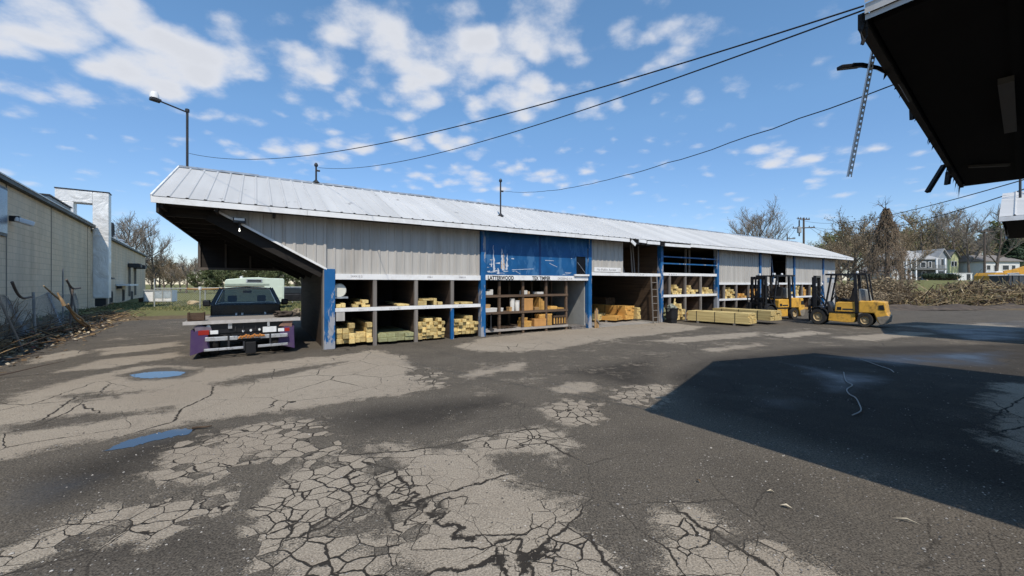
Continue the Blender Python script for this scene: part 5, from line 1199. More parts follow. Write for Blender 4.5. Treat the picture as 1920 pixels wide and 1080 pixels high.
wd = part(MB().box(-6.0, .22, -.05, .03, 3.02, 4.38), 'window', m_dksteel, bld)
part(MB().box(-5.9, .14, -.07, -.052, 3.1, 4.3), 'pane', pm('dusty_blue_glazing', (.10, .14, .19), .25, 0, .3, 1.5), wd)
for x in (-4, -2.4, -.9): part(MB().box(x, x + .05, -.085, -.071, 3.1, 4.3), 'mullion', m_dksteel, wd)
mb = MB()
for x in (.30, 4.6, 10.6): mb.box(x, x + .05, -.012, -.001, 0, TZ)
part(mb, 'control_joint', pm('joint_grey', (.24, .21, .17), .9), bld)
wl = part(MB().box(.52, .66, -.2, -.002, 3.5, 3.66), 'wall_lamp', m_black, bld, bevel=.01); part(MB().beam((.59, -.08, 3.58), (.75, -.42, 3.46), .22, .14), 'lamp_head', m_white, wl, bevel=.03)
def foil():
    m, nt, b = newmat('crinkled_foil'); tc = nd(nt, 'ShaderNodeTexCoord').outputs['Object']
    n = noi(nt, tc, 1.1, 3, .5, 1.4); n2 = noi(nt, tc, 4, 2, .5)
    lk(nt, mixc(nt, mapr(nt, n, .3, .7), (.62, .61, .59), (.84, .82, .78)), b.inputs['Base Color'])
    b.inputs['Metallic'].default_value = .15; b.inputs['Roughness'].default_value = .45
    bp = nd(nt, 'ShaderNodeBump'); bp.inputs['Strength'].default_value = .9; bp.inputs['Distance'].default_value = .12; lk(nt, mth(nt, 'ADD', n, mth(nt, 'MULTIPLY', n2, .25)), bp.inputs['Height']); lk(nt, bp.outputs[0], b.inputs['Normal'])
    return m
m_foil = foil()
mb = MB(); d0, d1 = 11.55, 12.25
mb.box(d0, d1, -.62, -.03, .95, 6.35)
dct = part(mb, 'duct', m_foil, bld, bevel=.03, label='silver foil-wrapped duct climbing the wall and turning over the roof')
part(MB().box(d0 + .003, d1 - .003, -.03, 1.25, 5.75, 6.348), 'duct_arm', m_foil, dct, bevel=.02)
part(MB().box(d0 + .006, d1 - .006, .62, 1.248, TZ + .1, 5.75), 'duct_drop', m_foil, dct, bevel=.02)
part(MB().box(d0 - .02, d1 + .02, -.64, 1.27, 6.353, 6.40), 'duct_cap', m_dksteel, dct)
part(MB().box(d0 + .1, d1 - .1, -.5, -.1, .55, .94), 'duct_base', m_dksteel, dct)
ac = thing('rooftop_unit', W(8.9, 1.5, TZ + .1), BR, 'grey air handling unit standing on the block building roof beside the duct', 'air handler'); ac.scale = (KS, KS, KS * .72)
part(MB().box(-1.6, 2.0, -.9, .9, 0, 1.02), 'casing', pm('blue_grey_casing', (.16, .19, .21), .5, .2, .2, 3), ac, bevel=.02)
part(MB().box(-1.65, 2.05, -.95, .95, 1.022, 1.09), 'lid', m_dksteel, ac); mb = MB()
for k in range(7): mb.box(-1.3 + k * .4, -1.0 + k * .4, -.925, -.903, .2, .8)
part(mb, 'louvre', m_dksteel, ac)
for k, (x, h, r) in enumerate(((18.2, 1.05, .11), (20.2, .9, .13))):
    o = thing('roof_vent_pipe', W(x, .4, TZ + .07), BR, ('taller black gooseneck vent pipe right behind the duct on the roof', 'shorter gooseneck vent pipe further along the block building roof')[k], 'vent pipe'); o.scale = (KS, KS, KS)
    pts = [(0, 0, 0), (0, 0, h)] + [(.25 - .25 * math.cos(a), 0, h + .25 * math.sin(a)) for a in np.linspace(.3, math.pi, 7)] + [(.5, 0, h - (.08 if k == 0 else .5))]
    part(MB().tube(pts, r, 10), 'pipe', m_dksteel, o, smooth=True); part(MB().lathe([(r * 1.9, 0), (r * 1.2, .14), (r * 1.02, .16)], (0, 0, 0), 'z', 12), 'flashing', m_steel, o)
for k, (x, h, w_) in enumerate(((21.6, .6, .8), (24.4, .5, 1.0), (27.2, .4, .7))):
    o = thing('roof_fan_housing', W(x, .6, TZ + .07), BR, ('nearest pale fan housing on the block building roof', 'middle pale fan housing on the block building roof', 'farthest small fan housing on the block building roof')[k], 'roof vent'); o.scale = (KS, KS, KS)
    part(MB().box(-w_/2, w_/2, -.35, .35, 0, h * .6), 'curb', m_steel, o); part(MB().lathe([(0, h), (w_ * .3, h * .95), (w_ * .48, h * .7), (w_ * .4, h * .6), (0, h * .6)], (0, 0, 0), 'z', 14), 'hood', m_steel, o, smooth=True)
vh = part(MB().prism([(13.3, 1.95), (14.3, 1.95), (14.3, 2.05), (13.3, 2.05)], -.5, .2).quad((13.3, .2, 2.45), (14.3, .2, 2.45), (14.3, -.55, 1.96), (13.3, -.55, 1.96)).poly([(13.3, .2, 2.45), (13.3, -.55, 1.96), (13.3, .2, 1.96)]).poly([(14.3, .2, 2.45), (14.3, .2, 1.96), (14.3, -.55, 1.96)]), 'vent_hood', m_dksteel, bld)
for (x, w_) in ((26.2, 1.0), (29.6, 1.3)):
    part(MB().box(x, x + w_, -.55, .2, 3.0, 3.32), 'louvre_box', m_dksteel, bld, bevel=.03); part(MB().box(x + w_ * .4, x + w_ * .4 + .16, .08, .2, .7, 3.0), 'downpipe', pm('old_pipe', (.22, .2, .17), .7), bld)
for (x, z0, z1_, w_) in ((18.2, .45, 1.25, .9), (23.4, .4, 1.3, .8), (28.0, .2, 1.1, .8)):
    f_ = part(MB().box(x, x + w_, .17, .215, z0, z1_), 'window', m_rawwood, bld); part(MB().box(x + .08, x + w_ - .08, .150, .168, z0 + .08, z1_ - .08), 'pane', m_blackmatt, f_)
part(MB().box(20.6, 25.2, -.5, .2, 1.55, 1.68), 'door_canopy', m_white, bld); part(MB().box(20.9, 21.3, -.05, .2, 1.35, 1.6), 'wall_box', m_dksteel, bld)
bn = thing('bench', Vector((*W(22.4, -1.0)[:2], H(*W(22.4, -1.0)[:2]))), BR, 'low brown bench against the far wall of the block building', 'bench')
part(MB().box(-1.1, 1.1, -.25, .25, .38, .44), 'seat', m_ply, bn)
for s in (-.9, .9): part(MB().box(s - .05, s + .05, -.22, .22, 0, .378), 'leg', m_ply, bn)
# ------------------------------------------------------------------ broken chain-link fence along the left bank
m_wire = pm('grey_fence_wire', (.30, .31, .31), .5, .6, .2, 5); m_rust = pm('rusty_fence_pipe', (.13, .105, .09), .75, .2, .4, 8)
FD3 = Vector((FD[0], FD[1], 0)); FN3 = Vector((FN[0], FN[1], 0)); F0 = Vector((FA[0], FA[1], 0))
fen = thing('chain_link_fence', F0, math.atan2(FD[1], FD[0]), 'sagging broken chain-link fence on the littered bank before the block building', 'fence')
def fz(x, y=0): q = F0 + FD3 * x + FN3 * y; return H(q.x, q.y)
def chain(x0, x1, ztop, step=.065, yf=lambda x: .35, zb=.05):
    mb = MB(); n = int((x1 - x0) / step)
    for s in (1, -1):
        for k in range(-30, n + 30):
            xa = x0 + k * step; pts = []
            for f in np.linspace(0, 1, 8):
                x = xa + s * f * 1.35 * .62
                if x < x0 or x > x1: continue
                b_ = fz(x, yf(x)); pts.append((x, yf(x) + .10 * math.sin(x * 2.1 + f * 3), b_ + zb + f * (ztop(x) - zb)))
            if len(pts) > 1: mb.tube(pts, .0028, 3, cap=False)
    return mb
ztp = lambda x: 1.22 + .06 * math.sin(x * 1.7) - .12 * math.exp(-((x - 2.6) / .9) ** 2)
part(chain(-5, 7.6, ztp), 'mesh', m_wire, fen)
tr = MB(); tr.tube([(x, .35 + .10 * math.sin(x * 2.1 + 3), fz(x, .35) + ztp(x)) for x in np.arange(-5, 7.61, .2)], .008, 4); part(tr, 'top_wire', m_wire, fen)
for (x, y, lx, ly, h, r, mt) in ((-.9, -.2, -1.1, .3, 1.35, .028, m_wire), (.35, -.3, -.75, .25, 1.55, .026, m_wire), (3.55, .35, .05, .05, 1.30, .035, m_wire), (6.2, .2, .35, .0, 1.45, .034, m_rust), (7.45, .2, -.7, .15, 1.65, .03, m_wire), (7.0, .55, 0, 0, 2.1, .022, m_wire), (-3.4, .3, .1, 0, 1.4, .03, m_wire)):
    part(MB().tube([(x, y, fz(x, y) - .1), (x + lx, y + ly, fz(x, y) + h)], r, 8), 'post', mt, fen)
for (a, c) in (((1.75, .3, 1.62), (2.55, .3, 1.15)), ((5.6, .15, 1.75), (6.75, .15, 1.42))):
    k0, k1 = fz(a[0], a[1]), fz(c[0], c[1]); pts = [Vector((a[0], a[1], a[2] + k0)).lerp(Vector((c[0], c[1], c[2] + k1)), f) - Vector((0, 0, .12 * math.sin(f * math.pi))) for f in np.linspace(0, 1, 7)]
    pts.append(pts[-1] + Vector((.5, 0, .02))); part(MB().tube(pts, .032, 7), 'bent_rail', m_rust, fen)
# broken branch and debris on the bank
def jag(mb, a, b_, r0, r1, seed, n=6, w=.08):
    rr = random.Random(seed); pts = []; L = (Vector(b_) - Vector(a)).length
    for i in range(n + 1):
        p = Vector(a).lerp(Vector(b_), i / n); pts.append(p + Vector((rr.uniform(-w, w), rr.uniform(-w, w), rr.uniform(-w, w))) * L * .35 * math.sin(math.pi * i / n))
    mb.tube(pts, list(np.linspace(r0, r1, n + 1)), 6); return pts
br_ = MB(); q0 = F0 + FD3 * 5.9 + FN3 * -.35; q1 = Vector(P(82, 536, 11.9))
jag(br_, q0 + Vector((0, 0, H(q0.x, q0.y))), q1, .05, .018, 3); jag(br_, q0 + Vector((.02, 0, H(q0.x, q0.y))), q1 + Vector((.45, .25, -.55)), .05, .02, 5); jag(br_, q1 + Vector((.4, .2, -.6)), q1 + Vector((.3, .1, -.2)), .05, .02, 8)
free('broken_branch', br_, wood('splintered_tan_wood', (.52, .37, .20), (.28, .18, .10), .1, axis=2), 'tall splintered tan branch leaning over the broken chain-link fence', 'branch', smooth=True)
deb = MB(); rr = random.Random(17)
m_litter = [pm('dry_leaf_brown', (.16, .10, .05), .9, 0, .3, 20), pm('dry_leaf_tan', (.33, .23, .12), .9, 0, .3, 20), pm('dark_twig', (.07, .05, .04), .9, 0, .3, 20), pm('pale_scrap', (.5, .42, .3), .9, 0, .2, 20), pm('reddish_scrap', (.22, .07, .05), .8)]
for k in range(4200):
    x = rr.uniform(-4.5, 15); y = rr.gauss(.15, .42) - .1; q = F0 + FD3 * x + FN3 * y; z = H(q.x, q.y) + abs(rr.gauss(0, .07)) * (1 if x < 8 else .5); s = rr.uniform(.025, .085)
    deb.cur = rr.choice([0, 0, 0, 1, 1, 2, 3] if k % 40 else [4, 3]); a = rr.uniform(0, 6.28); e1 = Vector((math.cos(a), math.sin(a), rr.uniform(-.5, .6))) * s; e2 = Vector((-math.sin(a), math.cos(a), rr.uniform(-.5, .6))) * s * rr.uniform(.3, .8)
    c = Vector((q.x, q.y, z)); deb.quad(c - e1, c - e2, c + e1, c + e2)
for k in range(420):
    x = rr.uniform(-4, 14); y = rr.gauss(.2, .45); q = F0 + FD3 * x + FN3 * y; a = rr.uniform(0, 6.28); L = rr.uniform(.2, 1.1); deb.cur = rr.choice([0, 1, 2, 2])
    c = Vector((q.x, q.y, H(q.x, q.y) + rr.uniform(.02, .1))); jag(deb, c, c + Vector((math.cos(a) * L, math.sin(a) * L, rr.uniform(0, .5) * L)), rr.uniform(.006, .018), .004, k, 3)
tag(deb.build('leaf_litter', m_litter), 'drift of dry leaves, twigs and scraps along the foot of the broken fence', 'leaf litter', kind='stuff')
m_branch = pm('bare_bark', (.125, .10, .08), .9, 0, .35, 4); m_twig = pm('brown_twigs', (.215, .16, .105), .9, 0, .3, 3); m_greyt = pm('grey_twigs', (.20, .17, .14), .9, 0, .3, 3)
m_bud = pm('olive_buds', (.22, .205, .09), .8, 0, .35, 2); m_budbrown = pm('tan_buds', (.30, .23, .14), .8, 0, .35, 2); m_everg = pm('evergreen_leaf', (.035, .06, .028), .8, 0, .45, 1.5); m_grn = pm('fresh_green_leaf', (.10, .118, .045), .8, 0, .4, 1.5)
for k, (x, y, h) in enumerate(((.9, .55, 1.0), (1.6, .4, 1.2), (2.3, .5, .8), (-.5, .5, 1.1), (4.6, .5, .8))):
    mb = MB(); rr = random.Random(30 + k); q = F0 + FD3 * x + FN3 * y; b0 = Vector((q.x, q.y, H(q.x, q.y)))
    st = []
    for i in range(9):
        a = rr.uniform(0, 6.28); tip = b0 + Vector((math.cos(a) * rr.uniform(.1, .6), math.sin(a) * rr.uniform(.1, .6), h * rr.uniform(.5, 1.0))); pts = jag(mb, b0, tip, .012, .004, i + 50 * k, 4, .12)
        for j in (2, 3): jag(mb, pts[j], pts[j] + Vector((rr.uniform(-.3, .3), rr.uniform(-.3, .3), rr.uniform(0, .35))), .006, .003, i + j * 31 + k, 3)
    tag(mb.build('bare_bush', m_twig), ('leafless bush just right of the leftmost leaning fence post', 'leafless bush in the middle of the fence mesh', 'small leafless bush left of the tall splintered branch', 'leafless bush at the left frame edge behind the fence', 'leafless sapling right of the tall splintered branch')[k], 'bush', 'leafless bushes in the fence')
# ------------------------------------------------------------------ trees
def tree_mesh(seed, h, spread=.45, n1=8, n2=6, n3=5, n4=4, bud=None, budn=0, trunkf=.3, up=.35, r0=.022, droop=0, twig=.011, buds=.06, hang=False):
    """tapered trunk with limbs, branches and twigs; returns (trunk, crown) builders of height about h"""
    rr = random.Random(seed); tk_, cr_ = MB(), MB()
    def limb(mb, p, d, L, r, segs, wob, upf, sides):
        pts = [p.copy()]; rad = [r]; d = d.normalized()
        for i in range(segs):
            d = (d + Vector((rr.uniform(-wob, wob), rr.uniform(-wob, wob), rr.uniform(-wob, wob) + upf))).normalized()
            pts.append(pts[-1] + d * L / segs); rad.append(r * (1 - .8 * (i + 1) / segs))
        mb.tube(pts, rad, sides, cap=False); return pts, rad
    def pick(pts, f):
        x = f * (len(pts) - 1); i = min(int(x), len(pts) - 2); return pts[i].lerp(pts[i+1], x - i), (pts[i+1] - pts[i]).normalized()
    tp_, tr_ = limb(tk_, Vector((0, 0, -.3)), Vector((0, 0, 1)), h * .80, h * r0, 7, .07, .12, 8)
    for a in range(n1):
        f = trunkf + (1 - trunkf) * (a + rr.uniform(0, .8)) / n1; p, d = pick(tp_, min(.98, f)); az = a * 2.4 + rr.uniform(-.5, .5)
        dd = Vector((math.cos(az), math.sin(az), rr.uniform(.25, .8) + .4 * f)); L1 = h * spread * (1.15 - .65 * f) * rr.uniform(.8, 1.2)
        l1, q1 = limb(tk_, p, dd, L1, h * r0 * .5 * (1.2 - .7 * f), 5, .16, up * .3, 5)
        for b in range(n2):
            p2_, d2 = pick(l1, .25 + .73 * (b + rr.random()) / n2); dd = (d2 + Vector((rr.uniform(-1, 1), rr.uniform(-1, 1), rr.uniform(-.3, .9)))).normalized()
            l2, _ = limb(cr_, p2_, dd, L1 * rr.uniform(.35, .6), h * r0 * .2, 4, .2, up * .3 - droop * .1, 4)
            for c in range(n3):
                p3_, d3 = pick(l2, .2 + .78 * (c + rr.random()) / n3); dd = (d3 + Vector((rr.uniform(-1, 1), rr.uniform(-1, 1), rr.uniform(-.4, .9) - droop))).normalized()
                l3, _ = limb(cr_, p3_, dd, L1 * rr.uniform(.16, .34), h * r0 * .085, 3, .25, up * .25 - droop * .2, 3)
                for e in range(n4):
                    p4, d4 = pick(l3, .15 + .84 * (e + rr.random()) / n4); dd = (d4 + Vector((rr.uniform(-1.1, 1.1), rr.uniform(-1.1, 1.1), rr.uniform(-.5, .9) - droop))).normalized(); L4 = L1 * rr.uniform(.07, .17)
                    cr_.tube([p4, p4 + dd * L4 * .5 + Vector((0, 0, .03 * L4)), p4 + dd * L4], [twig, twig * .8, twig * .4], 3, cap=False)
                    for u in range(budn):
                        c_ = p4 + dd * L4 * rr.random() + Vector((rr.gauss(0, buds), rr.gauss(0, buds), rr.gauss(0, buds))); a1 = Vector((rr.gauss(0, 1), rr.gauss(0, 1), rr.gauss(0, 1))).normalized() * buds * rr.uniform(.6, 1.3); a2 = a1.orthogonal() * .7
                        cr_.cur = 1; cr_.quad(c_ - a1, c_ - a2, c_ + a1, c_ + a2); cr_.cur = 0
    return tk_, cr_
PROTO = {}
def proto(key, mt, mc, mbud, **k):
    a, c = tree_mesh(**k); t = a.build('trunk', mt, smooth=True); cr = c.build('crown', [mc, mbud or mc]); PROTO[key] = (t.data, cr.data, k['h']); bpy.data.objects.remove(t); bpy.data.objects.remove(cr)
proto('bare1', m_branch, m_greyt, m_budbrown, seed=1, h=12, budn=0, n1=9, n2=7, n3=6, n4=4, twig=.016)
proto('bare2', m_branch, m_greyt, m_budbrown, seed=2, h=12, spread=.5, n1=8, n2=7, n3=6, n4=4, twig=.016, trunkf=.35)
proto('olive1', m_branch, m_twig, m_bud, seed=3, h=12, spread=.5, n1=10, n2=7, n3=6, n4=4, budn=1, buds=.085, twig=.013, trunkf=.22)
proto('olive2', m_branch, m_twig, m_bud, seed=4, h=12, spread=.46, n1=10, n2=7, n3=6, n4=4, budn=1, buds=.085, twig=.013, trunkf=.3)
proto('brown1', m_branch, m_twig, m_budbrown, seed=5, h=9, spread=.6, n1=11, n2=7, n3=7, n4=4, budn=1, buds=.07, twig=.012, trunkf=.12)
proto('brown2', m_branch, m_twig, m_budbrown, seed=6, h=9, spread=.52, n1=11, n2=7, n3=7, n4=4, budn=1, buds=.07, twig=.012, trunkf=.15)
proto('green1', m_branch, m_twig, m_grn, seed=7, h=7, spread=.55, n1=10, n2=7, n3=6, n4=4, budn=4, buds=.12, trunkf=.08)
def conifer(seed, h):
    rr = random.Random(seed); tk_, cr_ = MB(), MB(); tk_.tube([(0, 0, -.3), (0, 0, h)], [h * .02, .01], 7)
    for i in range(150):
        f = .06 + .93 * i / 150; z = f * h; L = h * .24 * (1 - f) ** .8 * rr.uniform(.7, 1.15) + .1; az = i * 2.4; d = Vector((math.cos(az), math.sin(az), rr.uniform(-.25, .1)))
        cr_.cur = 0; cr_.tube([(0, 0, z), Vector((0, 0, z)) + d * L], [.03, .008], 3, cap=False); cr_.cur = 1
        for k in range(34):
            g = rr.random() ** .7; c_ = Vector((0, 0, z)) + d * L * g + Vector((rr.gauss(0, .14), rr.gauss(0, .14), rr.gauss(-.06, .1))); a1 = Vector((rr.gauss(0, 1), rr.gauss(0, 1), rr.gauss(-.3, .6))).normalized() * rr.uniform(.10, .22); a2 = a1.orthogonal() * .35; cr_.quad(c_ - a1, c_ - a2, c_ + a1, c_ + a2)
    return tk_, cr_
a, c = conifer(3, 9); t = a.build('trunk', m_branch); cr = c.build('crown', [m_branch, m_everg]); PROTO['conifer'] = (t.data, cr.data, 9); bpy.data.objects.remove(t); bpy.data.objects.remove(cr)
def vine(seed, h):
    rr = random.Random(seed); tk_, cr_ = MB(), MB(); tk_.tube([(0, 0, -.3), (.1, 0, h * .5), (0, .1, h)], [.22, .15, .03], 8)
    for i in range(2600):
        f = rr.random() ** 1.3; z = h * (.98 - f * .95); rad = (.15 + 1.75 * f ** .8) * (1 + .25 * math.sin(z * 3 + rr.random())); az = rr.uniform(0, 6.28); p = Vector((math.cos(az) * rad * rr.uniform(.5, 1), math.sin(az) * rad * rr.uniform(.5, 1), z)); L = rr.uniform(.4, 1.3)
        e = p + Vector((math.cos(az) * .25 * L * rr.random(), math.sin(az) * .25 * L * rr.random(), -L * rr.uniform(.5, 1)));  e.z = max(e.z, 0)
        cr_.tube([p, p.lerp(e, .5) + Vector((rr.gauss(0, .1), rr.gauss(0, .1), 0)), e], [.014, .012, .006], 3, cap=False)
        if i % 2: 
            a1 = Vector((rr.gauss(0, 1), rr.gauss(0, 1), rr.gauss(0, 1))).normalized() * .085; a2 = a1.orthogonal() * .7; cr_.cur = 1; cr_.quad(p - a1, p - a2, p + a1, p + a2); cr_.cur = 0
    for i in range(12):
        az = rr.uniform(0, 6.28); p = Vector((0, 0, h * rr.uniform(.75, .98))); pts = [p, p + Vector((math.cos(az) * .5, math.sin(az) * .5, .5)), p + Vector((math.cos(az) * .9, math.sin(az) * .9, rr.uniform(.3, 1.2)))]; tk_.tube(pts, [.035, .02, .008], 4)
        for j in range(5): tk_.tube([pts[1], pts[1].lerp(pts[2], .5) + Vector((rr.gauss(0, .25), rr.gauss(0, .25), rr.gauss(.1, .25)))], [.012, .005], 3)
    return tk_, cr_
a, c = vine(5, 8.6); t = a.build('trunk', m_branch); cr = c.build('crown', [m_twig, pm('dead_vine_leaf', (.10, .065, .045), .9, 0, .4, 3)]); PROTO['vine'] = (t.data, cr.data, 8.6); bpy.data.objects.remove(t); bpy.data.objects.remove(cr)
def shrub_mesh(seed, h, wdt, mats, n=150, bud=3, bs=.05):
    rr = random.Random(seed); mb = MB()
    for i in range(n):
        a = rr.uniform(0, 6.28); r_ = rr.random() * wdt * .3; p = Vector((math.cos(a) * r_, math.sin(a) * r_, -.05)); tip = p + Vector((math.cos(a) * wdt * .5 * rr.random(), math.sin(a) * wdt * .5 * rr.random(), h * rr.uniform(.5, 1))); m_ = p.lerp(tip, .5) + Vector((rr.gauss(0, .1), rr.gauss(0, .1), .05))
        mb.cur = 0; mb.tube([p, m_, tip], [.016, .011, .005], 3, cap=False)
        for k in range(5):
            s = m_.lerp(tip, rr.random()); e = s + Vector((rr.gauss(0, .25), rr.gauss(0, .25), rr.uniform(0, .4))); mb.cur = 0; mb.tube([s, e], [.008, .004], 3, cap=False)
            for b in range(bud):
                c_ = s.lerp(e, rr.random()); a1 = Vector((rr.gauss(0, 1), rr.gauss(0, 1), rr.gauss(0, 1))).normalized() * bs * rr.uniform(.6, 1.4); a2 = a1.orthogonal() * .7; mb.cur = 1; mb.quad(c_ - a1, c_ - a2, c_ + a1, c_ + a2)
    return mb
SH = {}
for key, args in (('brush', (1, 1.8, 2.6, [m_twig, m_budbrown], 170, 2, .05)), ('hedge', (2, 1.2, 1.6, [m_branch, m_everg], 170, 7, .06)), ('green', (3, 1.6, 2.4, [m_twig, m_grn], 150, 4, .06))):
    o = shrub_mesh(args[0], args[1], args[2], args[3], *args[4:]).build('shrub', args[3]); SH[key] = (o.data, args[1]); bpy.data.objects.remove(o)
rt = random.Random(77)
def plant_tree(kind, px, ytop, D, label, group, name='bare_tree', wide=1.0, cat='tree'):
    x = (px - CX) / F * D; z0 = H(x, D); ht = CH + (HY - ytop) / F * D - z0; t, c, h0 = PROTO[kind]; s = ht / h0 / (1.0 if kind in ('conifer', 'vine') else .97)
    o = thing(name, (x, D, z0), rt.uniform(0, 6.28), label, cat, group); o.scale = (s * wide, s * wide, s)
    for nm, dd in (('trunk', t), ('crown', c)): ch = bpy.data.objects.new(nm, dd); COL.objects.link(ch); ch.parent = o
    return o
def shrub(kind, px, D, h, label, group, name='shrub', wide=1.0):
    x = (px - CX) / F * D; o = bpy.data.objects.new(name, SH[kind][0]); COL.objects.link(o); o.location = (x, D, H(x, D)); s = h / SH[kind][1]; o.scale = (s * wide, s * wide, s); o.rotation_euler.z = rt.uniform(0, 6.28); return tag(o, label, 'bush', group)
T = plant_tree
gl_ = 'bare trees behind the block building'
T('bare1', 232, 408, 68, 'bare tree nearest the duct above the block building roof', gl_); T('bare2', 262, 418, 72, 'bare tree at the far end of the block building roof', gl_); T('bare1', 292, 428, 74, 'slim bare tree in the gap between building and shed', gl_, wide=.8); T('bare2', 205, 440, 78, 'low bare tree tops close behind the vent pipes', gl_)
gb = 'brown trees beyond the back field'
for k, (kd, px, yt, D, lab) in enumerate((('brown1', 284, 488, 78, 'leftmost brown tree beside the block building corner'), ('brown2', 300, 484, 80, 'brown tree above the white panelled bin'), ('brown1', 322, 492, 74, 'broad brown tree right of the white panelled bin'), ('bare1', 349, 482, 72, 'upright bare tree just left of the canopy edge'), ('brown2', 365, 495, 84, 'brown tree partly behind the canopy edge'), ('brown1', 338, 498, 90, 'low brown tree in the middle of the gap'))):
    T(kd, px, yt, D, lab, gb, 'bare_tree' if kd == 'bare1' else 'brown_tree', 1.25)
gg = 'green trees seen under the open shed end'
for k, (kd, px, yt, D) in enumerate((('green1', 385, 508, 70), ('conifer', 402, 500, 85), ('green1', 420, 505, 76), ('green1', 445, 500, 82), ('conifer', 468, 498, 95), ('green1', 490, 503, 80), ('green1', 515, 505, 74), ('bare1', 538, 488, 88), ('green1', 556, 510, 84), ('bare2', 572, 488, 80), ('green1', 590, 508, 90))):
    T(kd, px, yt, D, ('green tree at the left under the canopy', 'dark conifer at the left under the canopy', 'green tree left of the pale camper', 'green tree behind the left half of the camper', 'dark conifer behind the camper roof', 'green tree behind the right half of the camper', 'green tree at the right end of the camper', 'bare tree right of the camper', 'low green tree right of the camper', 'pale bare tree nearest the dark end wall', 'green tree beside the dark end wall')[k], gg, 'green_tree' if kd == 'green1' else 'conifer' if kd == 'conifer' else 'bare_tree', 1.35 if kd == 'green1' else 1)
for k in range(9): T(('brown1', 'green1', 'brown2')[k % 3], 60 + k * 62, 496 + rt.uniform(-3, 5), 125 + rt.uniform(0, 25), 'distant tree in the farthest row beyond the back field', 'trees in the farthest row', 'far_tree', 1.6)
gr = 'bare trees showing above the shed roof'
T('bare2', 1418, 394, 72, 'tallest bare tree rising above the shed roof', gr); T('bare1', 1442, 404, 76, 'bare tree right of the tallest one above the shed roof', gr, wide=.8); T('bare1', 1396, 412, 84, 'faint bare tree left of the tallest one above the roof', gr)
gx = 'trees beyond the far end of the shed'
for (kd, px, yt, D, lab, nm, wd_) in (('olive1', 1578, 440, 52, 'olive twiggy tree just past the far roof tip', 'twiggy_tree', 1.0), ('olive2', 1606, 408, 48, 'big rounded olive twiggy tree beyond the forklift', 'twiggy_tree', 1.05), ('brown2', 1632, 420, 44, 'brown twiggy tree between the rounded tree and the vine-covered one', 'twiggy_tree', .9), ('brown1', 1590, 462, 40, 'low brown tree directly behind the forklift guard', 'twiggy_tree', 1.0),
    ('brown2', 1690, 430, 56, 'brown tree right of the vine-covered one', 'twiggy_tree', .9), ('olive1', 1728, 404, 105, 'olive tree over the grey house roof', 'twiggy_tree', 1.1), ('olive2', 1752, 402, 110, 'broad olive tree behind the grey house', 'twiggy_tree', 1.1), ('bare1', 1797, 398, 98, 'tall bare tree right of the yellow gabled house', 'bare_tree', 1.0), ('bare2', 1818, 404, 92, 'forked bare tree left of the street light pole', 'bare_tree', .9), ('bare1', 1866, 396, 88, 'tall bare tree right of the street light pole', 'bare_tree', 1.0),
    ('conifer', 1893, 440, 95, 'dark conifer beside the white house', 'conifer', 1.6), ('conifer', 1915, 452, 100, 'dark conifer at the right frame edge', 'conifer', 1.6), ('olive2', 1776, 425, 118, 'olive tree between the grey house and the tall bare tree', 'twiggy_tree', 1.2), ('brown1', 1560, 470, 60, 'brown tree low behind the far roof tip', 'twiggy_tree', 1.0)):
    T(kd, px, yt, D, lab, gx, nm, wd_)
T('vine', 1662, 388, 36, 'cone of dead brown vines smothering a broken tree', None, 'vine_covered_tree', 1.1)
for k in range(14): T(('olive1', 'brown2', 'green1', 'conifer')[k % 4], 1540 + k * 32, 450 + rt.uniform(-14, 12), 135 + rt.uniform(0, 30), 'distant tree on the rise far behind the houses', 'trees on the far rise', 'far_tree', 1.4)
for k, (px, D, h) in enumerate(((1590, 33, 1.7), (1612, 31.5, 1.9), (1640, 32, 2.3), (1664, 31, 1.7), (1652, 29.5, 1.2), (1682, 31, .9), (1575, 36, 1.9), (1625, 29, 1.2))):
    shrub('brush', px, D, h, 'tangled brown leafless brush behind the forklift and vine-covered tree', 'brown brush at the yard edge', 'brown_brush', 1.2)
for k in range(6): shrub('hedge', 1742 + k * 9, 70 + .6 * k, 1.1, 'low dark clipped bush in the row below the white wall', 'dark bushes below the white wall', 'clipped_bush')
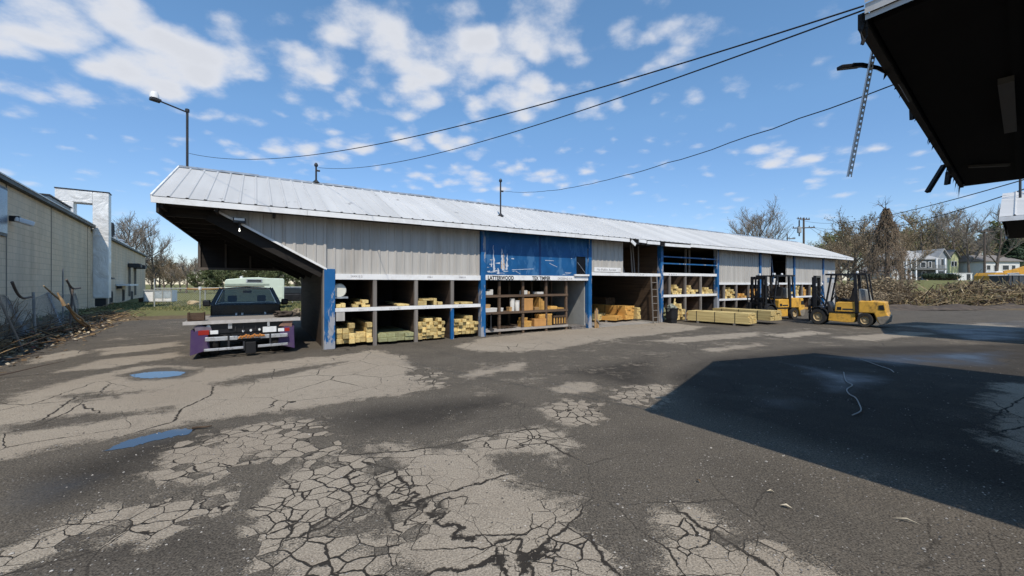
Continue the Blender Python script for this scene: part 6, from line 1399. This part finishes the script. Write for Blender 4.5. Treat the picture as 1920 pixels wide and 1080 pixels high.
# ------------------------------------------------------------------ brush pile and dirt in front of it
bp_ = MB(); rr = random.Random(41)
m_pile = [pm('dry_stalk', (.30, .22, .12), .9, 0, .3, 3), pm('pale_stalk', (.46, .36, .22), .9, 0, .3, 3), pm('dark_stalk', (.10, .07, .05), .9, 0, .3, 3), pm('olive_stalk', (.20, .17, .08), .9, 0, .3, 3)]
def pile_top(x): return float(np.interp(x, (28, 30, 32, 34, 36, 38, 40, 45), (.45, .75, 1.15, 1.7, 1.5, 1.15, 1.35, 1.3))) + .2 * math.sin(x * 2.3)
for k in range(4200):
    x = rr.uniform(28.4, 45); e = min(1, (x - 28.0) / 3.0); y = 29.6 + .10 * (x - 27) + rr.gauss(0, .8); tz = pile_top(x) * e * max(.05, 1 - ((y - 29.6 - .1 * (x - 27)) / 2.1) ** 2); z = rr.random() ** .7 * tz; a = rr.gauss(0, .8) + (0 if rr.random() < .7 else 1.6); L = rr.uniform(.4, 1.6) if k % 9 else rr.uniform(1.4, 3.0); el = rr.gauss(-.15, .5) if x < 37 else rr.gauss(-.6, .5)
    d = Vector((math.cos(a) * math.cos(el), math.sin(a) * math.cos(el), math.sin(el))) * (1 if rr.random() < .5 else -1); c = Vector((x, y, z + H(x, y))); p, q = c - d * L / 2, c + d * L / 2
    p.z = max(p.z, .02); q.z = max(q.z, .02); bp_.cur = rr.choice([0, 0, 1, 2, 2, 3]); r_ = rr.uniform(.008, .035); bp_.tube([p, c + Vector((rr.gauss(0, .06), 0, rr.gauss(0, .06))), q], [r_, r_, r_ * .6], 4, cap=False)
tag(bp_.build('brush_pile', m_pile), 'long heap of cut dry branches and stalks at the yard edge', 'brush pile', kind='stuff')
db = MB(); rr = random.Random(6); nxx, nyy = 90, 12; gz = {}
for i in range(nxx + 1):
    for j in range(nyy + 1):
        x = 21 + 27 * i / nxx; y = 25.6 + .12 * (x - 24) + 2.6 * j / nyy; pr = math.sin(math.pi * j / nyy); gz[i, j] = (x, y, .32 * pr * (.6 + .6 * mnoise.noise(Vector((x * .9, y * .9, 3)))) + .03 * mnoise.noise(Vector((x * 5, y * 5, 0))) + (-.03 if pr < .05 else 0))
for i in range(nxx):
    for j in range(nyy): db.quad(gz[i, j], gz[i+1, j], gz[i+1, j+1], gz[i, j+1])
tag(db.build('dirt_bank', pm('dark_dirt', (.075, .056, .042), .95, 0, .45, 3, dirt=(.2, .15, .09), dirt_amt=.5, dscale=2), smooth=True), kind='structure')
# ------------------------------------------------------------------ houses, poles, machine on the right
def house(name, px0, px1, ybase, yeave, yridge, D, wallm, roofm, label, gable_side=False, depth=8, windows=(), hip=0.0, chim=None, zb=None):
    sc = D / F; x0, x1 = (px0 - CX) * sc, (px1 - CX) * sc; z0 = CH + (HY - ybase) * sc; ze = CH + (HY - yeave) * sc; zr = CH + (HY - yridge) * sc; xm = (x0 + x1) / 2; Wd = x1 - x0
    o = thing(name, (xm, D, z0), 0, label, 'house'); he, hr = ze - z0, zr - z0
    part(MB().box(-Wd/2, Wd/2, 0, depth, -2, he), 'wall', wallm, o)
    r_ = MB(); ov = .4
    if gable_side:   # gable faces the viewer
        for s in (-1, 1):
            a = (s * (Wd/2 + ov), he - .2); c = (0, hr); q = .22
            r_.poly([(a[0], -ov, a[1]), (0, -ov, hr), (0, depth + ov, hr), (a[0], depth + ov, a[1])]); r_.poly([(a[0], -ov, a[1] - q), (a[0], depth + ov, a[1] - q), (0, depth + ov, hr - q), (0, -ov, hr - q)]); r_.poly([(a[0], -ov, a[1] - q), (0, -ov, hr - q), (0, -ov, hr), (a[0], -ov, a[1])]); r_.poly([(a[0], -ov, a[1] - q), (a[0], -ov, a[1]), (a[0], depth + ov, a[1]), (a[0], depth + ov, a[1] - q)])
        part(MB().poly([(-Wd/2, 0, he), (Wd/2, 0, he), (0, 0, hr - .2)]).poly([(-Wd/2, depth, he), (0, depth, hr - .2), (Wd/2, depth, he)]), 'gable', wallm, o)
    else:
        e = hip * Wd
        A_, B_, C_, D_ = (-Wd/2 - ov, -ov, he), (Wd/2 + ov, -ov, he), (Wd/2 + ov, depth + ov, he), (-Wd/2 - ov, depth + ov, he); R0, R1 = (-Wd/2 - ov + e, depth/2, hr), (Wd/2 + ov - e, depth/2, hr)
        r_.poly([A_, B_, R1, R0]).poly([C_, D_, R0, R1]).poly([D_, A_, R0]).poly([B_, C_, R1]).poly([A_, D_, C_, B_])
        for (p, q) in ((A_, B_), (B_, C_), (C_, D_), (D_, A_)): r_.quad((p[0], p[1], p[2] - .2), (q[0], q[1], q[2] - .2), q, p)
    rf = part(r_, 'roof', roofm, o)
    if chim: part(MB().box(chim * Wd - .35, chim * Wd + .35, depth * .45, depth * .55 , he, hr + .9), 'chimney', pm('chimney_brick', (.35, .3, .26), .9), rf)
    for (fx, fz_, fw, fh, pm_) in windows:
        wx = (fx - .5) * Wd; wz = fz_ * he
        f_ = part(MB().box(wx - fw/2, wx + fw/2, -.06, .02, wz, wz + fh), 'window', m_white, o); part(MB().box(wx - fw/2 + .1, wx + fw/2 - .1, -.08, -.061, wz + .1, wz + fh - .1), 'pane', m_darkpane, f_)
    return o
m_darkpane = pm('dark_window_pane', (.03, .035, .04), .15, 0, .3, 2)
m_greyhouse = pm('grey_house_siding', (.135, .135, .125), .8, 0, .15, 1); m_shing = pm('pale_grey_shingle', (.34, .33, .315), .9, 0, .2, 1.5); m_dksh = pm('brown_grey_shingle', (.20, .18, .165), .9, 0, .2, 1.5); m_yh = pm('pale_yellow_green_siding', (.50, .51, .29), .8, 0, .1, 1); m_wh = pm('white_house_siding', (.62, .61, .58), .8, 0, .1, 1)
h1 = house('house', 1686, 1758, 526, 485, 465, 85, m_greyhouse, m_shing, 'grey two-storey house with pale hip roof and white porch posts', hip=.42, windows=((.18, .58, 1.1, 1.4, 0), (.33, .58, .8, 1.4, 0), (.62, .58, 1.2, 1.3, 0), (.8, .58, .7, 1.4, 0), (.33, .08, 1.0, 1.5, 0), (.64, .05, .9, 1.8, 0)))
for f in (-.5, -.38, -.25, .28, .5): part(MB().box(f * 8.1 - .13, f * 8.1 + .13, -1.6, -1.35, -.6, 4.6), 'porch_post', m_white, h1)
part(MB().box(-4.2, 4.2, -1.7, -.01, 2.25, 2.5).box(-4.2, 4.2, -1.7, -.01, -.5, .02), 'porch_deck', m_greyhouse, h1)
mb = MB()
for k in range(28): mb.box(-4.1 + k * .3, -4.03 + k * .3, -1.62, -1.55, 2.5, 3.3)
part(mb, 'railing', m_greyhouse, h1)
h2_ = house('house', 1759, 1776, 526, 482, 466, 86, pm('light_grey_siding', (.24, .26, .28), .8, 0, .1, 1), m_shing, 'narrow grey gabled house wing with black garage window beside the porch', gable_side=True, windows=((.45, .62, .8, 1.6, 0),))
part(MB().box(-.85, .9, -.12, -.02, .5, 2.0), 'garage_window', m_darkpane, h2_)
house('house', 1781, 1797, 526, 482, 468, 96, m_yh, m_dksh, 'yellow green gabled house behind the grey ones', gable_side=True, depth=9, windows=((.3, .6, .7, 1.3, 0), (.65, .6, .7, 1.3, 0)))
house('house', 1768, 1788, 526, 483, 469, 99, m_greyhouse, m_dksh, 'brown grey side roof joined behind the yellow green gable', hip=0, depth=6)
house('house', 1798, 1817, 527, 492, 481, 104, pm('tan_siding', (.42, .33, .22), .8, 0, .1, 1), pm('brown_shingle', (.17, .11, .075), .9, 0, .2, 1.5), 'small tan house with brown roof left of the tall bare tree', gable_side=True, depth=8, windows=((.5, .4, .9, 1.2, 0),))
house('house', 1845, 1912, 524, 489, 476, 92, m_wh, m_dksh, 'long white house with dark roof and chimney at the right edge', hip=.05, chim=-.1, windows=((.12, .5, 1.0, 1.2, 0), (.32, .5, .9, 1.2, 0), (.6, .5, 1.6, 1.2, 0), (.82, .5, 1.0, 1.2, 0)))
house('house', 1672, 1686, 530, 505, 498, 70, m_wh, m_dksh, 'small white house low behind the vine-covered tree', gable_side=True, depth=6, windows=((.5, .45, .6, .8, 0),))
house('house', 1640, 1660, 531, 515, 508, 72, m_wh, m_dksh, 'low white house seen between the trunks right of the forklift', hip=.1, depth=6, windows=((.3, .3, .7, .7, 0), (.7, .3, .7, .7, 0)))
def bgbox(name, px0, px1, y0, y1, D, depth, mat, label, cat, extra=None):
    sc = D / F; x0, x1 = (px0 - CX) * sc, (px1 - CX) * sc; zb, zt = CH + (HY - y1) * sc, CH + (HY - y0) * sc; o = thing(name, ((x0 + x1) / 2, D, zb), 0, label, cat); w_ = (x1 - x0) / 2
    part(MB().box(-w_, w_, 0, depth, -.8, zt - zb), 'panel', mat, o); part(MB().box(-w_ - .06, w_ + .06, -.06, depth + .06, zt - zb + .003, zt - zb + .12), 'cap', mat, o); return o, w_, zt - zb
bgbox('white_wall', 1746, 1786, 517, 526, 76, .25, m_wh, 'long plain white wall below the grey house', 'wall'); o, w_, hh = bgbox('white_garage', 1787, 1823, 513, 526, 78, 5, m_wh, 'low white outbuilding with dark doorway right of the white wall', 'outbuilding')
part(MB().box(w_ - 1.1, w_ - .4, -.05, -.003, -.3, hh - .1), 'door', m_darkpane, o)
def pole(px, ytop, D, r, label, arms, name='utility_pole'):
    x = (px - CX) / F * D; z0 = H(x, D); zt = CH + (HY - ytop) * D / F; o = thing(name, (x, D, z0), 0, label, 'utility pole'); part(MB().tube([(0, 0, -.5), (0, 0, zt - z0)], [r, r * .7], 8), 'pole', m_pole, o); h = zt - z0
    for (dz, L, rot, off) in arms:
        a = part(MB().beam((off - L/2 * math.cos(rot), -L/2 * math.sin(rot) - .12, h - dz), (off + L/2 * math.cos(rot), L/2 * math.sin(rot) - .12, h - dz), .12, .14), 'cross_arm', m_pole, o)
        for f in (-.46, -.25, .25, .46): part(MB().lathe([(0, 0), (.05, .02), (.07, .1), (.04, .2), (0, .22)], (off + f * L * math.cos(rot), f * L * math.sin(rot) - .12, h - dz + .07), 'z', 8), 'insulator', m_dksteel, a)
    return o, h
m_pole = wood('pole_timber', (.13, .10, .08), (.07, .055, .045), .1, axis=2)
pl1, hp1 = pole(1507, 408, 60, .17, 'tall timber utility pole with two cross arms above the shed roof', ((.25, 2.4, .3, -.1), (1.55, 2.9, -.25, -.1)))
part(MB().tube([(-.75, -.1, hp1 - .4), (-.75, -.1, hp1 - 2.8)], .09, 8), 'conduit_riser', m_dksteel, pl1); part(MB().lathe([(0, 0), (.26, 0), (.28, .1), (.28, .8), (.2, .9), (0, .9)], (-.75, -.1, hp1 - 2.3), 'z', 12), 'transformer', pm('grey_transformer', (.3, .31, .31), .6), pl1)
pl2, hp2 = pole(1846, 430, 58, .15, 'pale utility pole with short arm standing in front of the white house', ((.3, 2.2, .15, .2),))
pl3, hp3 = pole(1476, 438, 70, .12, 'thin dark pole stub peeping over the shed ridge left of the utility pole', ((.9, 1.4, 0, .6),))
def far_wire(a, b_, sag, label): 
    pts = []; 
    for i in range(31): f = i / 30; p = Vector(a).lerp(Vector(b_), f); p.z -= sag * 4 * f * (1 - f); pts.append(p)
    tag(MB().tube(pts, .018, 4).build('utility_wire', m_blackmatt), label, 'wire', 'utility wires at the far right')
t1 = pl1.location + Vector((0, -.1, hp1)); q3 = N3 + p3(2.6, .85, 4.95)
far_wire(t1 + Vector((-1.2, 0, -.1)), q3 + Vector((0, 0, 0)), 1.1, 'upper wire from the far white roof to the top cross arm'); far_wire(t1 + Vector((1.2, 0, -1.4)), q3 + Vector((0, 0, -.25)), 1.3, 'lower wire from the far white roof to the lower cross arm')
far_wire(t1 + Vector((1.0, 0, -1.4)), pl2.location + Vector((0, 0, hp2 - .2)), .9, 'wire between the tall utility pole and the pale one'); far_wire(t1 + Vector((-1.2, 0, -1.4)), pl3.location + Vector((0, 0, hp3 - .8)), .3, 'wire from the tall utility pole to the thin pole stub')
far_wire(t1 + Vector((.8, 0, -1.5)), Vector((64, 72, 5.0)), .2, 'wire dropping from the tall pole down towards the far houses')
# excavator and dumpster
ex = Vector(((1858 - CX) / F * 47, 47, 0)); ex.z = H(ex.x, ex.y) + .75
exo = thing('excavator', ex, 0, 'orange yellow excavator with folded arm behind the brush pile', 'excavator'); m_exy = pm('orange_machine_paint', (.60, .30, .03), .5, 0, .15, 2, dirt=(.15, .1, .06), dirt_amt=.4)
part(MB().prism([(-.9, .35), (.9, .35), (.9, .95), (.5, 1.25), (-.6, 1.25), (-.9, .9)], -1.0, 1.0), 'body', m_exy, exo, bevel=.05); part(MB().prism([(-.45, 1.26), (.4, 1.26), (.3, 1.42), (-.35, 1.42)], -.9, .2), 'engine_cover', m_white, exo, bevel=.04)  # white top paints in the highlight on the machine's roof
for s in (-1, 1):
    tk2 = part(MB().prism([(-1.2 + .35 * math.cos(a) if math.cos(a) < 0 else 1.2 + .35 * math.cos(a), .02 + .32 * math.sin(a)) for a in np.linspace(0, 2 * math.pi, 21)[:-1]], s * .8 - .25, s * .8 + .25), 'track', m_rubber, exo)
    for x in (-1.0, -.5, 0, .5, 1.0): part(MB().lathe([(0, -.27), (.18, -.27), (.18, .27), (0, .27)], (x, s * .8, -.02), 'y', 12), 'track_wheel', m_dksteel, tk2)
mb = MB(); arcp = [(.7, .6), (1.4, 1.25), (2.3, 1.45), (3.1, 1.35), (3.8, 1.1)]
for p, q in zip(arcp, arcp[1:]): mb.beam((p[0], 0, p[1]), (q[0], 0, q[1]), .35, .36)
part(mb, 'boom', m_exy, exo); part(MB().beam((3.2, .5, 1.35), (5.6, .5, 2.05), .45, .55).beam((4.4, .4, 1.5), (6.4, .4, 2.2), .35, .4), 'stick', m_exy, exo); part(MB().tube([(1.6, -.2, 1.15), (3.0, -.2, 1.2)], .08, 8), 'ram', m_chrome, exo)
dm = Vector(((1916 - CX) / F * 44, 44, 0)); dm.z = H(dm.x, dm.y) - .42
dmo = thing('dumpster', dm, 0, 'big dark grey dumpster with pale rim behind the brush pile', 'dumpster'); m_dmp = pm('dark_grey_dumpster', (.05, .058, .065), .6, 0, .2, 2, dirt=(.12, .1, .08))
part(MB().prism([(-2.4, .65), (2.4, .65), (2.55, 2.35), (-2.55, 2.35)], -.9, .9), 'body', m_dmp, dmo, bevel=.02); part(MB().box(-2.62, 2.62, -.98, -.90, 2.352, 2.47).box(-2.62, 2.62, .90, .98, 2.352, 2.47), 'rim', pm('pale_rim', (.4, .41, .42), .6), dmo)
mb = MB()
for k in range(7): mb.box(-2.2 + k * .7, -2.1 + k * .7, -.985, -.925, .7, 2.3)
part(mb, 'rib', m_dmp, dmo); part(MB().box(-2.2, 2.2, -.8, .8, -.3, .645), 'skid', m_dksteel, dmo)
# ------------------------------------------------------------------ back field on the left: fence, camper, car, white bin
fa, fb = Vector((-27.0, 30.2, 0)), Vector((2.0, 48.8, 0)); fd = (fb - fa).normalized(); fl_ = (fb - fa).length
bf = thing('back_fence', fa, math.atan2(fd.y, fd.x), 'pale chain-link fence with top rail across the back field', 'fence'); m_pal = pm('pale_galvanised_pipe', (.5, .5, .47), .5, .5, .15, 3)
def bz(x): q = fa + fd * x; return H(q.x, q.y)
part(MB().tube([(x, 0, bz(x) + 1.42) for x in np.arange(0, fl_, 2)], .035, 6), 'top_rail', m_pal, bf)
for k, x in enumerate(np.arange(0, fl_, 3.05)): part(MB().tube([(x, 0, bz(x) - .2), (x, 0, bz(x) + (2.15 if k == 0 else 1.5))], .04, 7), 'post', m_pal, bf)
mb = MB()
for s in (1, -1):
    for x in np.arange(-1.4, fl_, .14):
        pts = [(x + s * 0 + (f if s > 0 else 1.4 - f), .03, bz(x + (f if s > 0 else 1.4 - f)) + f) for f in (0, .7, 1.4) if 0 <= x + (f if s > 0 else 1.4 - f) <= fl_]
        if len(pts) > 1: mb.tube(pts, .0035, 3, cap=False)
part(mb, 'mesh', m_pal, bf)
fw2 = thing('dry_log', (-22.6, 31.2, H(-22.6, 31.2) + 1.36), .45, 'thin dead branch lying along the back fence top rail', 'branch'); mb = MB(); jag(mb, (-2.2, 0, 0), (2.2, 0, .06), .08, .04, 3); jag(mb, (.3, 0, .04), (1.0, -.1, .55), .03, .015, 4); part(mb, 'branch', m_tan, fw2)
cx_, cD = (478.5 - CX) / F * 26, 26.0
cm_ = thing('camper_trailer', (cx_, cD, 0), .52, 'pale green camper trailer parked beyond the tow truck', 'camper'); cm_.scale = (.88, .88, 1); m_camp = pm('pale_mint_panel', (.60, .68, .56), .5, 0, .06, 1, dirt=(.4, .42, .33), dirt_amt=.4)
part(MB().prism([(-1.85, .55), (1.85, .45), (1.87, 1.95), (1.80, 2.05), (.85, 2.07), (.2, 2.12), (-.6, 2.09), (-1.75, 1.98), (-1.85, 1.86)], 0, 2.1), 'shell', m_camp, cm_, bevel=.05, seg=3)
f_ = part(MB().box(-.55, .45, -.03, .02, 1.78, 2.0), 'window', m_steel, cm_); part(MB().box(-.48, .38, -.045, -.031, 1.83, 1.95), 'pane', m_darkpane, f_)
part(MB().box(-1.84, .9, -.02, -.004, 1.60, 1.70), 'stripe', pm('grey_green_trim', (.28, .33, .27), .5), cm_); part(MB().box(1.45, 1.75, -.025, -.004, .75, 1.5), 'hatch', m_camp, cm_, bevel=.01); part(MB().lathe([(0, 0), (.1, 0), (.09, .12), (0, .16)], (-.9, .6, 2.04), 'z', 10), 'roof_vent', m_white, cm_)
for x in (-.3, .4): wh = part(MB().lathe([(.18, -.1), (.33, -.1), (.33, .1), (.18, .1)], (x, .14, .33), 'y', 18), 'wheel', m_rubber, cm_); part(MB().lathe([(0, -.05), (.19, -.06), (.19, .06), (0, .05)], (x, .14, .33), 'y', 14), 'rim', m_steel, wh)
part(MB().beam((-1.85, 1, .5), (-2.9, 1, .45), .1, .1), 'hitch', m_dksteel, cm_)
# dark estate car past the camper
car = thing('parked_car', ((556 - CX) / F * 33, 33, 0), .25, 'dark car half hidden between the camper and the shed end wall', 'car')
part(MB().prism([(-2.1, .3), (2.1, .3), (2.15, .62), (2.0, .82), (1.1, .9), (-2.0, .9), (-2.15, .6)], -.85, .85), 'body', m_black, car, bevel=.06, seg=3); part(MB().prism([(-1.7, .9), (1.15, .9), (.45, 1.38), (-1.3, 1.42)], -.75, .75), 'cabin', m_darkpane, car, bevel=.06, seg=3)
for (x, y) in ((-1.35, -.75), (1.35, -.75), (-1.35, .75), (1.35, .75)): wh = part(MB().lathe([(.18, -.1), (.32, -.1), (.32, .1), (.18, .1)], (x, y, .32), 'y', 18), 'wheel', m_rubber, car); part(MB().lathe([(0, -.05), (.19, -.06), (.19, .06), (0, .05)], (x, y, .32), 'y', 14), 'rim', m_steel, wh)
for s in (-1, 1): part(MB().box(2.08, 2.15, s * .6 - .15, s * .6 + .15, .6, .72), 'headlight', m_lens, car)
wb = thing('panelled_bin', ((302 - CX) / F * 36, 36, H((302 - CX) / F * 36, 36)), .3, 'low white panelled bin beyond the block building corner', 'bin')
part(MB().box(-1.0, 1.0, -.5, .5, .12, 1.15), 'body', m_white, wb); mb = MB()
for x in (-1.03, -.35, .32, .98): mb.box(x, x + .06, -.56, -.503, .1, 1.2)
mb.box(-1.03, 1.04, -.575, -.563, 1.1, 1.2).box(-1.03, 1.04, -.575, -.563, .1, .2); part(mb, 'frame', m_pal, wb)
for (x0, x1) in ((-.27, .30), (.40, .95)): part(MB().box(x0, x1, -.53, -.503, .45, 1.05), 'panel', pm('pale_blue_panel', (.38, .43, .46), .5, 0, .2, 4), wb)
for s in (-.8, .8): part(MB().box(s - .06, s + .06, -.4, .4, 0, .118), 'skid', m_rawwood, wb)
rk = Vector(((363 - CX) / F * 33, 33, 0)); o = lump('tan_rock', pm('tan_stone', (.45, .34, .2), .9, 0, .25, 3), None, .45, .35, .25, 4, .3, loc=(rk.x, rk.y, .1)); tag(o, 'tan boulder in the back field behind the marker post', 'rock')
mp_ = thing('marker_post', ((375 - CX) / F * 27, 27, 0), 0, 'thin pale post with white cap standing in the back field', 'post'); part(MB().tube([(0, 0, 0), (0, 0, 1.35)], .035, 6), 'pole', m_pal, mp_); part(MB().box(-.07, .07, -.05, .05, 1.3, 1.5), 'cap', m_white, mp_, bevel=.01)
# grass tufts in the back field and on the verge
gm = MB(); rr = random.Random(8)
for k in range(15000):
    if k % 5 == 0: x = rr.uniform(-28, -16); y = rr.uniform(16, 31); q = Vector((x, y, 0)); dd = (q - F0).dot(FN3); 
    else: x = rr.uniform(-34, -6); y = rr.uniform(25, 44); q = Vector((x, y, 0)); dd = 9
    if dd < 1.4 or ((q - P0).dot(V) < 15 and dd == 9): continue
    z = H(x, y); gm.cur = rr.choice([0, 0, 1]); s = rr.uniform(.05, .16)
    for j in range(3):
        a = rr.uniform(0, 6.28); e = Vector((math.cos(a), math.sin(a), 0)) * .03; t = Vector((rr.gauss(0, .04), rr.gauss(0, .04), s)); c = Vector((x + rr.gauss(0, .05), y + rr.gauss(0, .05), z - .01)); gm.poly([c - e, c + e, c + t])
tag(gm.build('field_grass', [m_grn, pm('dry_grass', (.28, .25, .11), .9, 0, .3, 2)]), 'short spring grass in the back field and along the block building', 'grass', kind='stuff')
# ------------------------------------------------------------------ loose things on the asphalt
gv = MB(); rr = random.Random(99); m_gv = [pm('grey_gravel', (.24, .22, .2), .9, 0, .3, 9), pm('dark_gravel', (.07, .065, .06), .9, 0, .3, 9), pm('pale_gravel', (.42, .38, .33), .9, 0, .2, 9)]
for k in range(5200):
    D = 1.9 + 7 * rr.random() ** 1.5; x = rr.uniform(-1.3, 1.35) * D; r_ = rr.uniform(.003, .010) * (1.6 if rr.random() < .06 else 1)
    if mnoise.noise(Vector((x * .9, D * .9, 2))) < -.08 and rr.random() < .8: continue
    gv.cur = rr.choice([0, 0, 1, 1, 2]); c = Vector((x, D, r_ * .35)); p = [c + Vector((rr.uniform(.7, 1.2) * r_ * sx_, rr.uniform(.7, 1.2) * r_ * sy_, rr.uniform(.3, .8) * r_ * sz_)) for (sx_, sy_, sz_) in ((1, 0, 0), (0, 1, 0), (-1, 0, 0), (0, -1, 0), (.1, .1, 1))]
    for q in ((0, 1, 4), (1, 2, 4), (2, 3, 4), (3, 0, 4)): gv.poly([p[i] for i in q])
tag(gv.build('loose_gravel', m_gv), 'loose gravel grains scattered over the broken asphalt', 'gravel', kind='stuff')
def curl(pts, r, label, name='loose_cable'):
    P3 = [Vector((*G(*p), .012 + r)) for p in pts]; out_ = []
    for i in range(len(P3) - 1):
        p0 = P3[max(0, i-1)]; p1 = P3[i]; p2_ = P3[i+1]; p3_ = P3[min(len(P3)-1, i+2)]
        for f in np.linspace(0, 1, 7)[:-1]: out_.append(.5 * ((2 * p1) + (p2_ - p0) * f + (2 * p0 - 5 * p1 + 4 * p2_ - p3_) * f * f + (3 * p1 - p0 - 3 * p2_ + p3_) * f ** 3))
    out_.append(P3[-1]); return tag(MB().tube(out_, r, 6).build(name, m_cable, smooth=True), label, 'cable')
m_cable = pm('grey_cable', (.32, .31, .29), .6, 0, .2, 5)
curl([(1582, 700), (1586, 716), (1598, 724), (1588, 732), (1592, 741), (1604, 748), (1611, 760), (1614, 773), (1598, 781)], .008, 'longer pale cable snaking over the shaded wet asphalt')
curl([(1612, 675), (1628, 680), (1650, 688), (1668, 694), (1676, 700)], .008, 'shorter pale cable lying farther off on the shaded asphalt')
m_dryleaf = [pm('pale_dead_leaf', (.50, .43, .32), .9, 0, .2, 20), pm('brown_dead_leaf', (.2, .13, .07), .9, 0, .2, 20)]
for k, (px, py, s, lab) in enumerate(((1474, 953, .06, 'pale curled dead leaf on the dark asphalt, nearest the bright edge of the shadow'), (1700, 980, .10, 'long pale sliver of wood on the asphalt below the shadow edge'), (1445, 925, .045, 'small pale leaf just left of the curled one'), (1868, 848, .07, 'white scrap in the shade near the pale slab'), (1893, 932, .05, 'thin pale twig in the shade at lower right'), (1310, 905, .04, 'brown dead leaf on the dark asphalt in the sun'))):
    x, y = G(px, py); s *= .7; mb = MB(); rr = random.Random(k); a = rr.uniform(0, 3) if k != 1 else -.6
    e1 = Vector((math.cos(a), math.sin(a), 0)) * s; e2 = Vector((-math.sin(a), math.cos(a), 0)) * s * (.45 if k not in (1, 4) else .12); c = Vector((x, y, .012))
    mb.poly([c - e1, c - e2 * .8 + Vector((0, 0, .018)), c + Vector((0, 0, .006))]).poly([c - e2 * .8 + Vector((0, 0, .018)), c + e1, c + Vector((0, 0, .006))]).poly([c + e1, c + e2 + Vector((0, 0, .02)), c + Vector((0, 0, .006))]).poly([c + e2 + Vector((0, 0, .02)), c - e1, c + Vector((0, 0, .006))])
    tag(mb.build('dead_leaf' if k not in (1, 3, 4) else 'scrap', m_dryleaf[k == 5]), lab, 'leaf' if k not in (1, 3, 4) else 'scrap')
x, y = G(372, 806); mb = MB(); jag(mb, (x - .07, y, .02), (x + .12, y + .05, .03), .016, .008, 2, 4); tag(mb.build('stick', m_ply), 'short brown stick at the tip of the long puddle', 'stick')
